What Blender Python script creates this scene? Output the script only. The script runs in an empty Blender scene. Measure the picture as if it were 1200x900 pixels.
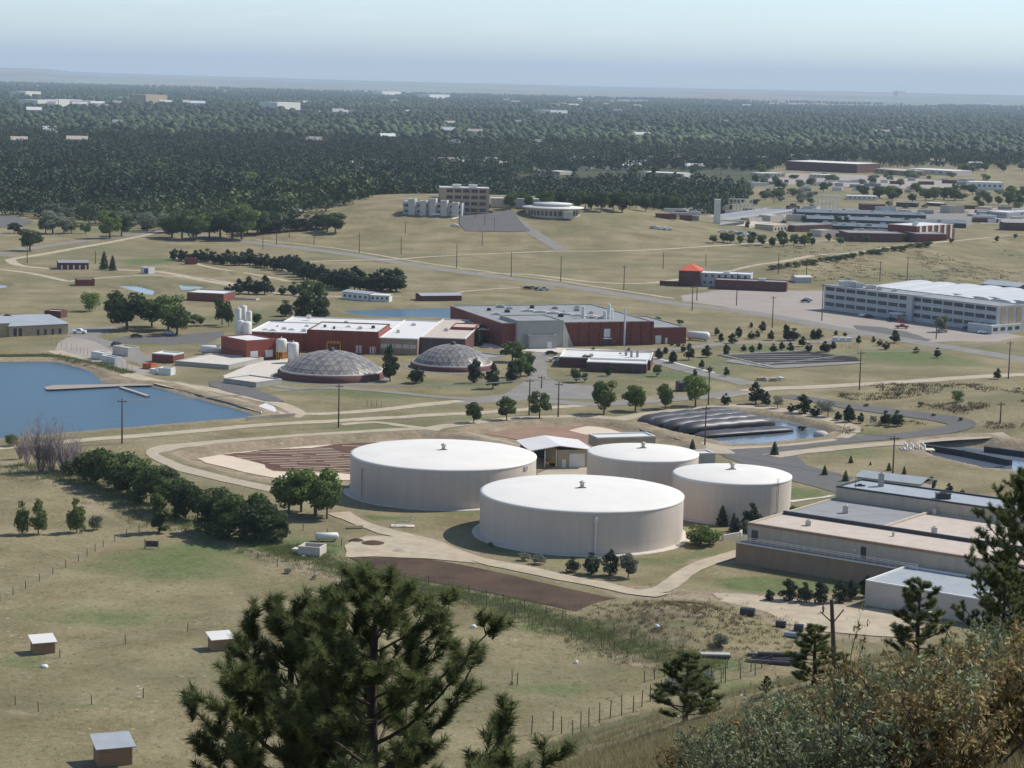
import bpy, math, random
import numpy as np
from mathutils import Vector, Matrix
R = math.radians
rng = np.random.default_rng(7); rnd = random.Random(11)
scn = bpy.context.scene; COL = scn.collection
# ------------------------------------------------------------------ camera
F = 2600.0; CH = 95.0; PITCH = math.atan((450-97)/F); ROLL = R(1.4)
cam = bpy.data.cameras.new('camera'); cam.sensor_width = 36; cam.lens = 36*F/1200
cam.clip_start = .3; cam.clip_end = 120000
co = bpy.data.objects.new('camera', cam); COL.objects.link(co)
CM = Matrix.Rotation(math.pi/2-PITCH, 3, 'X') @ Matrix.Rotation(ROLL, 3, 'Z')
co.matrix_world = Matrix.Translation((0,0,CH)) @ CM.to_4x4()
scn.camera = co
CMn = np.array(CM)
def ray(px, py):
    v = CMn @ np.array([(px-600)/F, -(py-450)/F, -1.0]); return v/np.linalg.norm(v)
def hor(px): return 97+(px-600)*.0245
# ------------------------------------------------------------------ terrain
def sst(a, b, x):
    t = np.clip((x-a)/(b-a), 0, 1); return t*t*(3-2*t)
SPX = np.array([-900,0,300,440,540,600,700,760,870,950,1050,1200,1500,2200])
SPY = np.array([1300,1300,1270,1200,1010,915,872,855,818,796,768,745,720,690])
def ts_of(az_px): return (np.interp(az_px, SPX, SPY)-hor(np.clip(az_px,-900,2200)))/F
def PZ(px, py, z=0.0):
    v = ray(px, py); t = (z-CH)/v[2]; return np.array([v[0]*t, v[1]*t, z])
def vnoise(x, y, s, seed=0):   # cheap smooth value noise
    x = x/s; y = y/s; xi = np.floor(x); yi = np.floor(y); fx = x-xi; fy = y-yi
    fx = fx*fx*(3-2*fx); fy = fy*fy*(3-2*fy)
    def hsh(a, b):
        v = np.sin(a*127.1+b*311.7+seed*74.7)*43758.5453; return v-np.floor(v)
    a = hsh(xi,yi); b = hsh(xi+1,yi); c = hsh(xi,yi+1); d = hsh(xi+1,yi+1)
    return (a*(1-fx)+b*fx)*(1-fy)+(c*(1-fx)+d*fx)*fy
def segdist(x, y, pts):
    best = np.full(np.shape(x), 1e9)
    for (ax,ay),(bx,by) in zip(pts[:-1], pts[1:]):
        dx, dy = bx-ax, by-ay; L = dx*dx+dy*dy+1e-9
        t = np.clip(((x-ax)*dx+(y-ay)*dy)/L, 0, 1)
        best = np.minimum(best, np.hypot(x-ax-t*dx, y-ay-t*dy))
    return best
def mnd(px, py, z): return PZ(px,py,z)[:2]
mB = mnd(800,722,3); mR = mnd(1240,482,3); mH = np.array([-22.,1480.])
RIDGE = [tuple(PZ(a,b,6)[:2]) for a,b in ((905,309),(958,299),(1000,296),(1070,287),(1140,281),(1230,274))]
RIDGE2 = [tuple(PZ(a,b,0)[:2]) for a,b in ((1010,470),(1080,472),(1150,466),(1230,455))]
SKY_X = np.array([-4000,-600,0,33,53,80,200,400,600,750,1000,1200,1800,5200])
SKY_D = np.array([0,0,2.4,2.4,1.6,-.6,-1.8,-2.7,-2.4,-2.6,-1.5,-.6,0,0.])
def h_base(x, y):
    x = np.asarray(x, float); y = np.asarray(y, float)
    d = np.hypot(x, y)+1e-6
    ap = np.where(y > .3*np.abs(x), 600+F*x/np.maximum(y,1e-3), np.where(x>0, 2200, -900)); ap = np.clip(ap,-900,2200)
    ts = ts_of(ap)
    dc = 150.; t0 = .13
    cc = d*(ts+t0*np.exp(-d/30))+1.7*np.exp(-d/7)
    cdc = dc*(ts+t0*np.exp(-dc/30))
    c = np.where(d < dc, cc, cdc+(d-dc)*(.46)+12*0)
    hn = CH-c + ((vnoise(x,y,9,3)-.6)*.7+(vnoise(x,y,3,4)-.6)*.25)*np.clip(d/90,0,1)
    hn = np.where(y < 0, np.maximum(hn, CH-1.7-np.abs(y)*.1-np.abs(x)*.12), hn)
    k = 3.0; hn = np.where(hn > 20, hn, np.log1p(np.exp(np.clip(hn/k,-30,20)))*k)   # soft max with 0
    hn = np.where(hn < .12, 0, hn)
    h = hn
    h = h + 19*np.exp(-((np.abs(x-mH[0])/150)**3+(np.abs(y-mH[1])/150)**3))
    h = h + 4.6*np.exp(-(((x-mB[0])/11)**2+((y-mB[1])/15)**2)*1.0)*(1+.25*(vnoise(x,y,4,9)-.5))
    h = h + 6*np.exp(-(((x-mR[0])/40)**2+((y-mR[1])/42)**2))
    m = (x > 60)&(y > 800)&(y < 1700)
    if np.any(m):
        rd = segdist(x, y, RIDGE); h = h + np.where(m, 6*np.exp(-(rd/34)**2), 0)
    # far ridge on the skyline
    if np.any(d > 12000):
        sp = np.interp(ap, SKY_X, SKY_D); hr = CH+sp*40000/F
        hh = hr*sst(14000, 40000, d)+sst(9000,20000,d)*25*(vnoise(x,y,3500,5)-.45)+sst(16000,38000,d)*14*(vnoise(x,y,1400,6)-.5)
        h = h+np.where(y > 0, hh, 0)
    return h
TT = np.geomspace(4, 60000, 3800)
def PG(px, py):
    v = ray(px, py); xs = v[0]*TT; ys = v[1]*TT; zs = CH+v[2]*TT
    df = zs-h_base(xs, ys); i = int(np.argmax(df < 0))
    if df[i] >= 0: i = len(TT)-1
    a, b = df[i-1], df[i]; s = a/(a-b) if a != b else 0
    t = TT[i-1]+(TT[i]-TT[i-1])*s
    p = v*t+np.array([0,0,CH]); return np.array([p[0],p[1],float(h_base(p[0],p[1]))])
def hz(x, y): return float(h_base(x, y))
def sdf(x, y, poly):   # positive inside
    d = segdist(x, y, list(poly)+[poly[0]]); ins = np.zeros(np.shape(x), bool)
    n = len(poly)
    for i in range(n):
        x1,y1 = poly[i]; x2,y2 = poly[(i+1)%n]
        c = ((y1 > y) != (y2 > y)) & (x < (x2-x1)*(y-y1)/(y2-y1+1e-12)+x1); ins ^= c
    return np.where(ins, d, -d)
def W(pts, z=0.): return [tuple(PZ(a,b,z)[:2]) for a,b in pts]
POND = [(-110,421),(45,420),(78,421),(118,432),(133,445),(190,449.5),(235,462),(290,476),(313,484),(300,490),(200,498),(120,505),(60,510),(0,515),(-120,522)]
NPOND = [(388,362),(440,360),(520,358.5),(565,360),(548,373),(440,372),(402,367)]
SP1 = [(121,334),(150,332.5),(168,334),(190,340),(186,347),(168,345),(140,337)]
SP2 = [(200,332),(236,333),(250,337),(225,340),(207,341)]
SP3 = [(-20,330),(14,332),(18,337),(-20,339)]
SP4 = [(262,318),(276,319),(276,323),(262,323)]
GPOND = [(748,494),(770,487),(860,479),(930,488),(960,496),(984,504),(968,513),(900,520),(856,521.5),(820,513),(780,505)]
RPOND = [(1072,518),(1110,516),(1155,517),(1235,529),(1235,556),(1150,549),(1082,533)]
LB = [(200,532),(262,522),(355,514),(440,509),(495,506),(530,510),(575,519),(620,531),(640,545),(600,562),(440,572),(330,568),(285,559),(228,544)]
RB = [(530,504),(600,494.5),(680,491),(715,493.5),(758,504),(800,515),(815,524),(790,532),(700,534),(640,530),(575,516)]
SINKS = [(POND,2.0,9),(NPOND,1.5,10),(SP1,1.2,8),(SP2,1.2,8),(SP3,1.2,8),(SP4,1.0,5),(GPOND,1.9,5),(RPOND,2.6,8),(LB,1.4,5),(RB,1.3,5)]
SINKS = [(W(p), dd, w) for p, dd, w in SINKS]
def h_full(x, y):
    h = h_base(x, y)
    for p, dd, w in SINKS:
        pa = np.array(p); m = (x > pa[:,0].min()-5)&(x < pa[:,0].max()+5)&(y > pa[:,1].min()-5)&(y < pa[:,1].max()+5)
        if np.any(m):
            s = sdf(x[m], y[m], p); h[m] -= dd*sst(0, w, s)
            h[m] += .35*np.exp(-(s/3)**2)*(s < 1)    # low rim
    return h
# ------------------------------------------------------------------ materials
MATS = {}
def new_mat(name):
    m = bpy.data.materials.new(name); m.use_nodes = True; nt = m.node_tree
    b = nt.nodes['Principled BSDF']; b.inputs['Specular IOR Level'].default_value = .25
    return m, nt, b
def N(nt, t, **kw):
    n = nt.nodes.new(t)
    for k, v in kw.items():
        if k.startswith('i_'): n.inputs[int(k[2:])].default_value = v
        else: setattr(n, k, v)
    return n
def mat(name, c, rough=.8, var=.18, scale=.6, metal=0, stretch=(1,1,1), c2=None, bump=0, spec=.25, fine=None):
    if name in MATS: return MATS[name]
    m, nt, b = new_mat(name); L = nt.links
    b.inputs['Roughness'].default_value = rough; b.inputs['Metallic'].default_value = metal
    b.inputs['Specular IOR Level'].default_value = spec
    tc = N(nt,'ShaderNodeNewGeometry'); mp = N(nt,'ShaderNodeMapping'); mp.inputs['Scale'].default_value = stretch
    L.new(tc.outputs['Position'], mp.inputs['Vector'])
    nz = N(nt,'ShaderNodeTexNoise'); nz.inputs['Scale'].default_value = scale; nz.inputs['Detail'].default_value = 6; nz.inputs['Roughness'].default_value=.65
    L.new(mp.outputs[0], nz.inputs['Vector'])
    mr = N(nt,'ShaderNodeMapRange'); mr.inputs[1].default_value=.3; mr.inputs[2].default_value=.7
    L.new(nz.outputs[0], mr.inputs[0])
    mx = N(nt,'ShaderNodeMix', data_type='RGBA')
    c2 = c2 or tuple(min(1,v*(1+var)) for v in c); c1 = tuple(v*(1-var) for v in c)
    mx.inputs[6].default_value = (*c1,1); mx.inputs[7].default_value = (*c2,1)
    L.new(mr.outputs[0], mx.inputs[0]); L.new(mx.outputs[2], b.inputs['Base Color'])
    if bump:
        bp = N(nt,'ShaderNodeBump'); bp.inputs['Strength'].default_value = bump; bp.inputs['Distance'].default_value=.2
        L.new(nz.outputs[0], bp.inputs['Height']); L.new(bp.outputs[0], b.inputs['Normal'])
    MATS[name] = m; return m
def leafmat(name, c1, c2, c3=None, trans=.35, objvar=.28, fade=0):
    m, nt, b = new_mat(name); L = nt.links
    at = N(nt,'ShaderNodeAttribute', attribute_name='tint'); oi = N(nt,'ShaderNodeObjectInfo')
    cr = N(nt,'ShaderNodeValToRGB'); cr.color_ramp.elements[0].color = (*c1,1); cr.color_ramp.elements[1].color = (*c2,1)
    if c3:
        e = cr.color_ramp.elements.new(.8); e.color = (*c2,1); cr.color_ramp.elements[2].color = (*c3,1)
    L.new(at.outputs['Fac'], cr.inputs[0])
    hs = N(nt,'ShaderNodeHueSaturation'); mr = N(nt,'ShaderNodeMapRange'); mr.inputs[3].default_value = 1-objvar; mr.inputs[4].default_value = 1+objvar
    L.new(oi.outputs['Random'], mr.inputs[0]); L.new(mr.outputs[0], hs.inputs['Value']); L.new(cr.outputs[0], hs.inputs['Color'])
    L.new(hs.outputs[0], b.inputs['Base Color']); b.inputs['Roughness'].default_value=.7; b.inputs['Specular IOR Level'].default_value=.15
    if trans:
        tr = N(nt,'ShaderNodeBsdfTranslucent'); L.new(hs.outputs[0], tr.inputs[0]); ms = N(nt,'ShaderNodeMixShader'); ms.inputs[0].default_value=trans
        L.new(b.outputs[0], ms.inputs[1]); L.new(tr.outputs[0], ms.inputs[2]); L.new(ms.outputs[0], nt.nodes['Material Output'].inputs[0])
    MATS[name] = m; return m
M = {}
M['tank'] = mat('tank_wall', (.58,.50,.415), .6, .06, .8, stretch=(1,1,.06), spec=.3)
def _seams():
    m = M['tank']; nt = m.node_tree; L = nt.links; b = nt.nodes['Principled BSDF']; src = b.inputs['Base Color'].links[0].from_socket
    g = N(nt,'ShaderNodeNewGeometry'); sp = N(nt,'ShaderNodeSeparateXYZ'); L.new(g.outputs['Position'], sp.inputs[0])
    md = N(nt,'ShaderNodeMath', operation='MODULO'); L.new(sp.outputs[2], md.inputs[0]); md.inputs[1].default_value=2.22
    lt = N(nt,'ShaderNodeMath', operation='LESS_THAN'); L.new(md.outputs[0], lt.inputs[0]); lt.inputs[1].default_value=.10
    mp = N(nt,'ShaderNodeMapping'); mp.inputs['Scale'].default_value=(1,1,.03); L.new(g.outputs['Position'], mp.inputs[0])
    n2 = N(nt,'ShaderNodeTexNoise'); n2.inputs['Scale'].default_value=.5; n2.inputs['Detail'].default_value=8; n2.inputs['Roughness'].default_value=.8; L.new(mp.outputs[0], n2.inputs['Vector'])
    r2 = N(nt,'ShaderNodeMapRange'); r2.inputs[1].default_value=.55; r2.inputs[2].default_value=.75; r2.inputs[4].default_value=.2; L.new(n2.outputs[0], r2.inputs[0])
    m1 = N(nt,'ShaderNodeMix', data_type='RGBA'); m1.inputs[7].default_value=(.36,.28,.22,1); L.new(src, m1.inputs[6]); L.new(r2.outputs[0], m1.inputs[0])
    ml = N(nt,'ShaderNodeMath', operation='MULTIPLY'); L.new(lt.outputs[0], ml.inputs[0]); ml.inputs[1].default_value=.22
    m2 = N(nt,'ShaderNodeMix', data_type='RGBA'); m2.inputs[7].default_value=(.33,.27,.22,1); L.new(m1.outputs[2], m2.inputs[6]); L.new(ml.outputs[0], m2.inputs[0]); L.new(m2.outputs[2], b.inputs['Base Color'])
_seams()
M['tank_roof'] = mat('tank_roof', (.68,.645,.575), .6, .05, .12)
M['white'] = mat('white_metal', (.66,.65,.61), .5, .06, .4)
M['cream'] = mat('cream_panel', (.62,.60,.53), .6, .08, .4)
M['brick'] = mat('red_brick', (.19,.062,.045), .85, .2, 1.2)
M['dbrick'] = mat('dark_brick', (.125,.055,.045), .85, .2, 1.2)
M['redpanel'] = mat('red_metal_panel', (.26,.065,.042), .6, .15, .6, stretch=(1,1,.1))
M['tan'] = mat('tan_wall', (.38,.30,.20), .8, .1, .8)
M['taupe'] = mat('taupe_concrete', (.48,.405,.31), .85, .12, .7, stretch=(1,1,.25))
M['brownwall'] = mat('brown_wall', (.31,.215,.145), .85, .15, .7, stretch=(1,1,.2))
M['conc'] = mat('grey_concrete', (.36,.35,.31), .85, .12, .5, stretch=(1,1,.3))
M['lconc'] = mat('pale_concrete', (.52,.47,.40), .85, .12, .5)
M['tanroof'] = mat('tan_gravel_roof', (.46,.39,.32), .9, .1, .35, bump=.2)
M['greyroof'] = mat('grey_membrane_roof', (.235,.235,.23), .75, .15, .25)
M['blueroof'] = mat('blue_grey_roof', (.30,.325,.335), .6, .1, .3)
M['whiteroof'] = mat('white_membrane_roof', (.60,.58,.54), .6, .06, .15)
M['redroof'] = mat('red_tile_roof', (.50,.10,.05), .8, .1, 1)
M['dark'] = mat('dark_metal', (.05,.05,.055), .5, .2, 1)
M['glass'] = mat('dark_window_glass', (.05,.06,.075), .18, .2, 1, spec=.6)
M['wood'] = mat('weathered_pole_wood', (.10,.075,.055), .9, .2, 3)
M['plank'] = mat('brown_shed_planks', (.30,.19,.11), .9, .35, 2.5, stretch=(.2,.2,6))
M['post'] = mat('fence_post_wood', (.11,.085,.06), .9, .2, 3)
M['wire'] = mat('galvanised_wire', (.30,.30,.29), .5, .1, 1, metal=.3)
M['asph'] = mat('asphalt', (.115,.11,.102), .95, .12, .25)
M['oldasph'] = mat('old_asphalt', (.205,.19,.165), .95, .14, .15)
M['lot'] = mat('worn_parking_lot', (.29,.25,.21), .9, .1, .05)
M['dirtroad'] = mat('dirt_road', (.385,.32,.225), .95, .2, .25)
M['rim'] = mat('packed_sand_track', (.37,.31,.225), .95, .14, .2)
M['sand'] = mat('basin_sand', (.56,.46,.34), .95, .1, .12)
M['redsoil'] = mat('red_brown_soil', (.25,.155,.105), .95, .18, .08)
M['darksoil'] = mat('dark_brown_soil', (.060,.034,.019), .95, .3, .10, c2=(.095,.058,.034))
M['liner'] = mat('black_liner', (.030,.030,.034), .42, .3, .3, spec=.35)
M['beds'] = mat('dark_sludge', (.030,.028,.027), .9, .4, .12, spec=.1)
M['geo'] = mat('black_geotextile', (.040,.036,.035), .48, .25, .6, spec=.5)
M['yellow'] = mat('yellow_paint', (.65,.42,.03), .5, .1, 1)
M['rubber'] = mat('black_rubber', (.02,.02,.02), .8, .1, 1)
M['silver'] = mat('silver_metal', (.5,.5,.5), .35, .1, 1, metal=.5)
M['skin'] = mat('skin_tone', (.45,.28,.2), .7, .05, 2)
M['denim'] = mat('dark_clothing', (.06,.07,.10), .9, .1, 4)
M['shirt'] = mat('grey_shirt_cloth', (.16,.17,.2), .9, .1, 4)
M['orange'] = mat('orange_container_paint', (.50,.13,.05), .6, .1, 1)
M['bark'] = mat('tree_bark', (.13,.10,.075), .95, .25, 4)
M['pinebark'] = mat('dark_pine_bark', (.075,.055,.042), .95, .3, 8)
M['rock'] = mat('pale_rock', (.45,.42,.37), .9, .15, 2)
M['haybrown'] = mat('rusty_brown', (.20,.08,.04), .9, .2, 2)
for k, c in dict(carwhite=(.75,.75,.73),carblack=(.02,.02,.025),carred=(.28,.03,.02),carsilver=(.42,.43,.44),carblue=(.05,.08,.16),cartan=(.35,.30,.22)).items():
    M[k] = mat(k.replace('car','car_paint_'), c, .3, .03, 1, spec=.5)
M['dome'] = None
L_DEC = leafmat('green_leaves', (.072,.105,.030), (.175,.225,.068))
L_DECL = leafmat('light_green_leaves', (.10,.15,.036), (.24,.29,.085))
L_DECD = leafmat('deep_green_leaves', (.050,.074,.027), (.118,.155,.055))
L_CON = leafmat('dark_conifer_needles', (.026,.042,.022), (.072,.098,.046), trans=.2)
L_PINE = leafmat('pine_needles', (.09,.115,.042), (.20,.23,.09), (.30,.27,.13), trans=.45)
L_OLV = leafmat('grey_green_leaves', (.15,.165,.11), (.30,.31,.23))
L_BARE = leafmat('bare_pinkish_twigs', (.22,.18,.17), (.36,.30,.29), trans=0)
L_SHR = leafmat('mountain_shrub_leaves', (.11,.13,.055), (.24,.265,.14), (.46,.44,.32), trans=.2)
L_RUST = leafmat('rusty_shrub_leaves', (.16,.14,.055), (.36,.26,.11), (.55,.30,.12), trans=.2)
L_GRASS = leafmat('dry_grass_blades', (.20,.165,.075), (.40,.33,.18), trans=.2, objvar=.05)
L_WEED = leafmat('green_weeds', (.10,.14,.04), (.24,.25,.10), trans=.2, objvar=.1)
L_FAR = leafmat('far_forest_leaves', (.024,.042,.018), (.060,.088,.034), (.12,.15,.055), trans=.05, objvar=0)
# water
def watermat(name, c, rough=.12):
    m, nt, b = new_mat(name); L = nt.links
    b.inputs['Base Color'].default_value = (*c,1); b.inputs['Roughness'].default_value = rough; b.inputs['Specular IOR Level'].default_value = .5
    tc = N(nt,'ShaderNodeNewGeometry'); mp = N(nt,'ShaderNodeMapping'); mp.inputs['Scale'].default_value = (1,.35,1)
    nz = N(nt,'ShaderNodeTexNoise'); nz.inputs['Scale'].default_value = .9; nz.inputs['Detail'].default_value = 4
    bp = N(nt,'ShaderNodeBump'); bp.inputs['Strength'].default_value=.5; bp.inputs['Distance'].default_value=.25
    L.new(tc.outputs['Position'], mp.inputs[0]); L.new(mp.outputs[0], nz.inputs['Vector']); L.new(nz.outputs[0], bp.inputs['Height']); L.new(bp.outputs[0], b.inputs['Normal'])
    n2 = N(nt,'ShaderNodeTexNoise'); n2.inputs['Scale'].default_value=.04; n2.inputs['Detail'].default_value=5
    L.new(mp.outputs[0], n2.inputs['Vector'])
    mx = N(nt,'ShaderNodeMix', data_type='RGBA'); mx.inputs[6].default_value=(*[v*.8 for v in c],1); mx.inputs[7].default_value=(*[v*1.25 for v in c],1)
    L.new(n2.outputs[0], mx.inputs[0]); L.new(mx.outputs[2], b.inputs['Base Color'])
    return m
M['water'] = watermat('blue_pond_water', (.020,.055,.072), .3)
M['gwater'] = watermat('grey_pond_water', (.14,.17,.20), .08)
# terrain material
def terrmat():
    m, nt, b = new_mat('dry_grassland'); L = nt.links
    b.inputs['Roughness'].default_value=.95; b.inputs['Specular IOR Level'].default_value=.1
    g = N(nt,'ShaderNodeNewGeometry'); at = N(nt,'ShaderNodeAttribute', attribute_name='zone')
    sp = N(nt,'ShaderNodeSeparateColor'); L.new(at.outputs['Color'], sp.inputs[0])
    def nz(s, d=6, r=.6, st=(1,1,1)):
        mp = N(nt,'ShaderNodeMapping'); mp.inputs['Scale'].default_value = st; L.new(g.outputs['Position'], mp.inputs[0])
        n = N(nt,'ShaderNodeTexNoise'); n.inputs['Scale'].default_value=s; n.inputs['Detail'].default_value=d; n.inputs['Roughness'].default_value=r
        L.new(mp.outputs[0], n.inputs['Vector']); return n.outputs[0]
    def rng_(v, a, bb, lo=0, hi=1):
        r = N(nt,'ShaderNodeMapRange'); L.new(v, r.inputs[0]); r.inputs[1].default_value=a; r.inputs[2].default_value=bb; r.inputs[3].default_value=lo; r.inputs[4].default_value=hi; return r.outputs[0]
    def mix(f, a, bb):
        x = N(nt,'ShaderNodeMix', data_type='RGBA')
        for i, v in ((0,f),(6,a),(7,bb)):
            if isinstance(v, tuple): x.inputs[i].default_value = (*v,1)
            elif isinstance(v, float): x.inputs[i].default_value = v
            else: L.new(v, x.inputs[i])
        return x.outputs[2]
    def math_(op, a, bb):
        x = N(nt,'ShaderNodeMath', operation=op)
        for i, v in ((0,a),(1,bb)):
            if isinstance(v,(int,float)): x.inputs[i].default_value=v
            else: L.new(v, x.inputs[i])
        return x.outputs[0]
    dry = mix(rng_(nz(.05,8,.65),.36,.64), (.185,.152,.078), (.310,.258,.148))
    dry = mix(rng_(nz(.35,6,.7),.58,.72), dry, (.35,.305,.205))
    dry = mix(rng_(nz(.016,6,.6,(1,.7,1)),.47,.62,0,.65), dry, (.150,.148,.074))
    # green amount from painted zones modulated by noise
    gn = math_('ADD', sp.outputs[0], math_('MULTIPLY', math_('SUBTRACT', nz(.06,7,.7), .5), .9))
    grn = mix(rng_(nz(.25,6,.7),.35,.65), (.098,.130,.046), (.165,.188,.078))
    c = mix(rng_(gn,.28,.72), dry, grn)
    dn = math_('ADD', sp.outputs[1], math_('MULTIPLY', math_('SUBTRACT', nz(.09,7,.75), .5), .9))
    dirt = mix(rng_(nz(.12,6,.7),.35,.65), (.235,.182,.118), (.375,.30,.205))
    c = mix(rng_(dn,.35,.7), c, dirt)
    fl = mix(rng_(nz(.012,6,.6),.4,.6), (.045,.058,.028), (.10,.10,.055))
    c = mix(rng_(sp.outputs[2],.3,.7), c, fl)
    # speckle: stones and tussocks
    c = mix(rng_(nz(.9,5,.8),.38,.60,.0,.62), c, mix(.5, c, (.05,.05,.025)))
    vo = N(nt,'ShaderNodeTexVoronoi'); vo.inputs['Scale'].default_value=.24; L.new(g.outputs['Position'], vo.inputs['Vector'])
    c = mix(math_('MULTIPLY', rng_(vo.outputs['Distance'],.06,.1,.55,0), rng_(nz(.03,3),.5,.6)), c, (.50,.45,.38))
    # distant farmland patches
    v2 = N(nt,'ShaderNodeTexVoronoi', feature='F1', distance='CHEBYCHEV'); v2.inputs['Scale'].default_value=.0011; L.new(g.outputs['Position'], v2.inputs['Vector'])
    fp = mix(rng_(nz(.0018,3,.6),.45,.6), (.20,.17,.10), (.085,.105,.045))
    fp = mix(.35, fp, v2.outputs['Color']); fp = mix(.55, fp, (.14,.135,.08))
    ln = N(nt,'ShaderNodeVectorMath', operation='LENGTH'); L.new(g.outputs['Position'], ln.inputs[0])
    c = mix(rng_(ln.outputs['Value'],9500,13500), c, fp)
    L.new(c, b.inputs['Base Color'])
    bp = N(nt,'ShaderNodeBump'); bp.inputs['Strength'].default_value=.5; bp.inputs['Distance'].default_value=.8
    L.new(nz(.8,6,.7), bp.inputs['Height']); L.new(bp.outputs[0], b.inputs['Normal'])
    return m
M['terrain'] = terrmat()
# ------------------------------------------------------------------ mesh builder
class MB:
    def __init__(s): s.v = []; s.f = []; s.sm = []
    def add(s, vs, fs, sm=False):
        o = len(s.v); s.v += [tuple(map(float,p)) for p in vs]; s.f += [tuple(i+o for i in f) for f in fs]; s.sm += [sm]*len(fs); return s
    def prism(s, poly, z0, z1, cap=True, bot=False):
        n = len(poly); a = sum(poly[i][0]*poly[(i+1)%n][1]-poly[(i+1)%n][0]*poly[i][1] for i in range(n))
        if a < 0: poly = poly[::-1]
        vs = [(x,y,z0) for x,y in poly]+[(x,y,z1) for x,y in poly]
        fs = [(i,(i+1)%n,(i+1)%n+n,i+n) for i in range(n)]
        if cap: fs.append(tuple(range(n,2*n)))
        if bot: fs.append(tuple(range(n-1,-1,-1)))
        return s.add(vs, fs)
    def box(s, c, d, rz=0.):   # centre, full dims
        hx,hy = d[0]/2, d[1]/2; ca,sa = math.cos(rz), math.sin(rz)
        p = [(c[0]+ca*x-sa*y, c[1]+sa*x+ca*y) for x,y in ((-hx,-hy),(hx,-hy),(hx,hy),(-hx,hy))]
        return s.prism(p, c[2]-d[2]/2, c[2]+d[2]/2, True, True)
    def tube(s, pts, rad, n=8, caps=True, sm=True):
        pts = [Vector(p) for p in pts]
        if not hasattr(rad,'__len__'): rad = [rad]*len(pts)
        vs = []; fs = []
        for i, p in enumerate(pts):
            t = (pts[min(i+1,len(pts)-1)]-pts[max(i-1,0)]).normalized()
            a = t.orthogonal().normalized() if i == 0 else (a-t*a.dot(t)).normalized()
            b = t.cross(a)
            for k in range(n):
                th = 2*math.pi*k/n; vs.append(p+(a*math.cos(th)+b*math.sin(th))*rad[i])
        for i in range(len(pts)-1):
            for k in range(n): fs.append((i*n+k, i*n+(k+1)%n, (i+1)*n+(k+1)%n, (i+1)*n+k))
        s.add(vs, fs, sm)
        if caps: s.add(vs[:n], [tuple(range(n-1,-1,-1))]); s.add(vs[-n:], [tuple(range(n))])
        return s
    def lathe(s, c, prof, n=48, sm=True):
        vs = []; fs = []
        for r, z in prof:
            for k in range(n): th = 2*math.pi*k/n; vs.append((c[0]+r*math.cos(th), c[1]+r*math.sin(th), c[2]+z))
        for i in range(len(prof)-1):
            for k in range(n): fs.append((i*n+k, i*n+(k+1)%n, (i+1)*n+(k+1)%n, (i+1)*n+k))
        return s.add(vs, fs, sm)
    def build_at(s, name, m, loc):
        o = s.build(name, m); o.location = tuple(map(float,loc)); return o
    def build(s, name, m, parent=None, local=None):
        me = bpy.data.meshes.new(name)
        vs = s.v
        if local is not None: vs = [(x-local[0],y-local[1],z-local[2]) for x,y,z in vs]
        me.from_pydata(vs, [], s.f); me.polygons.foreach_set('use_smooth', s.sm)
        me.materials.append(m); me.update()
        o = bpy.data.objects.new(name, me); COL.objects.link(o)
        if parent is not None: o.parent = parent
        elif local is not None: o.location = local
        return o
def tag(o, label, cat, group=None):
    o['label'] = label; o['category'] = cat
    if group: o['group'] = group
    return o
def struct(o, kind='structure'): o['kind'] = kind; return o
def thing(name, loc, label, cat, group=None, rz=0, s=1):
    o = bpy.data.objects.new(name, None); COL.objects.link(o); o.location = tuple(map(float,loc)); o.rotation_euler = (0,0,rz)
    o.scale = (s,s,s) if not hasattr(s,'__len__') else s; o.empty_display_size = 1
    return tag(o, label, cat, group)
def copy_tree(o, parent=None):
    c = o.copy(); COL.objects.link(c)
    if parent is not None: c.parent = parent
    for ch in list(o.children): copy_tree(ch, c)
    return c
ORD = 'first second third fourth fifth sixth seventh eighth ninth tenth eleventh twelfth thirteenth fourteenth fifteenth sixteenth seventeenth eighteenth nineteenth twentieth'.split()
def ordw(i):
    if i < 20: return ORD[i]
    t = ['twenty','thirty','forty','fifty','sixty','seventy','eighty','ninety'][(i+1)//10-2]; u = (i+1)%10
    return t+'-'+ORD[u-1] if u else {'twenty':'twentieth','thirty':'thirtieth','forty':'fortieth','fifty':'fiftieth'}.get(t, t+'th')
def npmesh(name, verts, faces_n, nf, idx, m, tint=None, smooth=False):
    me = bpy.data.meshes.new(name); me.vertices.add(len(verts)); me.vertices.foreach_set('co', np.ascontiguousarray(verts, np.float32).ravel())
    me.loops.add(len(idx)); me.loops.foreach_set('vertex_index', np.ascontiguousarray(idx, np.int32))
    me.polygons.add(nf); me.polygons.foreach_set('loop_start', np.arange(0, nf*faces_n, faces_n, dtype=np.int32))
    try: me.polygons.foreach_set('loop_total', np.full(nf, faces_n, np.int32))
    except Exception: pass
    if smooth: me.polygons.foreach_set('use_smooth', np.ones(nf, bool))
    me.update(calc_edges=True)
    if tint is not None:
        a = me.attributes.new('tint','FLOAT','POINT'); a.data.foreach_set('value', np.ascontiguousarray(tint, np.float32))
    me.materials.append(m); return me
def obj(name, me, parent=None):
    o = bpy.data.objects.new(name, me); COL.objects.link(o)
    if parent is not None: o.parent = parent
    return o
# ------------------------------------------------------------------ terrain mesh
ang = np.concatenate([-np.radians(np.linspace(75,17,30)), -np.radians(np.linspace(16.8,-16.8,440)), np.radians(np.linspace(17,75,30))])
ang = np.unique(np.round(ang,6))
rows = np.concatenate([np.geomspace(3, 250, 190)[:-1], np.geomspace(250, 1000, 460)[:-1], np.geomspace(1000, 3000, 330)[:-1], np.geomspace(3000,60000,260)])
A, D = np.meshgrid(ang, rows); X = D*np.tan(A); Y = D+0*A
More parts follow.
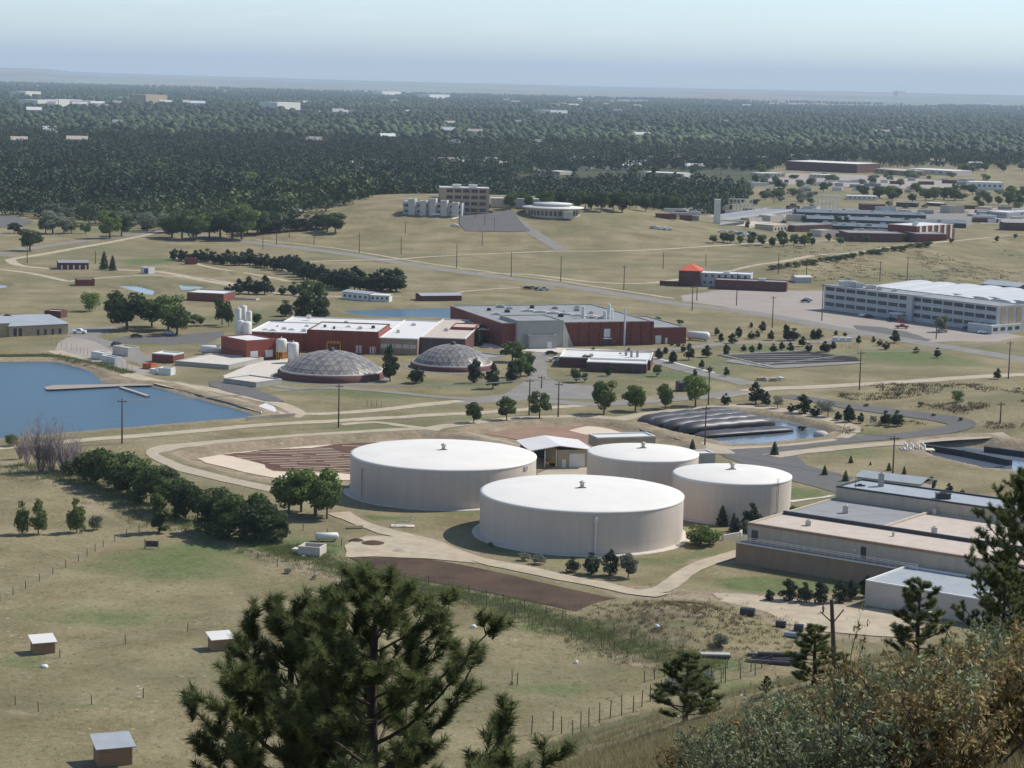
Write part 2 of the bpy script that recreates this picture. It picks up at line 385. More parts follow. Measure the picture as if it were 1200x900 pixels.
# back part (behind the camera) is a small separate fan so the ground closes
Z = h_full(X.ravel(), Y.ravel()).reshape(X.shape)
# small relief of the pasture
Z += np.where((Y > 250)&(Y < 2500), (vnoise(X,Y,14,21)-.5)*.12*0, 0)
zone = np.zeros(X.shape+(4,)); zone[...,3] = 1
def ell(px, py, rx, ry, ch, amt, cut=None):
    p = PZ(px, py, 0); d = p[1]; ax = rx*d/F; ay = ry*d*d/(F*CH)
    q = ((X-p[0])/ax)**2+((Y-p[1])/ay)**2
    zone[...,ch] = np.clip(zone[...,ch]+amt*np.exp(-q*1.2), 0, 1)
def pol(pts, ch, amt, soft=3):
    p = W(pts); pa = np.array(p); m = (X > pa[:,0].min()-20)&(X < pa[:,0].max()+20)&(Y > pa[:,1].min()-20)&(Y < pa[:,1].max()+20)
    s = sdf(X[m], Y[m], p); zone[...,ch][m] = np.clip(zone[...,ch][m]+amt*sst(-soft, soft, s), 0, 1)
for e in ((215,668,110,24,.55),(120,720,150,18,.45),(30,775,50,14,.5),(180,650,70,12,.3),(560,705,120,14,.35),(700,740,90,14,.3),
          (300,690,60,10,.2),(60,620,90,14,.12),(560,600,60,9,.4),(600,640,60,9,.5),(450,600,60,10,.25),(760,660,60,10,.3),(830,650,50,10,.35),
          (930,578,50,9,.75),(900,685,80,10,.85),(1000,688,60,9,.8),(990,530,70,9,.5),(380,640,60,16,.4),(300,640,80,10,.3),(250,460,60,6,.4),
          (420,462,120,6,.55),(520,450,80,6,.5),(340,450,60,5,.3),(600,395,40,6,.5),(820,440,60,8,.5),(860,425,90,10,.45),(1050,415,90,8,.55),(1100,425,120,7,.4),
          (900,410,60,10,.4),(380,500,300,6,.35),(560,490,100,5,.35),(950,392,40,6,.3),(200,305,60,4,.5),(165,308,30,5,.5),(120,270,80,6,.4),(60,250,70,6,.2),
          (300,300,60,6,.2),(560,270,120,10,.25),(560,292,80,6,.2),(760,300,120,8,.1),(1000,505,60,6,.3),(1150,490,60,10,.1),(1190,480,40,5,.5),
          (500,370,80,8,.3),(300,380,60,8,.4),(170,400,60,6,.55),(760,440,80,6,.45),(240,640,60,8,.4),(420,620,50,6,.3),(450,690,100,7,.5),(640,735,70,7,.5),(740,765,80,7,.5),(850,780,60,7,.5)):
    ell(*e[:4], 0, min(1,e[4]*1.35))
for e in ((440,640,60,13,.6),(480,640,40,10,.5),(30,590,120,12,.12),(40,650,60,10,.15),(200,430,60,7,.4),(130,420,40,5,.6),(160,300,60,4,.3),(230,345,60,4,.25),
          (345,345,50,3,.35),(700,480,90,5,.25),(640,540,30,6,.7),(1100,530,60,10,.35),(1080,330,90,8,.35),(1150,310,60,6,.3),(1130,500,60,6,.3),(850,500,50,5,.3),
          (0,600,60,10,.1),(150,790,160,8,.12),(740,700,30,6,.5),(330,620,60,5,.2),(1000,270,60,5,.1),(820,530,60,7,.75),(870,523,60,5,.5),(1040,520,60,5,.7),(1120,515,60,4,.8),(430,350,60,4,.3),(300,352,50,4,.4),(820,600,40,5,.1)):
    ell(*e[:4], 1, e[4])
_r = random.Random(77)
for _ in range(110):
    yy_ = 300+600*_r.random()**.8; xx_ = _r.uniform(-40,1240); k_ = (yy_-100)/500
    ell(xx_, yy_, _r.uniform(18,85)*k_, _r.uniform(2.5,11)*k_, 0, _r.uniform(.15,.5))
for _ in range(70):
    yy_ = 290+610*_r.random()**.8; xx_ = _r.uniform(-40,1240); k_ = (yy_-100)/500
    ell(xx_, yy_, _r.uniform(12,60)*k_, _r.uniform(2,8)*k_, 1, _r.uniform(.12,.38))
pol([(760,690),(830,692),(880,695),(960,702),(1030,712),(1100,725),(1090,760),(1000,752),(935,748),(895,728),(850,708),(790,704)], 1, .8)
for s_, dd, w in SINKS[-2:]+[SINKS[6],SINKS[7],SINKS[0]]:
    sd = sdf(X.ravel(), Y.ravel(), s_).reshape(X.shape) if False else None
for s_, dd, w in (SINKS[-1],SINKS[-2],SINKS[6],SINKS[7],SINKS[0]):
    pa = np.array(s_); m = (X > pa[:,0].min()-12)&(X < pa[:,0].max()+12)&(Y > pa[:,1].min()-12)&(Y < pa[:,1].max()+12)
    sd = sdf(X[m], Y[m], s_); zone[...,1][m] = np.clip(zone[...,1][m]+.75*sst(-6,1,sd), 0, 1); zone[...,0][m] *= 1-sst(-6,0,sd)
def pline(px, w, amt, flat=True):
    p = [tuple((PZ(a,b,0) if flat else PG(a,b))[:2]) for a,b in px]; pa = np.array(p); m = (X > pa[:,0].min()-20)&(X < pa[:,0].max()+20)&(Y > pa[:,1].min()-20)&(Y < pa[:,1].max()+20)
    s = segdist(X[m], Y[m], p); zone[...,1][m] = np.clip(zone[...,1][m]+amt*(1-sst(w*.4, w, s)), 0, 1)
for l_, w_, a_ in (([(0,538),(33,552),(60,563),(117,583),(167,603),(207,620),(253,633),(300,648),(367,671),(420,684)],3.0,.6),([(0,546),(40,560),(90,585),(130,605),(160,622)],2.2,.5),
    ([(172,620),(100,652),(60,676),(-20,700)],1.6,.35),([(288,722),(220,740),(147,756),(60,775)],1.8,.3),([(-20,832),(50,835),(150,820)],1.8,.25),
    ([(420,684),(520,700),(600,718),(660,740),(720,767),(760,782)],2.6,.5),([(640,800),(700,790),(740,780)],2,.3),([(200,700),(300,690),(380,700)],2,.25),
    ([(395,601),(437,619),(487,632),(525,643),(562,656),(625,669),(700,685),(745,694),(775,699)],7.5,.5),([(740,694),(775,692),(800,674),(825,661),(875,645)],6,.4),
    ([(-60,531),(0,525),(85,517),(200,508),(310,498),(400,493),(500,487),(575,483),(670,476),(735,471),(770,468)],7,.4),([(200,449),(250,457),(325,473),(355,485),(400,484),(450,480),(512,473)],8,.45),
    ([(64,411),(117,430),(165,443),(200,451),(250,464),(300,478),(330,486)],10,.5),([(100,316),(180,318),(240,329),(300,338)],12,.35),([(128,325),(180,323),(230,326),(262,330),(330,345),(400,348)],12,.35)):
    pline(l_, w_, a_)
dist = np.hypot(X,Y); apx = 600+F*X/Y
edge = np.interp(apx, [-600,0,100,200,300,400,470,520,600,680,760,830,870,900,1200,1800],[1530,1480,1410,1360,1350,1410,1650,1700,1730,1710,1640,1660,1920,2750,2900,2950])
zone[...,2] = np.clip(sst(-60, 120, Y-edge)*.85+.3*(vnoise(X,Y,160,8)-.5)*sst(1500,2500,Y), 0, 1)*(1-sst(9000,14000,Y))
STRIPS = [[(330,129.5),(520,131),(700,134),(700,137),(520,134.5),(330,133)],[(20,121),(110,121),(135,127),(60,128),(15,125)],[(375,156),(450,155),(452,160),(378,160.5)],[(640,118),(760,118),(760,120.5),(640,120.5)],[(900,122),(1100,124),(1100,126),(900,124.5)],[(180,146),(240,146),(240,149),(180,149)],[(700,150),(770,151),(770,153.5),(700,153)],[(960,150),(1030,152),(1030,154.5),(960,153)]]
for st_ in STRIPS+[[(400,192),(600,194),(620,199),(400,199)],[(60,207),(100,201),(140,205),(118,210),(75,211)]]:
    p_ = W(st_); pa_ = np.array(p_); m_ = (X > pa_[:,0].min())&(X < pa_[:,0].max())&(Y > pa_[:,1].min())&(Y < pa_[:,1].max()); s_ = sdf(X[m_],Y[m_],p_); zone[...,2][m_] *= 1-sst(-10,10,s_); zone[...,1][m_] = np.clip(zone[...,1][m_]+.6*sst(-10,10,s_),0,1)
tanpatch = sst(.62,.72,vnoise(X,Y,320,31))*sst(2200,2600,Y)*(apx>560)*(Y<3400)
zone[...,2] *= (1-tanpatch)
near = Y < 240
zone[...,0] = np.where(near, np.clip(.35*vnoise(X,Y,12,2)+.2,0,1), zone[...,0])
zone[...,1] = np.where(near, np.clip(.55*vnoise(X,Y,9,12)-.1,0,1), zone[...,1])
# brown mound
q = np.exp(-(((X-mB[0])/14)**2+((Y-mB[1])/17)**2)); zone[...,1] = np.clip(zone[...,1]+q*.55,0,1)
nr, nc = X.shape; ii = np.arange(nr*nc).reshape(nr,nc)
quads = np.stack([ii[:-1,:-1],ii[:-1,1:],ii[1:,1:],ii[1:,:-1]], -1).reshape(-1,4)
verts = np.stack([X,Y,Z],-1).reshape(-1,3)
me = npmesh('ground', verts, 4, len(quads), quads.ravel(), M['terrain'], smooth=True)
ca = me.color_attributes.new('zone','FLOAT_COLOR','POINT'); ca.data.foreach_set('color', zone.reshape(-1).astype(np.float32))
struct(obj('ground', me))
# ground behind and beside the camera
gx, gy = np.meshgrid(np.linspace(-600,600,121), np.linspace(-500,3,60)); gz = h_base(gx.ravel(), gy.ravel())-.02
gi = np.arange(gx.size).reshape(gx.shape); gq = np.stack([gi[:-1,:-1],gi[:-1,1:],gi[1:,1:],gi[1:,:-1]],-1).reshape(-1,4)
me = npmesh('hillside', np.stack([gx.ravel(),gy.ravel(),gz],-1), 4, len(gq), gq.ravel(), M['terrain'], smooth=True)
ca = me.color_attributes.new('zone','FLOAT_COLOR','POINT'); ca.data.foreach_set('color', np.tile([.2,.1,0,1], gx.size).astype(np.float32))
struct(obj('hillside', me))
# ------------------------------------------------------------------ ribbons and sheets
LAYER = [0]
def nextoff(): LAYER[0] += 1; return .012+LAYER[0]*.0026
def smooth_poly(pts, step):
    out = []
    n = len(pts)
    for i in range(n-1):
        p0 = pts[max(i-1,0)]; p1 = pts[i]; p2 = pts[i+1]; p3 = pts[min(i+2,n-1)]
        L = math.dist(p1,p2); k = max(2,int(L/step))
        for j in range(k):
            t = j/k; t2=t*t; t3=t2*t
            out.append(tuple(.5*((2*p1[a])+(-p0[a]+p2[a])*t+(2*p0[a]-5*p1[a]+4*p2[a]-p3[a])*t2+(-p0[a]+3*p1[a]-3*p2[a]+p3[a])*t3) for a in (0,1)))
    out.append(pts[-1]); return out
def road(name, px, width, m, jit=.12, zfix=None):
    off = nextoff(); pts = [tuple(PG(a,b)[:2]) for a,b in px]; pts = smooth_poly(pts, 4 if pts[0][1] < 700 else 7)
    vs = []; fs = []; K = 5; n = len(pts)
    for i,(x,y) in enumerate(pts):
        a = pts[max(i-1,0)]; b = pts[min(i+1,n-1)]; dx,dy = b[0]-a[0], b[1]-a[1]; L = math.hypot(dx,dy)+1e-9; nx,ny = -dy/L, dx/L
        dj = (float(vnoise(x,y,2.5,44))-.5)*.8*min(1,jit*8); wl = width*.45*(1+jit*(float(vnoise(x,y,6,40))-.5)*4)+dj; wr = width*.45*(1+jit*(float(vnoise(x,y,6,41))-.5)*4)+(float(vnoise(x,y,2.5,45))-.5)*.8*min(1,jit*8)
        for k in range(K):
            t = k/(K-1); o = -wl+(wl+wr)*t; X_,Y_ = x+nx*o, y+ny*o; zz=hz(X_,Y_); vs.append((X_,Y_,zz+off+(.05 if zz>.1 else 0)))
    for i in range(n-1):
        for k in range(K-1): fs.append((i*K+k,(i+1)*K+k,(i+1)*K+k+1,i*K+k+1))
    return struct(MB().add(vs,fs).build(name, m))
def sheet(name, px, m, z=None, jit=1.0, drape=False, step=4, wpts=None):
    off = nextoff(); pts = wpts or [tuple((PZ(a,b,0 if z is None else z) if not drape else PG(a,b))[:2]) for a,b in px]
    if jit is not None:
        o = []; n = len(pts)
        for i in range(n):
            a = pts[i]; b = pts[(i+1)%n]; L = math.dist(a,b); k = max(1,int(L/step)); nx,ny = -(b[1]-a[1])/L, (b[0]-a[0])/L
            for j in range(k):
                t = j/k; x = a[0]+(b[0]-a[0])*t; y = a[1]+(b[1]-a[1])*t; q = (float(vnoise(x,y,9,50))-.5)*2.4*jit+(float(vnoise(x,y,3,51))-.5)*1.0*jit
                o.append((x+nx*q,y+ny*q))
        pts = o
    zz = (0 if z is None else z)+off
    import bmesh
    bm = bmesh.new(); vs = [bm.verts.new((x,y,zz)) for x,y in pts]; f = bm.faces.new(vs)
    if f.normal.z < 0: f.normal_flip()
    bmesh.ops.triangulate(bm, faces=bm.faces[:])
    if drape:
        for _ in range(4): bmesh.ops.subdivide_edges(bm, edges=[e for e in bm.edges if e.calc_length() > 9], cuts=1, use_grid_fill=True); bmesh.ops.triangulate(bm, faces=[f for f in bm.faces if len(f.verts)>3])
        for v in bm.verts: v.co.z = hz(v.co.x, v.co.y)+off+.06
    bm.normal_update()
    for f in bm.faces:
        if f.normal.z < 0: f.normal_flip()
    me = bpy.data.meshes.new(name); bm.to_mesh(me); bm.free(); me.materials.append(m)
    return struct(obj(name, me))
DR, RM, AS, OA = M['dirtroad'], M['rim'], M['asph'], M['oldasph']
# large areas first (lowest layers)
sheet('parking_lot', [(797,347),(835,341),(872,337),(931,333),(966,337),(966,364),(1165,388),(1200,394),(1170,400),(1120,400),(1081,402),(1044,399),(1005,390),(940,380),(880,366),(840,358),(800,353)], M['lot'], jit=.8)
sheet('asphalt_lot', [(1000,387),(1044,396),(1081,401),(1090,398),(1060,388),(1030,383),(1000,381)], AS, jit=1)
sheet('yard', [(62,409),(75,396),(100,393),(118,398),(135,412),(150,426),(185,438),(160,440),(117,430)], M['lot'], jit=.6)
sheet('asphalt_lot', [(150,393),(205,393),(260,388),(262,394),(243,402),(200,404),(170,402),(120,402)], AS, jit=.6)
sheet('asphalt_lot', [(110,384),(140,381),(128,388),(112,394),(135,402),(160,410),(190,425),(165,428),(135,414),(112,400),(80,394),(80,383)], OA, jit=.4)
sheet('yard', [(270,452),(262,440),(300,424),(345,418),(352,430),(330,436),(325,448),(300,452)], M['lconc'], jit=.3)
sheet('driveway', [(628,411),(648,412),(642,420),(641,441),(655,449),(695,452),(700,468),(650,467),(600,470),(540,474),(520,470),(590,462),(618,446),(622,425)], OA, jit=.4)
sheet('yard', [(560,402),(660,408),(750,411),(750,415),(640,413),(560,407)], M['lconc'], jit=.3)
sheet('campus_paving', [(770,266),(800,256),(850,247),(930,243),(1100,246),(1140,252),(1140,264),(1060,274),(1062,281),(1000,283),(940,280),(890,283),(820,276),(790,272)], OA, jit=1.5)
sheet('campus_paving', [(1130,244),(1200,243),(1220,250),(1220,262),(1150,262)], M['lot'], jit=1.5)
sheet('town_paving', [(880,205),(930,203),(1010,205),(1080,210),(1130,214),(1120,222),(1000,219),(900,215)], M['lot'], jit=3)
sheet('town_paving', [(650,193),(760,188),(900,187),(900,192),(760,197),(660,199)], OA, jit=3)
# roads
road('road', [(190,268),(240,277),(300,285),(400,297),(500,313),(587,325),(650,333),(725,345),(800,357),(848,362),(909,371),(965,382),(1030,393),(1081,402),(1150,413),(1215,424)], 12, OA, .04)
road('dirt_path', [(300,281),(400,292),(500,308.5),(587,320.5),(650,328.5),(725,340),(790,350)], 3, DR)
road('road', [(590,246),(612,264),(640,282),(658,293)], 9, OA, .04)
road('dirt_path', [(280,312),(380,306),(460,304),(500,301),(540,299),(588,297),(648,294.5),(700,294.5),(760,293),(843,288),(927,283.5),(980,282),(1030,279)], 4, DR)
road('dirt_path', [(-20,300),(0,297),(50,289),(100,282),(150,276),(193,271)], 9, OA, .05)
road('dirt_path', [(12,304),(50,298),(100,289),(150,280),(193,270)], 6, DR)
road('dirt_path', [(12,304),(22,311),(60,315),(100,316),(180,318),(240,329),(300,338)], 6, DR)
road('dirt_path', [(0,316),(34,320),(80,330)], 4, DR)
road('dirt_path', [(80,330),(128,325),(180,323),(230,326),(262,330),(330,345),(400,348),(470,347)], 3.5, DR)
road('dirt_path', [(200,300),(240,312),(300,322),(340,330)], 4, DR)
road('dirt_path', [(560,320),(620,322),(700,331),(760,332),(800,327),(860,317),(911,307.5),(958,299),(1000,296.5),(1070,287),(1135,281),(1210,274)], 5, DR)
road('dirt_path', [(525,345),(560,340),(610,337)], 3, DR)
road('dirt_path', [(64,411),(117,430),(165,443),(200,451.5),(250,464),(300,478),(330,486),(355,488)], 6.5, DR)
road('dirt_path', [(200,449),(250,457),(325,473),(355,485),(400,484),(450,480),(512,473),(540,470)], 5.5, DR)
road('dirt_path', [(-60,531),(0,525),(85,517),(200,508),(310,498),(400,493),(500,487),(575,483),(670,476),(735,471),(770,468)], 5.5, DR)
road('dirt_path', [(400,498),(440,495),(470,499),(500,502)], 4, DR)
road('service_road', [(830,466),(897,456),(950,454),(1072,447),(1140,442),(1215,438.5)], 8, M['rim'], .05)
road('service_road', [(640,470),(700,474),(760,470),(800,467),(835,464),(870,458)], 9, OA, .04)
road('service_road', [(665,412),(750,411),(800,408.5),(855,402.5),(905,402),(962,401),(985,397),(1010,392)], 7, OA, .03)
road('service_road', [(752,419),(780,426),(815,436),(850,443),(880,451)], 10, OA, .03)
road('kerb_line', [(750,416),(780,422.5),(815,431.5),(838,437)], 1.2, M['white'], .03)
road('service_road', [(322,452),(350,456),(390,455),(450,459),(520,466),(560,468)], 5, OA, .04)
sheet('driveway', [(845,523),(900,520.5),(950,516),(950,524),(930,530),(945,545),(1000,560),(985,570),(940,558),(880,543),(845,533),(830,527)], AS, jit=.3)
road('asphalt_road', [(905,525),(950,520),(1012,514.5),(1062,510.5),(1105,505),(1126,500),(1124,495),(1100,490),(1062,485),(1000,477),(960,470),(920,464)], 9, AS, .02)
road('asphalt_road', [(860,534),(900,548),(940,562),(975,571),(1010,582)], 8, AS, .02)
road('dirt_path', [(905,535),(935,530),(1000,524),(1060,519),(1120,514),(1180,510)], 6, M['rim'], .1)
road('footpath', [(925,588),(948,585),(965,583),(975,581)], 1.8, M['lconc'], .1)
# basins
for nm, px in (('basin_rim_track', [(330,575),(270,562),(215,548),(188,536),(184,529),(200,524),(255,519),(355,511),(480,503.5),(505,503),(540,509),(580,518),(620,528)]),
               ('basin_rim_track', [(505,503),(540,498),(600,491.5),(675,488.5),(712,490),(755,501),(800,512),(835,524),(850,532)]),
               ('basin_rim_track', [(720,492),(760,486),(800,481),(860,476),(915,481),(960,490),(995,502),(985,512),(950,517),(900,522),(850,525)])):
    road(nm, px, 7 if 'pond' not in nm else 4, RM, .1)
sheet('basin_floor', [(222,534),(262,529),(350,521),(440,515),(500,512),(548,518),(590,530),(585,552),(440,564),(335,563),(300,556),(240,543)], M['sand'], z=-1.4, jit=.5)
sheet('basin_floor', [(552,506),(600,500),(690,498.5),(716,502),(765,518),(775,526),(700,526),(640,522),(590,513)], M['redsoil'], z=-1.3, jit=.6)
sheet('sand_patch', [(668,505),(690,499.5),(714,503),(763,519),(770,524),(730,524),(700,512)], M['sand'], z=-1.3, jit=.5)
# ploughed brown furrows on the left basin
fur = [(257,532.5),(340,526),(430,519.5),(500,515),(560,522),(575,532),(520,548),(411,556),(325,552),(310,545),(280,539)]
M['furrow'] = mat('furrow_soil', (.105,.052,.032), .95, .25, .2)
sheet('furrow_soil', fur, M['furrow'], z=-1.4, jit=1.2)
b = MB(); fp = W(fur, -1.4); fa = np.array(fp); y0, y1 = fa[:,1].min(), fa[:,1].max(); yy = y0+1.5
while yy < y1:
    xs = []
    for i in range(len(fp)):
        (ax,ay),(bx,by) = fp[i], fp[(i+1)%len(fp)]
        if (ay > yy) != (by > yy): xs.append(ax+(bx-ax)*(yy-ay)/(by-ay))
    if len(xs) >= 2:
        x0, x1 = min(xs)+rnd.uniform(0,4), max(xs)-rnd.uniform(0,3); x = x0
        while x < x1:
            l = rnd.uniform(6,20); w_ = rnd.uniform(.4,.65)
            if rnd.random() < .9: b.add([(x,yy-w_/2,-1.16),(x+l,yy-w_/2+rnd.uniform(-.05,.05),-1.16),(x+l*.9,yy+w_/2,-1.16),(x,yy+w_/2,-1.16)], [(0,1,2,3)])
            x += l*rnd.choice((.98,1.0,1.25))
    yy += 2.5
struct(b.build('sand_streaks', M['sand']), 'stuff')
sheet('soil_bed', [(408,653),(440,654),(500,656),(560,667),(640,684),(700,697),(757,709),(740,717),(690,721),(600,701),(520,685),(440,669)], M['darksoil'], jit=.7)
road('dirt_road', [(395,601),(437,619),(487,632),(525,643),(562,656),(625,669),(700,685),(745,694),(775,699)], 5, DR, .18)
road('dirt_road', [(740,694),(775,692),(800,674),(825,661),(875,645)], 4.5, DR, .08)
sheet('dirt_yard', [(405,640),(430,628),(470,630),(520,645),(560,660),(500,655),(440,653),(405,654)], DR, jit=1)
sheet('dirt_yard', [(835,697),(870,697),(960,705),(1030,716),(1075,726),(1060,748),(985,742),(930,738),(890,722),(850,707)], DR, jit=1)
sheet('dirt_yard', [(626,548),(700,546),(700,556),(640,560),(626,556)], M['rim'], jit=.6)
#road('dirt_path', [(0,538),(33,552),(60,563),(117,583),(167,603),(207,620),(253,633),(300,648),(367,671),(420,684)], 2.2, DR, .3)
#road('dirt_path', [(0,546),(40,560),(90,585),(130,605),(160,622)], 1.6, DR, .3)
#road('dirt_path', [(520,690),(600,713),(660,738),(720,765),(760,780)], 1.6, DR, .3)
#road('dirt_path', [(640,880),(700,866),(760,852),(800,838)], 5, DR, .3)
# ground rings round the tanks are added with the tanks
# ------------------------------------------------------------------ water
def water(px, z, m, grow=0): 
    o = sheet('water', px, m, z=z-.08, jit=None); return o
water([(-140,419),(45,419.5),(80,420),(125,431),(140,445),(195,449),(237,461),(300,477),(318,485),(300,491),(200,499),(120,506),(60,511),(0,516),(-160,524)], -.75, M['water'])
water([(384,361),(440,359),(520,357.5),(575,359),(552,374),(440,373),(398,368)], -.6, M['water'])
gw = M['gwater']
for p in (SP1,SP2,SP3,SP4): water(p, -.5, gw)
water(GPOND, -1.0, gw); water(RPOND, -1.1, gw)
# ------------------------------------------------------------------ tree prototypes
def leafquads(pos, nrm, size, seed, elong=1.3):
    g = np.random.default_rng(seed); n = len(pos)
    r = g.normal(size=(n,3)); d = nrm*1.0+r*.8; d /= np.linalg.norm(d,axis=1,keepdims=True)
    t = np.cross(d, g.normal(size=(n,3))); t /= np.linalg.norm(t,axis=1,keepdims=True); bt = np.cross(d,t)
    s = size*g.uniform(.6,1.35,(n,1)) if not hasattr(size,'shape') else size[:,None]*g.uniform(.6,1.35,(n,1))
    a = t*s*elong; b2 = bt*s
    v = np.stack([pos-a, pos-b2*.9+a*.1, pos+a, pos+b2*.9-a*.1],1).reshape(-1,3)
    return v
def crown_mesh(name, kind, seed, n, size, m):
    g = np.random.default_rng(seed); P_ = []; Nn = []; tb = []
    if kind in ('dec','bush','col','pineb'):
        K = {'dec':34,'bush':22,'col':44,'pineb':36}[kind]
        rx, rz, cz = {'dec':(.33,.38,.55),'bush':(.42,.38,.42),'col':(.15,.42,.52),'pineb':(.27,.44,.48)}[kind]
        cen = []
        for _ in range(K):
            d = g.normal(size=3); d /= np.linalg.norm(d); r = g.uniform(.35,.92)**.7
            c = np.array([d[0]*rx*r, d[1]*rx*r, cz+d[2]*rz*r])
            if kind == 'pineb': 
                w = 1.10-.80*max(0,(c[2]-.22)/.75); c[:2] *= w
            if kind == 'col': c[:2] *= .9-.6*abs(c[2]-.4); c[2] = .1+.84*(_+.5)/K
            cen.append(c)
        cen = np.array(cen); lr = g.uniform(.26,.46,K)*rx*(1.0 if kind!='col' else 1.25); lr = np.maximum(lr, .05); lr = lr*(np.clip(1.25-.85*cen[:,2],.45,1.1) if kind=='pineb' else 1)
        w = lr**2/np.sum(lr**2)
        for k in range(K):
            m_ = max(4,int(n*w[k])); d = g.normal(size=(m_,3)); d /= np.linalg.norm(d,axis=1,keepdims=True)
            rr = g.uniform(.5,1.08,(m_,1))**.5; p = cen[k]+d*lr[k]*rr*np.array([1,1,.8])
            P_.append(p); Nn.append(d+(p-np.array([0,0,cz]))*.8/rx); tb.append(np.full(m_, g.uniform(-.22,.22)))
    elif kind == 'con':
        m_ = n; u = g.uniform(0,1,m_)**.72; z = .08+.92*(1-u)**1.0; z = .06+.94*(1-np.sqrt(g.uniform(0,1,m_)))
        lay = np.sin(z*38+g.uniform(0,6))*.12
        ph = g.uniform(0,2*np.pi,m_); lobes = .85+.18*np.sin(ph*5+z*22)+.12*np.sin(ph*3-z*31)
        r = (.25*(1-z)**.78+.012)*lobes*(1+lay)*g.uniform(.72,1.06,m_)
        p = np.stack([r*np.cos(ph), r*np.sin(ph), z-.10*r],-1); P_.append(p); Nn.append(np.stack([np.cos(ph),np.sin(ph),.55+0*ph],-1)); tb.append(.12*np.sin(ph*3+z*15))
    p = np.concatenate(P_); nn = np.concatenate(Nn); nn /= np.linalg.norm(nn,axis=1,keepdims=True)+1e-9; tb = np.concatenate(tb)
    k = p[:,2] > .02; p, nn, tb = p[k], nn[k], tb[k]
    v = leafquads(p, nn, size, seed+1); nf = len(p)
    tint = np.clip(np.repeat(.45+tb+g.uniform(-.28,.28,nf),4),0,1)
    return npmesh(name, v, 4, nf, np.arange(nf*4), m, tint)
def trunk_mesh(seed, top=.7, r=.022, limbs=7):
    g = random.Random(seed); b = MB(); pts = [(0,0,-.03)]; x = y = 0
    for i in range(1,7): x += g.uniform(-.012,.012); y += g.uniform(-.012,.012); pts.append((x,y,top*i/6))
    b.tube(pts, [r*(1.25-.95*i/6) for i in range(7)], 6)
    for k in range(limbs):
        z = g.uniform(.22,.6); a = g.uniform(0,6.28); l = g.uniform(.12,.24)
        b.tube([(x*z,y*z,z),(math.cos(a)*l*.6,math.sin(a)*l*.6,z+l*.45),(math.cos(a)*l,math.sin(a)*l,z+l*.9)], [r*.5,r*.35,r*.12], 4)
    me = bpy.data.meshes.new('trunk'); me.from_pydata(b.v,[],b.f); me.polygons.foreach_set('use_smooth',b.sm); me.materials.append(M['bark']); return me
TR = {'dec':[trunk_mesh(i) for i in (1,2,3)], 'con':[trunk_mesh(4,.93,.016,0)], 'pineb':[trunk_mesh(5,.85,.018,5),trunk_mesh(9,.85,.018,5)], 'col':[trunk_mesh(6,.85,.018,5)], 'bush':[trunk_mesh(7,.5,.014,9)]}
CR = {'dec':[crown_mesh('crown','dec',20+i,3400,.022,L_DEC) for i in range(4)],
      'con':[crown_mesh('crown','con',30+i,1900,.021,L_CON) for i in range(3)],
      'pineb':[crown_mesh('crown','pineb',40+i,2800,.019,L_CON) for i in range(3)],
      'col':[crown_mesh('crown','col',50+i,2000,.022,L_DEC) for i in range(2)],
      'bush':[crown_mesh('crown','bush',60+i,1900,.028,L_DEC) for i in range(3)],
      'olive':[crown_mesh('crown','dec',70+i,1500,.022,L_OLV) for i in range(2)]}
def bare_mesh(seed):
    g = random.Random(seed); b = MB()
    for k in range(46):
        a = g.uniform(0,6.28); l = g.uniform(.45,1); sp = g.uniform(.05,.42); base=(math.cos(a)*.04,math.sin(a)*.04,0)
        p1=(math.cos(a)*sp*.5,math.sin(a)*sp*.5,l*.5); p2=(math.cos(a)*sp,math.sin(a)*sp,l)
        b.tube([base,p1,p2],[.006,.004,.0015],3,False)
        for j in range(16):
            t=g.uniform(.3,1); q=[base[i]+(p2[i]-base[i])*t for i in range(3)]; a2=g.uniform(0,6.28); l2=g.uniform(.06,.2)
            b.tube([q,(q[0]+math.cos(a2)*l2*.6,q[1]+math.sin(a2)*l2*.6,q[2]+l2)],[.0035,.001],3,False)
    me = bpy.data.meshes.new('crown'); me.from_pydata(b.v,[],b.f); me.materials.append(L_BARE)
    at = me.attributes.new('tint','FLOAT','POINT'); at.data.foreach_set('value', np.repeat(np.random.default_rng(seed).uniform(0,1,len(b.v)//3+1),3)[:len(b.v)].astype(np.float32)); return me
CR['bare'] = [bare_mesh(80), bare_mesh(81)]
NAMES = {'dec':'leafy_tree','con':'conifer_tree','pineb':'pine_tree','col':'poplar_tree','bush':'bush','olive':'olive_tree','bare':'bare_shrub'}
def tree_at(kind, p, H, wfac, label, group=None, m=None, cat=None):
    k = kind; o = thing(NAMES[kind], (p[0],p[1],p[2]-.05), label, cat or ('bush' if kind in ('bush','bare') else 'tree'), group, rnd.uniform(0,6.28), (H*wfac,H*wfac,H))
    if kind != 'bare': obj('trunk', rnd.choice(TR['dec' if kind=='olive' else kind]), o)
    c = obj('crown', rnd.choice(CR[kind]), o)
    if m is not None:
        c.material_slots[0].link = 'OBJECT'; c.material_slots[0].material = m
    return o
def tree(kind, px, py, top, label, group=None, w=1., m=None):
    p = PG(px, py); d = math.hypot(p[0],p[1]); H = (py-top)*d/F*1.02
    return tree_at(kind, p, H, w, label, group, m)
def row(kind, lst, desc, group, w=1., m=None, jw=.16):
    lst = sorted(lst, key=lambda t: t[0])
    for i, t in enumerate(lst):
        ww = t[3] if len(t) > 3 else w
        tree(t[4] if len(t) > 4 else kind, t[0], t[1], t[2], f'{ordw(i)} {desc}, from the left', group, ww*rnd.uniform(1-jw,1+jw), m if m is None or not isinstance(m,list) else rnd.choice(m))
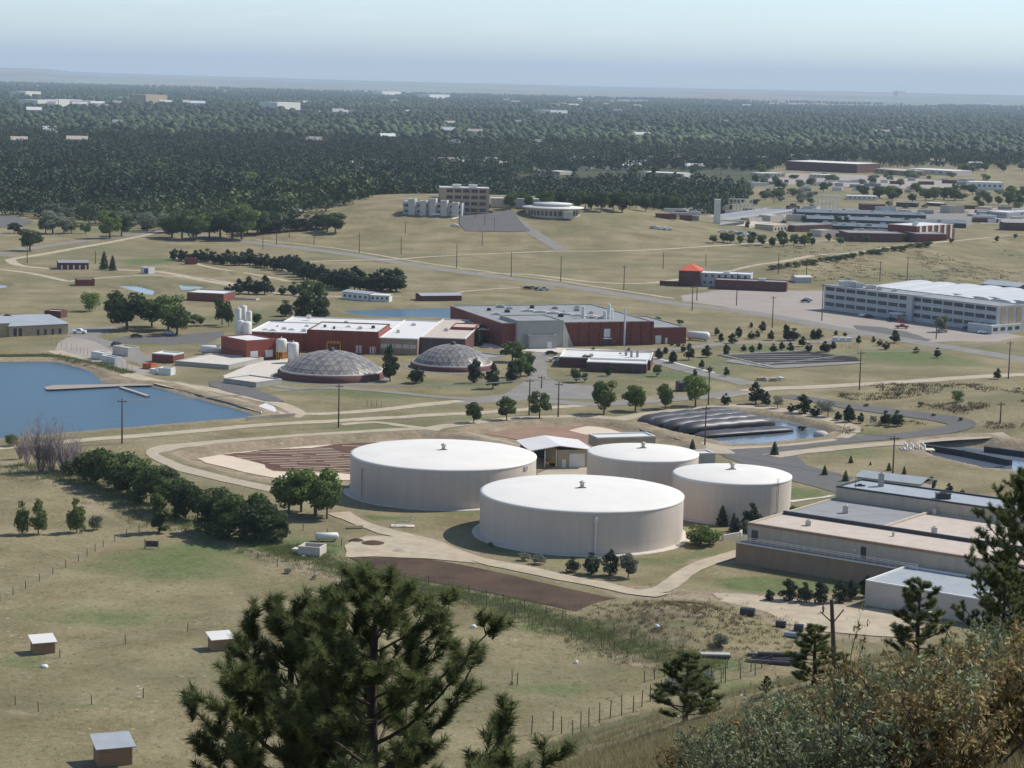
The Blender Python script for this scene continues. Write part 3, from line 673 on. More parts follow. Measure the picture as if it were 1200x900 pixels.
def Z7(l): return [(750+a/4.092, 280+b/4.092, 280+c/4.092) for a,b,c in l]
def Z8(l): return [(950+a/4.092, 280+b/4.092, 280+c/4.092) for a,b,c in l]
def Z6(l): return [(500+a/4, 300+b/4, 300+c/4) for a,b,c in l]
row('pineb', Z7([(367,462,418),(387,492,440),(440,502,440),(472,472,408),(535,480,432),(562,475,432),(533,425,393),(587,445,388),(628,486,432),(700,440,400),(708,488,410),(735,488,412),(830,480,425),(857,478,420)]), 'young pine between the ribbed white pipe and the parking lot', 'young pines west of the parking lot', 1.25)
row('pineb', Z7([(498,537,498),(535,548,500),(575,532,490),(415,558,490),(640,545,490),(680,532,488),(720,541,490),(780,516,460),(808,540,488),(889,542,478),(925,527,485),(320,568,502)]), 'small dark conifer along the back edge of the drying beds', 'small conifers behind the drying beds', 1.3)
row('pineb', Z7([(235,580,490),(207,543,495),(157,594,528),(122,550,508),(88,575,515)]), 'dark conifer beside the drive in front of the brick wing', 'conifers by the brick wing', 1.2)
row('pineb', Z7([(295,628,572),(262,662,615),(333,640,598),(413,658,606)]), 'dark conifer near the lower end of the angled service road', 'conifers by the angled service road', 1.2)
row('pineb', Z7([(555,792,672),(605,802,722),(412,797,725),(785,838,722),(722,832,775),(838,852,785),(948,872,820),(1000,880,785)]), 'dark pine along the road behind the black tube pond', 'pines behind the tube pond', 1.25)
row('olive', Z7([(660,815,745),(900,855,768),(870,842,765)]), 'pale grey green tree behind the black tube pond', 'pale trees behind the tube pond', 1.2)
row('pineb', Z8([(12,480,422),(38,480,420),(120,463,435),(165,466,440),(70,542,478),(107,528,487),(230,503,458),(300,498,462),(330,512,472),(360,530,482),(402,498,430),(505,547,508),(608,570,515)]), 'dark conifer on the grass below the long white office', 'conifers below the long white office', 1.35)
tree('dec', *Z8([(630,447,362)])[0], 'brown green tree standing before the long white office building', None, 1.1, L_OLV)
tree('pineb', *Z8([(896,672,615)])[0], 'lone round pine beside the pole at the far right', None, 1.3)
row('pineb', Z8([(180,880,785),(240,883,825),(360,892,805),(415,897,803),(130,866,822)]), 'pine on the lawn inside the asphalt road bend', 'pines inside the road bend', 1.2)
tree('olive', *Z8([(300,892,840)])[0], 'thin pale tree among the pines inside the road bend')
tree('bush', *Z8([(705,782,712)])[0], 'dark bush on the dry slope above the road bend')
row('bush', Z8([(720,872,850),(265,805,785),(530,800,775),(420,755,735),(590,850,832),(740,825,812)]), 'low shrub on the dry slope beyond the road bend', 'low shrubs on the dry slope', 1.3, L_DECD)
row('dec', Z6([(220,782,672),(375,770,648),(530,760,622)])[:3], 'leafy tree along the track behind the left basin', 'leafy trees along the dirt track', 1.1, [L_DEC,L_DECL])
row('dec', Z6([(830,742,560),(978,727,585),(1118,717,585)])+[(815,476,436)], 'leafy tree along the track behind the right basin', 'leafy trees behind the right basin', 1.0, [L_DECL,L_DEC])
row('pineb', Z6([(225,597,452),(310,622,485),(400,592,470),(480,562,455),(445,540,445)]), 'dark pine beside the second dome', 'pines beside the second dome', 1.15)
row('pineb', [(457,447,399,1.0),(488,449,423,1.3)], 'lone pine on the lawn right of the front dome', 'pines right of the front dome', 1.)
row('dec', [(600,424,397,1.3),(618,430,410,1.2),(610,442,415,1.2)], 'green courtyard tree left of the driveway', 'courtyard trees', 1.2, [L_DECD,L_DEC])
row('con', Z6([(235,420,330),(270,405,357),(300,392,345)]), 'dark conifer against the small red wing', 'conifers against the red wing', 1.2)
row('bush', Z6([(20,412,372),(60,410,368),(100,405,370)]), 'bright green bush behind the second dome', 'bushes behind the second dome', 1.3, L_DECL)
row('dec', Z6([(650,512,465),(755,522,450),(700,592,525),(740,592,545),(690,560,520),(1080,565,500)]), 'courtyard tree beside the low white roofs', 'trees by the low white roofs', 1.15, [L_DECD,L_DEC,L_OLV])
row('pineb', Z6([(850,562,485),(905,502,440),(925,502,445),(965,502,455)]), 'narrow conifer between the low white roofs', 'conifers between the white roofs', .9)
row('pineb', Z6([(948,472,420),(1088,482,425),(1120,457,420),(1155,502,438)]), 'small pine on the verge before the brick wing', 'small pines before the brick wing', 1.2)
row('bush', Z6([(1085,303,280),(1187,320,292),(780,440,425),(1150,420,402),(1180,425,404)]), 'shrub close to the brick wing', 'shrubs by the brick wing', 1.4, L_DECD)
def Z5(l): return [(250+a/4, 300+b/4, 300+c/4) for a,b,c in l]
row('pineb', Z5([(340,282,188),(415,302,150),(500,302,195)]), 'dark pine beyond the white plant roofs', 'pines beyond the white plant roofs', 1.4)
tree('dec', *Z5([(470,300,98)])[0], 'tall leafy tree behind the dark pines near the plant', None, 1.0, L_DECD)
row('pineb', Z5([(75,180,120),(118,180,97),(165,177,86),(205,180,100),(240,180,80),(275,174,130),(322,180,128),(378,182,105),(430,190,110)]), 'dark pine in the short row below the long pine belt', 'short row of pines', 1.5)
blt = []
for i in range(34):
    t = i/33; px = 205+258*t; py = np.interp(px,[205,300,345,370,400,463],[305,312,320,331,340,341]); blt.append((px+rnd.uniform(-2,2), py+rnd.uniform(-1,1), py-np.interp(px,[205,300,400,463],[17,20,28,30])*rnd.uniform(.8,1.12)))
row('pineb', blt, 'dark pine in the long belt behind the plant', 'long belt of dark pines', 1.55, None, .15)
def Z1(l): return [(a/3, 60+b/3, 60+c/3) for a,b,c in l]
row('dec', [(148,387,336,1.5),(178,383,348,1.4),(197,387,340,1.35),(207,392,354,1.2)], 'big spreading shade tree near the white pickup', 'big shade trees by the yard', 1., [L_DEC,L_DECD])
tree('bush', 105, 365, 337, 'bright green round tree alone in the dry field', None, 1.0, L_DECL)
tree('bush', 230.5, 382, 364, 'small round tree left of the silos', None, 1.1)
row('dec', [(260,381,347,.9),(268,383,357,.7),(300,380,365,1.1)], 'tree just behind the silos', 'trees behind the silos', 1., L_DECD)
row('con', [(122,316,294),(132,317,299)], 'conifer beside the long brick shed', 'pair of conifers', 1.25)
row('dec', Z1([(105,702,622),(50,640,600)]), 'dark round tree at the far left roadside', 'round trees at the far left', 1.5, L_DECD)
row('dec', Z1([(185,642,555),(250,640,585),(300,642,600),(160,640,580),(225,642,575)]), 'light leafy tree in the far left hedge', 'far left hedge trees', 1.3, [L_DEC,L_DECL,L_OLV])
row('dec', Z1([(385,658,552),(428,650,572),(515,637,592)]), 'roadside tree near the bend of the far left road', 'roadside trees', 1.2, [L_DECD,L_DEC])
row('dec', Z1([(605,655,570),(640,660,552),(690,665,565),(735,658,560),(775,655,550),(815,662,540),(850,662,530),(905,645,555),(1150,635,560),(1180,640,565)]), 'leafy tree in the grove by the highway', 'grove by the highway', 1.45, [L_DEC,L_DECD,L_DEC])
row('pineb', Z1([(870,640,560),(945,638,562),(975,636,560),(1018,632,555),(1045,630,560),(1080,628,562),(1110,622,560),(1135,625,565),(925,640,575)]), 'conifer in the dark row by the highway', 'dark row by the highway', 1.7)
# dark hedge line of the pasture
row('dec', [(97,562,527,1.2),(112,566,524,1.1),(127,570,522,1.2),(141,575,522,1.2),(150,580,540,1.2),(163,583,533,1.2),(178,590,540,1.2),(192,598,545,1.2),(205,603,552,1.2),(217,607,556,1.1),(232,610,570,1.1),(252,624,568,1.2),(268,628,570,1.2),(286,632,568,1.2),(300,634,573,1.2),(316,632,590,1.2),(330,634,602,1.)], 'dense dark tree in the hedge beside the pasture', 'hedge of dense dark trees', 1.25, [L_DECD,L_DECD,L_DEC])
row('bush', [(105,566,548),(160,590,570),(210,608,590),(240,622,600),(260,632,604),(295,636,610),(322,636,612),(85,556,535)], 'low dark bush under the pasture hedge', 'bushes under the hedge', 1.5, L_DECD)
row('bare', [(32,545,503),(48,553,490),(60,553,497),(75,554,500),(88,551,512),(24,538,508)], 'leafless pinkish grey shrub at the pond corner', 'bare shrubs by the pond', .8)
tree('bush', 14, 523, 505, 'small green bush at the near shore of the blue pond')
row('pineb', [(26,626,577,.8),(45,626,580,.75),(90,624,573,.8)], 'upright young tree standing in the lower left pasture', 'upright pasture trees', .8, L_DEC)
tree('bush', 114, 621, 599, 'small light green sapling in the lower left pasture', None, .9, L_OLV)
tree('col', 187, 624, 577, 'pale green upright tree beside the fence corner', None, 1.5, L_DEC)
row('dec', [(338,602,550,1.1),(353,600,541,1.2),(370,604,538,1.2),(383,608,556,1.0)], 'bright green shade tree left of the biggest tank', 'shade trees by the left tank', 1.1, [L_DEC,L_DECL])
def Z4(l): return [(650+a/4, 460+b/4, 460+c/4) for a,b,c in l]
row('pineb', Z4([(82,842,745),(172,852,718),(258,857,702)]), 'young pine on the verge below the nearest tank', 'young pines below the nearest tank', 1.15)
tree('dec', *Z4([(345,867,735)])[0], 'slim light tree below the nearest tank wall', None, 1.0, L_OLV)
row('bush', [(615,657,645),(632,661,647)], 'small grey bush at the foot of the nearest tank', 'small bushes by the nearest tank', 1.2, L_OLV)
row('con', Z4([(785,625,522),(838,650,557),(855,645,580)]), 'dark spruce before the right tank', 'spruces before the right tank', 1.1)
tree('pineb', *Z4([(920,652,478)])[0], 'tallest pine in front of the right tank', None, 1.0)
row('dec', Z4([(885,662,590),(1010,605,540)]), 'thin young tree before the right tank', 'thin trees by the right tank', 1.1, [L_DECD,L_OLV])
for i,(x_,w_) in enumerate(((690,1.3),(725,1.4),(660,1.2))): tree('bush', 650+x_/4, 460+(718-i*5)/4, 460+(600+i*15)/4, ['large bright green bush right of the nearest tank','rounded right half of the bright green bush clump','lower left lobe of the bright green bush clump'][i], 'bright green bush clump', w_, L_DECL)
tree('con', *Z4([(645,275,215)])[0], 'small conifer just behind the middle tank', None, 1.2)
tree('con', *Z4([(1030,292,226)])[0], 'small dark conifer beside the asphalt junction', None, 1.3)
tree('bush', *Z4([(1120,582,515)])[0], 'dark bush between the right tank and the low building', None, 1.2, L_DECD)
row('pineb', [(902,704,687,1.3),(925,704,671),(942,706,675),(962,708,673),(984,706,672),(998,703,676),(1015,700,668)], 'small pine on the lawn below the low terrace', 'small pines below the terrace', 1.2)
def Z9(l): return [(900+a/4, 460+b/4, 460+c/4) for a,b,c in l]
row('con', Z9([(388,330,293),(265,387,338),(363,416,362),(567,366,325),(638,382,342),(480,340,320)]), 'sapling on the bank above the low building', 'saplings on the bank', 1.3, L_DECD)
row('pineb', Z9([(765,452,378),(848,467,418),(910,478,445)]), 'dark pine behind the raised roof block', 'pines behind the raised roof', 1.4)
# far right shrubs on the berm and dark trees by the dark roofed campus
row('bush', [(905+i*9.5, 316-i*1.45+rnd.uniform(-1,2), 309-i*1.45) for i in range(20)], 'scrub bush along the foot of the berm track', 'scrub along the berm', 1.8, L_DECD, .3)
row('dec', [(848,284,271),(856,285,272),(868,286,274),(880,288,275),(893,288,274),(905,290,276),(918,289,276),(930,288,273),(943,289,274),(952,288,277),(985,287,277),(1000,284,276),(1060,283,274),(1115,285,278),(1190,280,273),(1168,284,276)], 'small tree before the dark roofed campus', 'small trees before the campus', 1.1, [L_DEC,L_DECD])
# ------------------------------------------------------------------ far woods
def ico():
    t = (1+5**.5)/2; v = np.array([(-1,t,0),(1,t,0),(-1,-t,0),(1,-t,0),(0,-1,t),(0,1,t),(0,-1,-t),(0,1,-t),(t,0,-1),(t,0,1),(-t,0,-1),(-t,0,1)],float); v /= np.linalg.norm(v[0])
    f = [(0,11,5),(0,5,1),(0,1,7),(0,7,10),(0,10,11),(1,5,9),(5,11,4),(11,10,2),(10,7,6),(7,1,8),(3,9,4),(3,4,2),(3,2,6),(3,6,8),(3,8,9),(4,9,5),(2,4,11),(6,2,10),(8,6,7),(9,8,1)]
    vs = list(v); cache = {}; out = []
    def mid(a,b):
        k = (min(a,b),max(a,b))
        if k not in cache: m = vs[a]+vs[b]; vs.append(m/np.linalg.norm(m)); cache[k] = len(vs)-1
        return cache[k]
    for a,b,c in f: ab,bc,ca_ = mid(a,b),mid(b,c),mid(c,a); out += [(a,ab,ca_),(b,bc,ab),(c,ca_,bc),(ab,bc,ca_)]
    return np.array(vs), np.array(out)
IV, IF = ico()
def woods_pts(d0, d1, rowk, w0):
    P_ = []; d = d0
    while d < d1:
        wdt = w0; hw = .27*d+30; n = int(2*hw/wdt); xs = -hw+np.arange(n)*wdt+rng.uniform(-.5,.5,n)*wdt; ys = d+rng.uniform(-.5,.5,n)*rowk*d*1.2
        P_.append(np.stack([xs,ys],-1)); d *= 1+rowk
    return np.concatenate(P_)
EX = [-600,0,100,200,300,400,470,520,600,680,760,830,870,900,1200,1800]
def edge_at(x, y): return np.interp(600+F*x/y, EX, [1520,1470,1400,1350,1340,1400,1640,1690,1720,1700,1620,1640,1900,2700,2900,2950])
CLEAR = []
def clear(pts): CLEAR.append(W(pts))
clear([(60,207),(100,201),(140,205),(118,210),(75,211)])  # small meadow
clear([(590,208),(700,200),(900,200),(1210,195),(1210,250),(900,250),(880,232),(830,222),(760,216),(640,218),(600,214)])
clear([(400,192),(600,194),(620,199),(400,199)])
for st_ in STRIPS: clear(st_)
pts = np.concatenate([woods_pts(1320, 3300, .0145, 10.), woods_pts(3300, 16500, .0145, 11.)])
x, y = pts[:,0], pts[:,1]; keep = y > edge_at(x,y)
for c in CLEAR: keep &= sdf(x,y,c) < 0
dn_ = vnoise(x,y,260,77)*.55+vnoise(x,y,70,78)*.45; keep &= (dn_ > .24+.06*sst(5000,9000,y)+.22*sst(10500,14000,y)) | (y < 2600)
belt = (sst(4200,4800,y)*(1-sst(7500,8200,y))) > .5
pts = pts[keep]; 
def blobs(name, pts, hmin, hmax, lod):
    n = len(pts); x, y = pts[:,0], pts[:,1]; z = h_base(x,y); H = rng.uniform(hmin,hmax,n)*(1+.35*(vnoise(x,y,150,5)-.5)); Wd = H*rng.uniform(.34,.66,n)
    tt = np.clip(.42+rng.uniform(-.3,.3,n)+.8*(vnoise(x,y,230,6)-.5)+.4*(vnoise(x,y,60,16)-.5)-.35*sst(4300,4800,y)*(1-sst(6500,7500,y))-.3*sst(8200,9500,y)*(1-sst(12000,13000,y)),0,1)
    if lod == 0:
        nv, nf = len(IV), len(IF); D_ = 1+rng.uniform(-.28,.28,(n,nv,1))
        V = IV[None]*D_*np.stack([Wd,Wd,H*.52],-1)[:,None,:]+np.stack([x,y,z+H*.5],-1)[:,None,:]
        Fc = (IF[None]+np.arange(n)[:,None,None]*nv).reshape(-1)
        return npmesh(name, V.reshape(-1,3), 3, n*nf, Fc, L_FAR, np.clip(np.repeat(tt,nv)+rng.uniform(-.15,.15,n*nv),0,1))
    else:   # leaf clump cards
        k = 150; u = rng.normal(size=(n,k,3)); u /= np.linalg.norm(u,axis=-1,keepdims=True); rr = rng.uniform(.55,1.08,(n,k,1))
        lob = 1+.25*np.sin(u[...,0:1]*4+x[:,None,None])*np.cos(u[...,2:3]*5+y[:,None,None])
        Pp = u*rr*lob*np.stack([Wd,Wd,H*.5],-1)[:,None,:]+np.stack([x,y,z+H*.52],-1)[:,None,:]
        v = leafquads(Pp.reshape(-1,3), u.reshape(-1,3), np.repeat(H*.070,k), 5, 1.0)
        return npmesh(name, v, 4, n*k, np.arange(n*k*4), L_FAR, np.clip(np.repeat(np.repeat(tt,k)+rng.uniform(-.2,.2,n*k),4),0,1))
pn = pts[pts[:,1] < 3300]; pf = pts[pts[:,1] >= 3300]
print('woods', len(pn), len(pf))
o = struct(obj('woodland', blobs('woodland', pn, 7, 17, 1)), 'stuff')
o['label'] = 'dense green woods covering the plain behind the hill building'
o = struct(obj('far_woodland', blobs('far_woodland', pf, 6, 17, 0)), 'stuff')
o['label'] = 'hazy dark town woods stretching towards the horizon'
# distinguishable nearest trees of the wood
row('olive', [(4+i*13+rnd.uniform(-4,4), 251+i*1.3+rnd.uniform(-8,3), 234+i*1.1+rnd.uniform(-4,4)) for i in range(20)], 'silvery shrub tree at the front of the left wood', 'silvery trees before the left wood', 1.5, L_OLV, .2)
row('dec', [(134,207,188,1.5),(184,212,190,1.5),(150,216,198,1.6),(290,225,200,1.6),(330,228,206,1.6)], 'yellow green crown standing out in the left wood', 'yellow green crowns', 1.2, L_DECL)
row('dec', [(600+i*10.5+rnd.uniform(-3,3), 243+i*.3+rnd.uniform(-4,3), 222+i*.25+rnd.uniform(-4,4)) for i in range(22)], 'tall tree in the front of the wood behind the round building', 'front trees behind the round building', 1.1, [L_DECD,L_DEC,L_DECD])
row('dec', [(915,230,218),(930,231,220),(965,225,213),(1030,232,217),(1042,233,216),(1052,232,219),(1085,235,220),(1095,235,219),(1106,234,218),(1118,235,220),(1145,238,228),(1158,240,226),(1170,240,229),(1182,241,228),(1195,242,230),(1185,226,217),(1199,227,218)], 'green tree in the open land beyond the campus', 'trees beyond the campus', 1.3, [L_DEC,L_DECD])
# ------------------------------------------------------------------ buildings
def frame(a, b):
    a = np.array(a[:2]); b = np.array(b[:2]); u = b-a; L = np.linalg.norm(u); u /= L; v = np.array([-u[1],u[0]])
    if v@a < 0: v = -v
    return a, u, v, L
def rectpts(a, u, v, L, D, s=0., t=0.): return [tuple(a+u*s+v*t), tuple(a+u*(s+L)+v*t), tuple(a+u*(s+L)+v*(t+D)), tuple(a+u*s+v*(t+D))]
def wallroof(parent, poly, z0, z1, wm, rm, par=.45, cope=None, extra=None, rname='roof'):
    org = parent.location
    b = MB().prism(poly, z0-.3, z1-.35, cap=False)
    if extra: extra(b)
    b.build('wall', wm, parent, org)
    pa = np.array(poly); c = pa.mean(0); inn = []
    n = len(poly)
    for i in range(n):
        p = pa[i]; e1 = pa[i]-pa[i-1]; e2 = pa[(i+1)%n]-pa[i]; e1 /= np.linalg.norm(e1); e2 /= np.linalg.norm(e2)
        n1 = np.array([-e1[1],e1[0]]); n2 = np.array([-e2[1],e2[0]])
        if n1@(c-p) < 0 and n2@(c-p) < 0: n1, n2 = -n1, -n2
        bi = (n1+n2); bi /= np.linalg.norm(bi)+1e-9; k = .4/max(.35,bi@n1); inn.append(tuple(p+bi*k))
    MB().prism(poly, z1-.42, z1-.34, cap=True).build(rname, rm, parent, org)
    if par:
        b = MB(); vs = [(x,y,z1-.36) for x,y in poly]+[(x,y,z1) for x,y in poly]+[(x,y,z1) for x,y in inn]+[(x,y,z1-.33) for x,y in inn]
        fs = []
        for i in range(n):
            j = (i+1)%n
            for k in range(3): fs.append((k*n+i,k*n+j,(k+1)*n+j,(k+1)*n+i))
        b.add(vs, fs).build('coping', cope or wm, parent, org)
def winrow(parent, a, u, v, L, z0, z1, n, frac=.7, m=None, s0=0., name='window', t=0., pr=.06):
    org = parent.location; st = L/n; rz = math.atan2(u[1],u[0])
    base = None
    for i in range(n):
        c = a+u*(s0+st*(i+.5))-v*(pr/2-.01)+v*t
        if base is None:
            base = MB().box((0,0,0),(st*frac,pr,z1-z0)).build(name, m or M['glass'], parent); o = base
        else:
            o = base.copy(); COL.objects.link(o); o.parent = parent
        o.location = (c[0]-org[0], c[1]-org[1], (z0+z1)/2-org[2]); o.rotation_euler = (0,0,rz)
def vent(parent, pt, z, m=None, d=(1.4,1.4,1.1), name='roof_vent'):
    org = parent.location; b = MB(); b.box((pt[0],pt[1],z+d[2]/2-.1), d); b.box((pt[0],pt[1],z+d[2]-.03),(d[0]*1.12,d[1]*1.12,.12)); 
    vo_ = MB().box((pt[0],pt[1],z+d[2]+.12),(d[0]*.45,d[1]*.45,.3)).build('vent_cap', m or M['silver'], b.build(name, m or M['silver'], parent, org), org)
def ribs(a,u,v,L,z0,z1,n,w=.35,dp=.35):
    def f(b):
        rz = math.atan2(u[1],u[0])
        for i in range(n+1):
            c = a+u*(L*i/n)-v*dp/2; b.box((c[0],c[1],(z0+z1)/2),(w,dp,z1-z0),rz)
    return f
# --- tanks
def tank(xl, xr, cy, label, hw=8.9):
    p0 = PZ((xl+xr)/2, cy, hw); x, y = p0[0], p0[1]; y = y; r = (xr-xl)/2*math.hypot(math.hypot(x,y),CH-hw)/F
    # exact: silhouette radius
    t = thing('water_tank', (x,y,0), label, 'water tank', 'round storage tanks'); n = 128
    MB().lathe((0,0,0), [(r,-.4),(r,.35),(r,hw*.5),(r,hw)], n).build('tank_wall', M['tank'], t)
    MB().lathe((0,0,0), [(r+.10,hw-.25),(r+.12,hw+.02),(r*.97,hw+.22),(r*.5,hw+.75),(0.9,hw+1.15)], n).build('tank_roof', M['tank_roof'], t)
    MB().lathe((0,0,0), [(r+1.6,.02),(r+1.5,.16),(r+.02,.2)], n, False).build('footing', M['lconc'], t)
    b = MB(); b.lathe((0,0,hw+1.05),[(.42,0),(.42,1.0),(.62,1.05),(.62,1.35),(.1,1.6)],14).build('roof_vent', M['lconc'], t)
    return t, x, y, r
def tank_extras(t, r, az, kind, hw=8.9):
    a = R(az); dx, dy = math.sin(a), -math.cos(a); px_, py_ = dx*(r+.35), dy*(r+.35)
    if kind == 'pipe':
        MB().tube([(px_,py_,.2),(px_,py_,hw-.8)],[.22,.22],8).build('downpipe', M['white'], t)
        MB().box((px_,py_,hw-1.6),(.7,.7,1.0),a).build('overflow_box', M['white'], t)
    elif kind == 'ladder':
        b = MB()
        for s in (-.25,.25): b.tube([(px_+dy*-s,py_+dx*s,.3),(px_+dy*-s,py_+dx*s,hw+1)],.05,4)
        for i in range(26): b.tube([(px_+dy*.25,py_-dx*.25,.5+i*.35),(px_-dy*.25,py_+dx*.25,.5+i*.35)],.03,4)
        b.build('ladder', M['dark'], t)
    elif kind == 'niche':
        MB().box((dx*(r+.12),dy*(r+.12),hw*.42),(1.3,.5,hw*.8),a).build('overflow_pipe', M['tank'], t)
    elif kind == 'hatch':
        MB().box((dx*(r+.05),dy*(r+.05),hw-1.0),(1.6,.3,.9),a).build('hatch', M['silver'], t)
t1,x1_,y1_,r1 = tank(411,628.5,532.5,'largest beige tank at the left of the tank group, beside the brown furrowed basin')
t3,x3_,y3_,r3 = tank(563,801,577.5,'nearest beige tank, in front with a white downpipe on its wall')
t2,x2_,y2_,r2 = tank(688.5,818.5,530.3,'middle beige tank beside the shed, half hidden by the nearest tank')
t4,x4_,y4_,r4 = tank(789,927,555.5,'rightmost beige tank with a thin dark ladder, pines before it')
tank_extras(t1,r1,-58,'niche'); tank_extras(t1,r1,-35,'ladder') if False else None; tank_extras(t1,r1,62,'hatch'); tank_extras(t3,r3,6,'pipe'); tank_extras(t4,r4,42,'ladder'); tank_extras(t2,r2,-5,'ladder') if False else None
# --- garage shed by the tanks
def shed_tanks():
    a,u,v,L = frame(PZ(624,549), PZ(690,548)); t = thing('vehicle_shed', (*a,0), 'tan vehicle shed with white gabled roof and an open bay, left of the middle tank', 'shed')
    org = t.location; h = 4.6; D = 14; br = 6.4
    MB().prism(rectpts(a,u,v,L-br,D,br), -.2, h, cap=False).build('wall', M['tan'], t, org)
    b = MB(); c = [a-u*1-v*1.2, a+u*(L+1)-v*1.2, a+u*(L+1)+v*(D+1), a-u*1+v*(D+1)]; m1 = a+u*L*.45-v*1.2; m2 = a+u*L*.45+v*(D+1)
    def q(p,z): return (p[0],p[1],z)
    b.add([q(c[0],h+.1),q(m1,h+1.3),q(m2,h+1.3),q(c[3],h+.1),q(c[1],h+.1),q(c[2],h+.1),q(c[0],h-.1),q(m1,h+1.1),q(m2,h+1.1),q(c[3],h-.1),q(c[1],h-.1),q(c[2],h-.1)], [(0,1,2,3),(1,4,5,2),(6,7,1,0),(7,10,4,1),(9,8,7,6),(8,11,10,7),(4,10,11,5),(0,3,9,6)]).build('roof', M['whiteroof'], t, org)
    MB().prism(rectpts(a,u,v,br,.3,0,D-.4), -.2, h, cap=False).build('back_wall', M['dark'], t, org)
    for s,k in ((.2,.3),(br-.3,.2),(br*.5,.3)):
        p = a+u*s+v*k; MB().tube([(p[0],p[1],0),(p[0],p[1],h)],.14,6).build('post', M['white'], t, org)
    winrow(t,a,u,v,4.2,.0,3.6,1,.95,M['white'],L-5.2,'roller_door'); winrow(t,a,u,v,1.1,.1,2.2,1,.9,M['white'],L-7.0,'door')
    return a,u,v
sa,su,sv = shed_tanks()
def yellow_dozer(px, py, label, s=1.):
    p = PG(px,py); t = thing('excavator', p, label, 'digger', None, .3, s)
    MB().box((0,0,.9),(2.6,1.3,.7)).build('body', M['yellow'], t); MB().box((.3,0,1.7),(1.1,1.1,1.0)).build('cab', M['yellow'], t)
    for k in (-.75,.75): MB().box((0,k,.35),(2.9,.45,.7)).build('track', M['rubber'], t)
    MB().box((-1.9,0,.6),(.25,2.0,.9)).build('blade', M['yellow'], t); MB().box((.3,-.58,1.85),(.8,.05,.6)).build('window', M['glass'], t)
yellow_dozer(650,545.5,'small yellow digger parked in the open bay of the tan shed')
yellow_dozer(22,392,'yellow digger beside the tan metal building at far left',1.5)
# white roof strip behind the middle tank
a,u,v,L = frame(PZ(700,524),PZ(768,522)); t = thing('long_shed',(*a,0),'low white roofed shed behind the middle tank','shed')
wallroof(t, rectpts(a,u,v,L,7), 0, 2.6, M['tan'], M['whiteroof'], .2, M['white'])
a,u,v,L = frame(PZ(812,544),PZ(838,543)); t = thing('small_shed',(*a,0),'small flat roofed hut right behind the middle tank','shed')
wallroof(t, rectpts(a,u,v,L,5), 0, 2.8, M['conc'], M['whiteroof'], .2, M['white'])
# --- low terrace building (right)
O = np.array([46.,439.6]); u = np.array([.81,-.587]); v = np.array([.587,.81]); u/=np.linalg.norm(u); v/=np.linalg.norm(v)
t = thing('low_building',(O[0],O[1],0),'large low building with tan and grey flat roofs above a brown terrace wall','building'); org = t.location
MB().prism(rectpts(O,u,v,40,3.2), -.3, 4.15, cap=True).build('terrace_wall', M['brownwall'], t, org)
b = MB()
rzu = math.atan2(u[1],u[0]); c = O+u*20-v*.1; b.box((c[0],c[1],4.25),(40.4,.5,.22),rzu); b.build('terrace_kerb', M['white'], t, org)
b = MB()
for zz in (4.75,5.15,5.5):
    b.tube([(*(O+u*.2+v*.1),zz),(*(O+u*40+v*.1),zz)],.05,4)
    b.tube([(*(O+u*.2+v*.1),zz),(*(O+u*.2+v*3),zz)],.05,4)
for i in range(27): p = O+u*(.2+i*1.53)+v*.1; b.tube([(*p,4.2),(*p,5.5)],.045,4)
b.build('railing', M['white'], t, org)
A_ = O+v*3.0+u*.8
wallroof(t, rectpts(A_,u,v,64,37), 0, 8.0, M['taupe'], M['tanroof'], .45, M['taupe'])
MB().prism(rectpts(A_,u,v,22,22,.45,14.6), 7.5, 7.72).build('roof_membrane', M['greyroof'], t, org)
b = MB(); c = A_+u*32+v*14.3; b.box((c[0],c[1],8.0),(63.4,.5,.8),rzu); b.build('roof_kerb', M['dark'], t, org)
b = MB(); c = A_+u*22.6+v*25.5; b.box((c[0],c[1],7.85),(.5,22,.5),rzu); b.build('roof_kerb', M['taupe'], t, org)
wallroof(t, rectpts(A_,u,v,50,12,.3,37.1), 0, 10.6, M['taupe'], M['blueroof'], .45, M['dark'])
MB().prism(rectpts(A_,u,v,63.4,.6,.2,-.22), 7.5, 8.02, True, True).build('fascia', M['brownwall'], t, org)
winrow(t,A_,u,v,1.9,4.6,6.6,1,.8,M['glass'],.8,'window'); winrow(t,A_,u,v,1.3,4.3,6.7,1,.9,M['dark'],25.5,'door'); winrow(t,A_,u,v,.5,5.5,5.9,1,.9,M['white'],24,'wall_lamp')
for s,k,d in ((10,7,(1,1,1)),(9.5,24,(1,1,1.6)),(33,17,(1,1,1.3)),(28,9,(.4,.4,.8)),(24,36,(.7,.7,1)),(45,9,(.4,.4,.8)),(40,25,(.4,.4,.9))): vent(t, A_+u*s+v*k, 7.7, M['lconc'], d)
vent(t, A_+u*7+v*45, 10.2, M['conc'], (1.1,1.1,2.9)); vent(t, A_+u*23.5+v*41, 10.2, M['dark'], (3,1.6,1.2)); vent(t,A_+u*3.5+v*42,10.2,M['dark'],(2,.8,.3))
MB().tube([(*(A_+u*4.5+v*38),10),(*(A_+u*4.5+v*38),13)],.06,5).build('mast', M['dark'], t, org)
B_ = np.array([66.8,405.2]); t = thing('low_annex',(B_[0],B_[1],0),'pale walled low building with blue grey roof, partly behind the right pines','building')
wallroof(t, rectpts(B_,u,v,46,17), 0, 4.8, M['lconc'], M['blueroof'], .4, M['white'])
winrow(t,B_,u,v,3,1.2,3.2,1,.9,M['glass'],24,'window'); winrow(t,B_,u,v,12,1.2,3.2,3,.4,M['glass'],30,'window'); vent(t,B_+u*20+v*9,4.6,M['silver'],(.9,.9,.9))
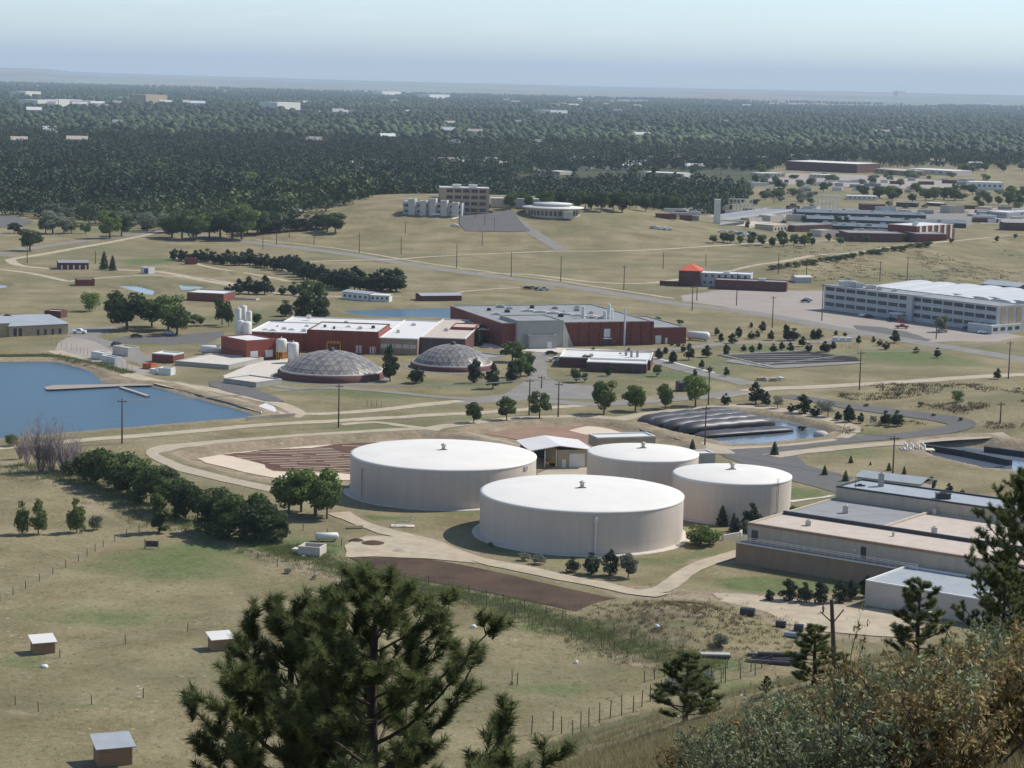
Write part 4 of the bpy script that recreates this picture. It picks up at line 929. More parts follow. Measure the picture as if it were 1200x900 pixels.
a,u2,v2,L = frame(PZ(1004,571),PZ(1060,578)); t = thing('metal_shed',(*a,0),'small grey roofed shed behind the raised roof block','shed'); org=t.location
MB().prism(rectpts(a,u2,v2,16,8),-.2,2.6,cap=False).build('wall',M['taupe'],t,org)
def gable(t, a, u, v, L, D, h, rise, m, ov=.5, along=True, name='roof'):
    org = t.location; q = lambda p,z:(p[0],p[1],z)
    if along: e = [a-u*ov-v*ov, a+u*(L+ov)-v*ov, a+u*(L+ov)+v*(D+ov), a-u*ov+v*(D+ov)]; r0 = a-u*ov+v*D/2; r1_ = a+u*(L+ov)+v*D/2
    else: e = [a-u*ov+v*(D+ov), a-u*ov-v*ov, a+u*(L+ov)-v*ov, a+u*(L+ov)+v*(D+ov)]; r0 = a+u*L/2+v*(D+ov); r1_ = a+u*L/2-v*ov
    vs = [q(e[0],h),q(e[1],h),q(r1_,h+rise),q(r0,h+rise),q(e[2],h),q(e[3],h)]
    vs2 = [(x,y,z-.15) for x,y,z in vs]; b = MB().add(vs+vs2, [(0,1,2,3),(3,2,4,5),(6,9,8,7),(9,11,10,8),(0,6,7,1),(5,4,10,11),(1,7,8,2),(2,8,10,4),(0,3,9,6),(3,5,11,9)])
    b.build(name, m, t, org)
    MB().add([q(e[0]+(u*ov if along else -v*ov),h-.15),q((e[3]),h-.15),q(r0,h+rise-.17)],[(0,1,2)]) 
    # gable end walls
    if along: g0 = [a, a+v*D, a+v*D/2]; g1 = [a+u*L, a+u*L+v*D, a+u*L+v*D/2]
    else: g0 = [a, a+u*L, a+u*L/2]; g1 = [a+v*D, a+u*L+v*D, a+u*L/2+v*D]
    return g0, g1
def ghouse(name, pa, pb, D, h, rise, wm, rm, label, cat='building', along=True, group=None, z0=0, ov=.4):
    a,u,v,L = frame(pa,pb); t = thing(name,(*a,z0),label,cat,group); org = t.location
    b = MB().prism(rectpts(a,u,v,L,D),z0-.3,z0+h-.14,cap=False)
    gg = gable(t,a,u,v,L,D,z0+h,rise,rm,ov,along)
    for g in gg: b.add([(g[0][0],g[0][1],z0+h-.16),(g[1][0],g[1][1],z0+h-.16),(g[2][0],g[2][1],z0+h+rise-.18)],[(0,1,2)])
    b.build('wall',wm,t,org); return t,a,u,v,L
def fhouse(name, pa, pb, D, h, wm, rm, label, cat='building', group=None, z0=0, cope=None, par=.4, extra=None):
    a,u,v,L = frame(pa,pb); t = thing(name,(*a,z0),label,cat,group)
    wallroof(t, rectpts(a,u,v,L,D), z0, z0+h, wm, rm, par, cope, extra); return t,a,u,v,L
b = MB(); q=rectpts(a,u2,v2,16,8); gable(t,a,u2,v2,16,8,2.7,1.0,M['blueroof'])
# --- grey domes
def domemat():
    m, nt, b = new_mat('grey_dome_panels'); L = nt.links; b.inputs['Roughness'].default_value=.38; b.inputs['Metallic'].default_value=.1
    at = N(nt,'ShaderNodeAttribute', attribute_name='tint'); cr = N(nt,'ShaderNodeValToRGB')
    cr.color_ramp.elements[0].color=(.13,.125,.12,1); cr.color_ramp.elements[1].color=(.27,.245,.215,1); L.new(at.outputs['Fac'],cr.inputs[0]); L.new(cr.outputs[0],b.inputs['Base Color']); return m
DM = domemat(); SE = mat('dome_seams',(.33,.30,.27),.6,.1,1)
def dome(px, pyfront, r, hr, rise, label):
    f = PZ(px, pyfront, 0); d = math.hypot(f[0],f[1]); c = f*(d+r)/d; t = thing('geodesic_dome',(c[0],c[1],0),label,'dome','domes of the water plant')
    Rs = (r*r+rise*rise)/(2*rise); nr_ = 7; rings = [[(0,0,hr+rise)]]
    th = math.asin(r/Rs)
    for i in range(1,nr_+1):
        a = th*i/nr_; n = 6*i; rings.append([(Rs*math.sin(a)*math.cos(2*math.pi*k/n), Rs*math.sin(a)*math.sin(2*math.pi*k/n), hr+rise-Rs*(1-math.cos(a))) for k in range(n)])
    vs = []; idx = []; 
    for rg in rings: idx.append(list(range(len(vs),len(vs)+len(rg)))); vs += rg
    fs = [(0,1+k,1+(k+1)%6) for k in range(6)]
    for i in range(1,nr_):
        n0,n1 = 6*i,6*(i+1); k0=k1=0
        while k0 < n0 or k1 < n1:
            if k1 < n1 and (k0 >= n0 or (k1+1)/n1 <= (k0+.999)/n0+1e-9 or (k1)/n1 <= k0/n0): fs.append((idx[i][k0%n0],idx[i+1][k1%n1],idx[i+1][(k1+1)%n1])); k1 += 1
            else: fs.append((idx[i][k0%n0],idx[i+1][k1%n1],idx[i][(k0+1)%n0])); k0 += 1
    V = []; tn = []; 
    for k,f_ in enumerate(fs): 
        V += [vs[i] for i in f_]; tn += [rnd.random()]*3
    me = npmesh('dome_panels', np.array(V), 3, len(fs), np.arange(len(V)), DM, tn); obj('dome_panels', me, t)
    b = MB(); seen=set()
    for f_ in fs:
        for i in range(3):
            e = tuple(sorted((f_[i],f_[(i+1)%3])))
            if e in seen: continue
            seen.add(e); b.tube([vs[e[0]],vs[e[1]]],.10,3,False)
    b.build('dome_struts', SE, t)
    MB().lathe((0,0,0),[(r+.9,-.2),(r+.9,hr-.4),(r+.1,hr-.1),(r-.3,hr)],72).build('ring_wall', M['dbrick'], t)
    MB().lathe((0,0,0),[(r+.3,hr-.06),(r+.3,hr+.3),(r-.1,hr+.35)],72).build('rim', M['lconc'], t)
    MB().lathe((0,0,hr+rise-.1),[(.9,0),(.9,.9),(.1,1.2)],12).build('vent', M['dark'], t)
    struct(MB().lathe((c[0],c[1],0),[(r+3.2,.02),(r+3.0,.12),(r+.8,.13)],72,False).build('dome_apron', M['oldasph']))
dome(388,449.5,16.3,2.3,6.2,'front grey geodesic dome with a dark brick base left of the lone pine')
dome(530,436.5,13.2,1.6,6.2,'rear grey geodesic dome half hidden by dark pines')
# --- filter plant complex
Pp = lambda x,y: PZ(x,y,0)
a,u,v,L = frame(Pp(360,412),Pp(443,415)); t = thing('filter_plant',(*a,0),'red panelled water plant hall with white flat roofs behind the front dome','building'); org = t.location
wallroof(t, rectpts(a,u,v,L,27), 0, 7.8, M['redpanel'], M['whiteroof'], .4, M['dbrick'], ribs(a,u,v,L,0,7.7,22,.28,.3))
wallroof(t, rectpts(a,u,v,21,34,-21.2,2), 0, 6.3, M['redpanel'], M['whiteroof'], .4, M['white'], ribs(a-u*21.2+v*2,u,v,21,0,6.2,12,.2,.25))
wallroof(t, rectpts(a,u,v,13.5,60,L+.2,1), 0, 5.8, M['brownwall'], M['whiteroof'], .4, M['white'])
wallroof(t, rectpts(a,u,v,16,62,L+13.9,6), 0, 5.9, M['dbrick'], M['tanroof'], .4, M['white'])
wallroof(t, rectpts(a,u,v,44,28,-18,37), 0, 5.2, M['redpanel'], M['whiteroof'], .4, M['white'])
winrow(t,a+u*(L+.2)+v*1,u,v,13,2.2,3.6,5,.85,M['lconc'],.3,'concrete_panel'); winrow(t,a+u*(L+13.9)+v*6,u,v,16,.6,4.6,6,.8,M['glass'],0,'window')
winrow(t,a,u,v,2.6,.1,2.8,1,.9,M['white'],17,'roller_door'); winrow(t,a,u,v,2.4,.1,2.6,1,.9,M['white'],22,'roller_door'); winrow(t,a,u,v,5,3.2,4.0,1,.95,M['yellow'],7.0,'door_frame')
for s in (7.1,11.8): 
    c = a+u*s-v*.5; MB().box((c[0],c[1],1.8),(.3,.3,3.6)).build('door_post',M['yellow'],t,org)
for s,k in ((-17,10),(-14,8),(-11,14),(-8,12),(-3,9),(4,12),(8,8),(12,15),(17,10),(21,14),(-15,22),(-5,25),(L+4,20),(L+6,45),(L+20,30),(L+25,50),(5,50),(-10,55)):
    vent(t, a+u*s+v*k, 5.6 if s<0 or s>L else (7.2 if k < 27 else 4.7), rnd.choice([M['silver'],M['white'],M['dark']]), (rnd.uniform(.8,2.4),rnd.uniform(.8,1.6),rnd.uniform(.6,1.2)))
b = MB()
for i in range(14): p = a+u*(1+i*1.8)+v*2; b.tube([(*p,7.4),(*p,8.6)],.04,4)
b.tube([(*(a+u+v*2),8.6),(*(a+u*25+v*2),8.6)],.05,4); b.build('roof_railing',M['white'],t,org)
t,a,u,v,L = fhouse('chemical_building', Pp(259,417), Pp(289,423), 12, 6.9, M['redpanel'], M['whiteroof'], 'red panelled block at the left end of the water plant', extra=None)
winrow(t,a+u*L,v,-u,12,0.8,3.2,2,.5,M['white'],0,'door'); winrow(t,a,u,v,L,2.5,2.9,1,.9,M['dbrick'],0,'band')
t,a,u,v,L = fhouse('red_annex', Pp(308,418), Pp(328,421), 9, 5.2, M['redpanel'], M['whiteroof'], 'small red panelled block behind the tank on yellow legs')
winrow(t,a,u,v,L,0.4,2.6,2,.4,M['glass'],0,'window')
def silo(px, py, w, htop, label, legs=False, name='silo', z=0, m='cream', group='silos at the water plant'):
    p = PZ(px,py,0); d = math.hypot(p[0],p[1]); r = w/2*d/F; h = htop; t = thing(name,(p[0],p[1],0),label,'tank' if name!='silo' else 'silo',group)
    z0 = 2.6 if legs else 0
    MB().lathe((0,0,0),[(.05,z0),(r,z0),(r,h-r*.35),(r*.75,h-r*.1),(.05,h)],24).build('tank_shell',M[m],t)
    MB().lathe((0,0,h-.05),[(.25,0),(.25,.5),(.05,.55)],8).build('vent',M['silver'],t)
    b = MB(); b.tube([(r*.3,-r-.12,z0),(r*.3,-r-.12,h)],.06,4); b.tube([(r*.3+.4,-r-.1,z0),(r*.3+.4,-r-.1,h)],.06,4); b.build('ladder',M['silver'],t)
    if legs:
        for k in range(6): an=k*math.pi/3; b=MB(); b.tube([(math.cos(an)*r*.85,math.sin(an)*r*.85,-.1),(math.cos(an)*r*.85,math.sin(an)*r*.85,z0+.1)],.15,5); b.build('leg',M['yellow'],t)
    return t
silo(279,410,7,14.8,'tall white silo, leftmost of the silo cluster'); silo(285,408,8,15.2,'tallest white silo in the middle of the cluster'); silo(291.5,409,7,13.5,'slim white silo at the right of the cluster')
silo(288.5,414,12,11.2,'wide shorter white silo in front of the slim ones'); silo(281.5,414,8,11.6,'short white silo in front at left of the cluster')
silo(329.5,421,13,7.2,'white round tank on yellow legs by the red block',True,'storage_tank',group=None); silo(343.5,425,12.6,7.0,'white upright tank beside the front dome',False,'storage_tank',m='white',group=None)
def htank(px,py,Lm,r,label,rz=0.,m='white'):
    p = PG(px,py); t = thing('storage_tank',p,label,'tank',None,rz); 
    prof = [(-Lm/2,.05),(-Lm/2+.15,r*.6),(-Lm/2+r*.5,r),(Lm/2-r*.5,r),(Lm/2-.15,r*.6),(Lm/2,.05)]
    MB().tube([(x,0,r+.3) for x,_ in prof],[k for _,k in prof],16).build('tank_shell',M[m],t)
    for s in (-Lm/3,Lm/3): MB().box((s,0,.3),(.4,r*1.6,.7)).build('saddle',M['conc'],t)
htank(248,415,8,1.4,'white horizontal tank left of the red plant block',.25+math.pi*.93)
htank(383,634,5,.75,'white horizontal tank lying behind the concrete box',.15,)
htank(818,399,9,1.6,'large white ribbed pipe tank at the end of the brick wing',-.35)
# small buildings near the yard
t,a,u,v,L = ghouse('metal_building', Pp(-60,398), Pp(11,394.5), 40, 5.0, 1.6, M['tan'], M['blueroof'], 'large tan metal building with grey blue roof at the far left', along=True)
t.name='warehouse'
a2 = Pp(11,394.5); 
# right wing wall faces the camera
t,a,u,v,L = ghouse('warehouse', Pp(11,395), Pp(80,391.5), 34, 3.9, 1.7, M['tan'], M['blueroof'], 'tan gabled metal workshop with a row of dark doors by the yellow digger', along=True)
winrow(t,a,u,v,L*.5,.1,2.2,4,.35,M['glass'],L*.42,'window'); winrow(t,a,u,v,4,.1,3,2,.6,M['dark'],1.2,'door'); vent(t,a+u*8+v*20,4.9,M['dark'],(2.5,1,.8))
fhouse('brick_hut', Pp(178,424), Pp(203,426), 7, 3.0, M['brick'], M['whiteroof'], 'small red brick hut with white roof in the works yard', 'hut', cope=M['white'])
fhouse('site_trailer', Pp(132,415), Pp(150,418), 5, 3.0, M['lconc'], M['conc'], 'grey portable cabin in the works yard', 'cabin')
fhouse('container', Pp(107,420), Pp(120,422), 4, 2.4, M['white'], M['whiteroof'], 'white box container left of the grey cabin', 'container')
fhouse('container', Pp(119,424), Pp(135,427), 3, 2.2, M['cream'], M['greyroof'], 'pale green edged container in front of the grey cabin', 'container')
fhouse('container', Pp(167,432), Pp(177,433), 3, 1.8, M['orange'], M['orange'], 'orange box by the pond road', 'container')
fhouse('container', Pp(185,439), Pp(200,440), 3.5, 2.2, M['white'], M['whiteroof'], 'white container right of the orange box', 'container')
fhouse('container', Pp(175,437), Pp(184,438), 3, 1.4, M['white'], M['whiteroof'], 'low white crate between the orange box and the white container', 'container')
fhouse('loading_deck', Pp(205,428), Pp(268,433), 24, 1.5, M['conc'], M['lconc'], 'long pale concrete deck left of the red plant block', 'deck')
t,a,u,v,L = fhouse('deck_wall', Pp(262,449), Pp(300,454), 12, 1.6, M['conc'], M['lconc'], 'stepped concrete deck left of the front dome', 'deck')
fhouse('concrete_deck', Pp(556,425), Pp(592,420), 14, 1.2, M['conc'], M['greyroof'], 'grey flat deck right of the second dome', 'deck')
t,a,u,v,L = ghouse('brick_shed', Pp(69,316), Pp(104,316), 12, 3.4, .9, M['dbrick'], M['greyroof'], 'long dark brick shed with two light doors, left of two conifers')
winrow(t,a,u,v,L,.1,2.2,5,.25,M['white'],0,'door')
fhouse('brick_hut', Pp(89,335), Pp(111,335), 7, 3.0, M['brick'], M['tanroof'], 'orange brick hut with flat pale roof in the dry field', 'hut')
fhouse('brick_hut', Pp(52,372), Pp(71,373), 6, 2.8, M['dbrick'], M['tanroof'], 'small brick hut behind the tan workshop', 'hut')
fhouse('pump_house', Pp(219,352), Pp(262,354), 15, 3.6, M['brick'], M['whiteroof'], 'red brick pump house between the ponds and the pines', cope=M['greyroof'])
t,a,u,v,L = fhouse('brick_hut', Pp(218,310), Pp(231,310), 5, 3.2, M['brick'], M['whiteroof'], 'little brick hut in front of the pine belt', 'hut')
t,a,u,v,L = ghouse('mobile_office', Pp(401,350), Pp(431,353), 8, 3.2, .7, M['white'], M['blueroof'], 'white prefabricated office near the pine belt'); winrow(t,a,u,v,L,1,2.1,5,.4,M['glass'])
t,a,u,v,L = ghouse('mobile_office', Pp(434,353), Pp(456,354), 5, 2.8, .5, M['white'], M['whiteroof'], 'small white trailer right of the prefabricated office'); winrow(t,a,u,v,L,1,2.0,4,.4,M['glass'])
ghouse('long_brick_shed', Pp(494,353), Pp(541,352.5), 9, 2.4, .8, M['dbrick'], M['blueroof'], 'long low brick shed with blue roof behind the pond')
t,a,u,v,L = fhouse('sand_trap', Pp(262,350), Pp(300,352), 4, .6, M['lconc'], M['lconc'], 'low concrete kerb basin beside the pump house', 'basin')
# --- central brick and concrete building
a,u,v,L = frame(Pp(588,407),Pp(764,404)); t = thing('treatment_building',(*a,0),'big brick and concrete hall with a grey flat roof right of the domes','building'); org = t.location
wallroof(t, rectpts(a,u,v,L,62), 0, 8.9, M['brick'], M['greyroof'], .5, M['conc'], ribs(a+u*22,u,v,L-22,0,8.7,9,.7,.5))
wallroof(t, rectpts(a,u,v,17.5,20,5,-2.5), 0, 9.9, M['conc'], M['greyroof'], .5, M['conc'])
wallroof(t, rectpts(a,u,v,10.5,7,8.5,-6), 0, 4.9, M['conc'], M['lconc'], .3, M['conc'])
b = MB()  # sloping concrete buttress
p0 = a+u*22.6-v*2.5; p1 = a+u*27.5-v*.5; p2 = a+u*22.6+v*.2; b.add([(*p0,0),(*p1,0),(*p0,9.8),(*p2,9.8),(*p2,0)],[(0,1,2),(1,3,2),(1,4,3)]).build('buttress',M['conc'],t,org)
wallroof(t, rectpts(a,u,v,14.5,38,L+.1,2), 0, 6.3, M['brick'], M['greyroof'], .5, M['conc'])
for i in range(8): winrow(t,a,u,v,1.4,3.4,4.2,1,.9,M['glass'],25+i*4.1,'window')
winrow(t,a,u,v,2.8,3.2,6.2,1,.9,M['white'],39.4,'window',pr=.3); winrow(t,a,u,v,3.2,2.6,2.9,1,1,M['white'],39,'canopy',pr=1.6)
winrow(t,a,u,v,3,.1,2.4,1,.9,M['glass'],39.2,'door'); winrow(t,a-v*6,u,v,1.9,.1,2.5,1,.9,M['white'],15.2,'door'); winrow(t,a,u,v,1.2,.1,2.3,1,.9,M['white'],25,'door'); winrow(t,a+u*L+v*2,u,v,2.6,.1,3.2,1,.9,M['white'],2,'door'); winrow(t,a+u*L+v*2,u,v,1.1,.1,2.3,1,.9,M['white'],6,'door')
for i in range(7): vent(t, a+u*(24+i*3.4)+v*(40-i*4.5), 8.5, M['cream'], (4.2,1.6,.8),'skylight')
for s,k in ((10,45),(20,50),(30,52),(38,48),(44,40),(8,30),(15,38),(46,30),(30,20),(24,14),(40,14),(35,30),(48,50),(18,55)): vent(t,a+u*s+v*k,8.5,rnd.choice([M['dark'],M['conc'],M['silver']]),(rnd.uniform(1,3),rnd.uniform(1,2),rnd.uniform(.6,1.3)))
for s,k,h_ in ((46.5,13,5.5),(44.5,12,3),(48,14,3.5),(37,15,4.5)):
    p=a+u*s+v*k; MB().tube([(*p,8.3),(*p,8.5+h_)],[.8,.7],10).build('exhaust_stack',M['white'],t,org)
p=a+u*47.5-v*.7; MB().tube([(*p,0),(*p,14)],.35,8).build('chimney_pipe',M['white'],t,org)
# red wing + canopy left of it
t,a,u,v,L = fhouse('red_wing', Pp(528,404), Pp(556,405), 14, 6.6, M['redpanel'], M['tanroof'], 'small ribbed red wing left of the concrete block')
t,a,u,v,L = fhouse('entrance_pavilion', Pp(557,401), Pp(588,402), 14, 5.0, M['dbrick'], M['whiteroof'], 'low white roofed entrance pavilion between red wing and concrete block', cope=M['white']); winrow(t,a,u,v,3,.2,3.4,1,.9,M['white'],7.4,'door')
# low white roofed building
t,a,u,v,L = fhouse('office_block', Pp(655,430), Pp(762,434), 22, 3.6, M['dbrick'], M['whiteroof'], 'low office with broad white flat roofs in the courtyard', cope=M['white'])
wallroof(t, rectpts(a,u,v,20,9,10,-9.2), 0, 3.4, M['dbrick'], M['whiteroof'], .4, M['white']); winrow(t,a-v*9.2,u,v,19,1,2.4,7,.7,M['glass'],10.5)
for s,k in ((24,8),(26,9),(22,12)): vent(t,a+u*s+v*k,3.3,M['conc'],(.8,.8,2.2))
fhouse('gate_hut', Pp(795,459), Pp(806,459), 4, 3.0, M['dark'], M['white'], 'small dark hut beside the angled service road', 'hut')
# --- white three storey office
pa = Pp(965,362.5); pb = Pp(1066,376); pc = Pp(1168,390)
a,u,v,L = frame(pa,pb); t = thing('office_building',(*a,0),'long white three storey office with ribbon windows beside the parking lot','building')
def office(a,u,v,L,n,D):
    wallroof(t, rectpts(a,u,v,L,D), 0, 10.9, M['white'] if False else M['offwhite'], M['greyroof'], .4, M['offwhite'])
    for fl in range(3): winrow(t,a,u,v,L-1.0,1.9+fl*3.3,3.5+fl*3.3,n,.86,M['glass'],.5)
M['offwhite'] = mat('grey_white_panel', (.46,.47,.46), .6, .08, .4)
office(a,u,v,L,8,16)
a3,u3,v3,L3 = frame(pb,pc); office(a3,u3,v3,L3,8,16)
p = a3; MB().box((p[0],p[1]-.8,5.6),(3.2,2.0,11.4),math.atan2(u3[1],u3[0])).build('stair_tower',M['offwhite'],t,t.location)
p = a3-u3*4-v3*3; MB().box((p[0],p[1],2.9),(6,5,.5),math.atan2(u3[1],u3[0])).build('canopy',M['white'],t,t.location)
for k in (-2.4,2.4):
    q = p+u3*k-v3*2; MB().tube([(*q,0),(*q,2.8)],.15,6).build('canopy_post',M['dark'],t,t.location)
for s,k,d in ((8,6,(7,4,2.4)),(20,8,(4,3,1.6)),(26,7,(2,2,1.4)),(14,7,(3,3,2)),(33,9,(2,2,1))): vent(t,a+u*s+v*k,10.5,M['silver'],d)
pe = a3+u3*L3; ve=v3
winrow(t,pe,v3,-u3,14,1,10.2,3,.62,M['tan'],1,'end_panel',pr=.2)
t2b,a4,u4,v4,L4 = fhouse('office_annex', Pp(1162,392), Pp(1196,389), 12, 3.6, M['offwhite'], M['whiteroof'], 'single storey white annex at the right end of the long office', cope=M['white']); winrow(t2b,a4,u4,v4,L4,1.2,2.6,4,.6)
# barrel vault greenhouses/halls behind
vs_ = []
for i,(x0,y0_,x1,y1b) in enumerate(((1000,345,1085,352),(1060,349,1135,357),(1110,352,1185,362),(1150,356,1240,368))):
    a,u,v,L = frame(Pp(x0,y0_+2),Pp(x1,y1b+2)); t = thing('vaulted_hall',(*a,0),['leftmost white barrel roofed hall behind the long office','second white barrel roofed hall from the left behind the office','third white barrel roofed hall behind the long office','rightmost white barrel roofed hall behind the long office'][i],'building','barrel roofed halls')
    D = 62; n=10; b=MB(); w=b; prof=[]
    nb = 3; 
    for s in range(nb):
        vs=[]; fs=[]; ww = L/nb
        for j in range(n+1):
            th = math.pi*j/n; x = s*ww+ww/2-math.cos(th)*ww/2; z = 3.4+math.sin(th)*ww*.075
            for dd in (0,D): p = a+u*x+v*dd; vs.append((p[0],p[1],z))
        for j in range(n): fs.append((2*j,2*j+2,2*j+3,2*j+1))
        b.add(vs,fs,True); b.add([vs[2*j] for j in range(n+1)],[tuple(range(n+1))]); b.add([vs[2*j+1] for j in range(n+1)],[tuple(range(n,-1,-1))])
    b.build('roof',mat('dull_white_vault_roof',(.47,.475,.47),.6,.08,.2),t,t.location); MB().prism(rectpts(a,u,v,L,D),-.2,3.5,cap=False).build('wall',M['lconc'],t,t.location)
ghouse('grey_barn', Pp(1150,342), Pp(1193,346), 14, 4, 1.6, M['dark'], M['blueroof'], 'dark barn with a pale metal roof at the right edge')
# --- brick house with red roof
t,a,u,v,L = fhouse('brick_house', Pp(795,335), Pp(820,336), 16, 7.6, M['dbrick'], M['greyroof'], 'brick house with red hipped roof beside the parking lot'); org=t.location
e = rectpts(a,u,v,L+.8,16.8,-.4,-.4); c=a+u*L/2+v*8; MB().add([(*p,7.5) for p in e]+[(*c,10.4)],[(0,1,4),(1,2,4),(2,3,4),(3,0,4)]).build('hip_roof',M['redroof'],t,org)
wallroof(t, rectpts(a,u,v,24,14,L+.1,3), 0, 6.6, M['offwhite'], M['whiteroof'], .4, M['offwhite'])
wallroof(t, rectpts(a,u,v,34,12,L+8,-9.2), 0, 4.6, M['dbrick'], M['greyroof'], .4, M['brick'])
winrow(t,a+v*3,u,v,22,4.6,5.8,7,.4,M['glass'],L+1); winrow(t,a+v*3,u,v,9,1.4,2.6,3,.4,M['glass'],L+.5); winrow(t,a,u,v,5,4.6,5.8,1,.6,M['glass'],2); winrow(t,a-v*9.2,u,v,30,1.6,2.6,4,.3,M['glass'],L+9)
vent(t,a+u*(L+30)-v*3,4.2,M['white'],(3,2,1.2)); vent(t,a+u*(L+12)+v*9,6.2,M['white'],(3,2,1))
MB().prism(rectpts(a,u,v,9,1,-9,-1),-.2,2.2).build('garden_wall',M['dbrick'],t,org)
t,a,u,v,L = ghouse('small_store', Pp(933,333), Pp(951,333), 7, 3.4, .8, M['offwhite'], M['lconc'], 'small pale store beyond the parking lot')
# --- hill buildings
def PH(x,y): return PG(x,y)
def onhill(x,y):
    p = PG(x,y); return p
p1, p2 = onhill(515,250), onhill(573,250.5)
zb = min(p1[2],p2[2]); t,a,u,v,L = fhouse('tall_office', p1, p2, 18, 16.2, M['tan'], M['whiteroof'], 'four storey tan office with red window bays on the hilltop', z0=zb, cope=M['cream'])
t.name='hilltop_office'; MB
for fl in range(4):
    winrow(t,a,u,v,L-5,zb+1.4+fl*3.9,zb+3.5+fl*3.9,5,.78,M['dbrick'] ,3.5,'window_bay'); winrow(t,a,u,v,L-5,zb+2.0+fl*3.9,zb+3.3+fl*3.9,5,.6,M['glass'],3.5,'window',pr=.12)
vent(t,a+u*L*.35+v*8,zb+15.8,M['cream'],(5,4,2)); vent(t,a+u*L*.68+v*8,zb+15.8,M['cream'],(5,4,2)); 
wallroof(t, rectpts(a,u,v,6,12,-6.1,3), zb, zb+9.5, M['taupe'], M['greyroof'], .4, M['taupe'])
t,a,u,v,L = fhouse('stepped_office', onhill(472,251), onhill(541,254), 12, 8.0, M['offwhite'], M['greyroof'], 'pale stepped two storey office left of the hilltop block', z0=onhill(500,252)[2])
zb=t.location.z
for s,h_ in ((4,9.8),(11,8.8),(17,10.4),(24,9.4),(31,8.4)): wallroof(t, rectpts(a,u,v,4,6,s,-2.2), zb, zb+h_, M['lconc'], M['whiteroof'], .3, M['white'])
for fl in (0,1): winrow(t,a,u,v,L,zb+1.2+fl*3.6,zb+2.8+fl*3.6,9,.55,M['glass'])
pr_ = onhill(648,255); zb = pr_[2]
t = thing('round_building',(pr_[0],pr_[1]+14,zb),'low round building with pale overhanging roofs right of the hilltop office','building')
MB().lathe((0,0,0),[(17,-1),(17,5.2)],48).build('wall',M['taupe'],t); MB().lathe((0,0,0),[(17,5.0),(19.5,5.4),(19.3,5.9),(11,6.6)],48).build('roof',M['cream'],t); MB().lathe((0,0,0),[(11,6.4),(11,7.6),(12.2,7.8),(12,8.2),(.1,9)],48).build('upper_roof',M['whiteroof'],t)
for k in range(14):
    an = R(-150+k*9.2); MB().box((math.cos(an)*17.03,math.sin(an)*17.03,2.6),(.3,1.6,2.8),an).build('window',M['glass'],t)
MB().box((9,-18,2.2),(6,4,4.4),.1).build('porch',M['lconc'],t)
t,a,u,v,L = fhouse('hall_wing', onhill(575,243), onhill(640,245), 16, 6.4, M['lconc'], M['whiteroof'], 'long pale wing joining the hilltop office and round building', z0=onhill(600,245)[2])
sheet('parking_lot', [(538,252),(575,249),(600,246),(612,262),(622,271),(600,272),(545,271),(538,262)], M['asph'], jit=.2, drape=True)
road('footpath', [(530,257),(548,251),(570,249)], 3, M['lconc'], .1)
# --- campus with dark roofs
camp = [
 ((784,269),(805,271),12,6.0,'tan','tanroof','tan brick block, leftmost of the dark roofed campus'),
 ((806,271),(832,273),12,5.0,'tan','tanroof','lower tan brick block second from the left on the campus'),
 ((817,266),(872,264),14,6.5,'dark','greyroof','dark panelled block behind the tan campus blocks'),
 ((828,277),(892,276),12,2.6,'dbrick','tanroof','low brown block before the dark panelled campus block'),
 ((875,267),(905,265),12,5,'lconc','tanroof','pale concrete block in the campus middle'),
 ((906,271),(930,271),14,6.4,'taupe','tanroof','taupe block with a white front on the campus'),
 ((931,272),(975,272),16,6,'dbrick','greyroof','brick block with broken roofline in the campus middle'),
 ((841,257),(928,253),20,5.2,'offwhite','greyroof','long white windowed block at the back of the campus'),
 ((994,283),(1058,284),26,6.2,'dbrick','greyroof','dark brick wing with layered grey roof on the campus right'),
 ((1058,282),(1074,284),20,6.6,'brick','greyroof','red brick link beside the striped brick block'),
 ((1074,283),(1117,280),22,10.5,'brick','whiteroof','tall red brick block with white vertical stripes, campus right end'),
]
for (q1,q2,D,h_,wm,rm,lab) in camp:
    ex=None; a,u,v,L = frame(PG(*q1),PG(*q2)); t = thing('campus_building',(*a,0),lab,'building','dark roofed campus buildings')
    wallroof(t, rectpts(a,u,v,L,D), 0, h_, M[wm], M[rm], .3, M['lconc'] if wm in('dbrick','brick') else None)
    if 'stripes' in lab:
        winrow(t,a,u,v,L,.2,h_-.2,6,.3,M['cream'],0,'white_pier',pr=.5)
        for k in range(5): vent(t,a+u*(4+k*4)+v*(5+k*2),h_-.4,M['silver'],(2,2,1.6))
    elif L > 12: winrow(t,a,u,v,L-2,h_*.45,h_*.72,max(3,int(L/4)),.5,M['glass'],1)
# long dark terraced roofs
for i,(q1,q2,D,h_) in enumerate((((962,268),(1056,272.5),26,4.6),((945,261),(1132,267.5),30,5.0),((935,254),(1085,258),34,5.2),((1000,276),(1068,279),16,4.4))):
    a,u,v,L = frame(PG(*q1),PG(*q2)); t = thing('terraced_block',(*a,0),['long dark roofed block, front terrace of the campus','long dark roofed block, middle terrace of the campus','long dark roofed block, rear terrace of the campus','short dark roofed terrace just behind the brick wing'][i],'building','dark terraced campus blocks'); org=t.location
    MB().prism(rectpts(a,u,v,L,D),-.2,h_-1.8,cap=False).build('wall',M['dark'],t,org)
    for k_ in range(9): vent(t,a+u*(L*(k_+.5)/9+rnd.uniform(-2,2))+v*rnd.uniform(4,D-4),h_-1.2,rnd.choice([M['conc'],M['silver'],M['white']]),(rnd.uniform(1.5,4),2,1.4))
    gable(t,a,u,v,L,D,h_-1.6,1.6,M['slate'] if 'slate' in M else M.setdefault('slate',mat('dark_slate_roof',(.115,.135,.14),.6,.2,.12)),.6)
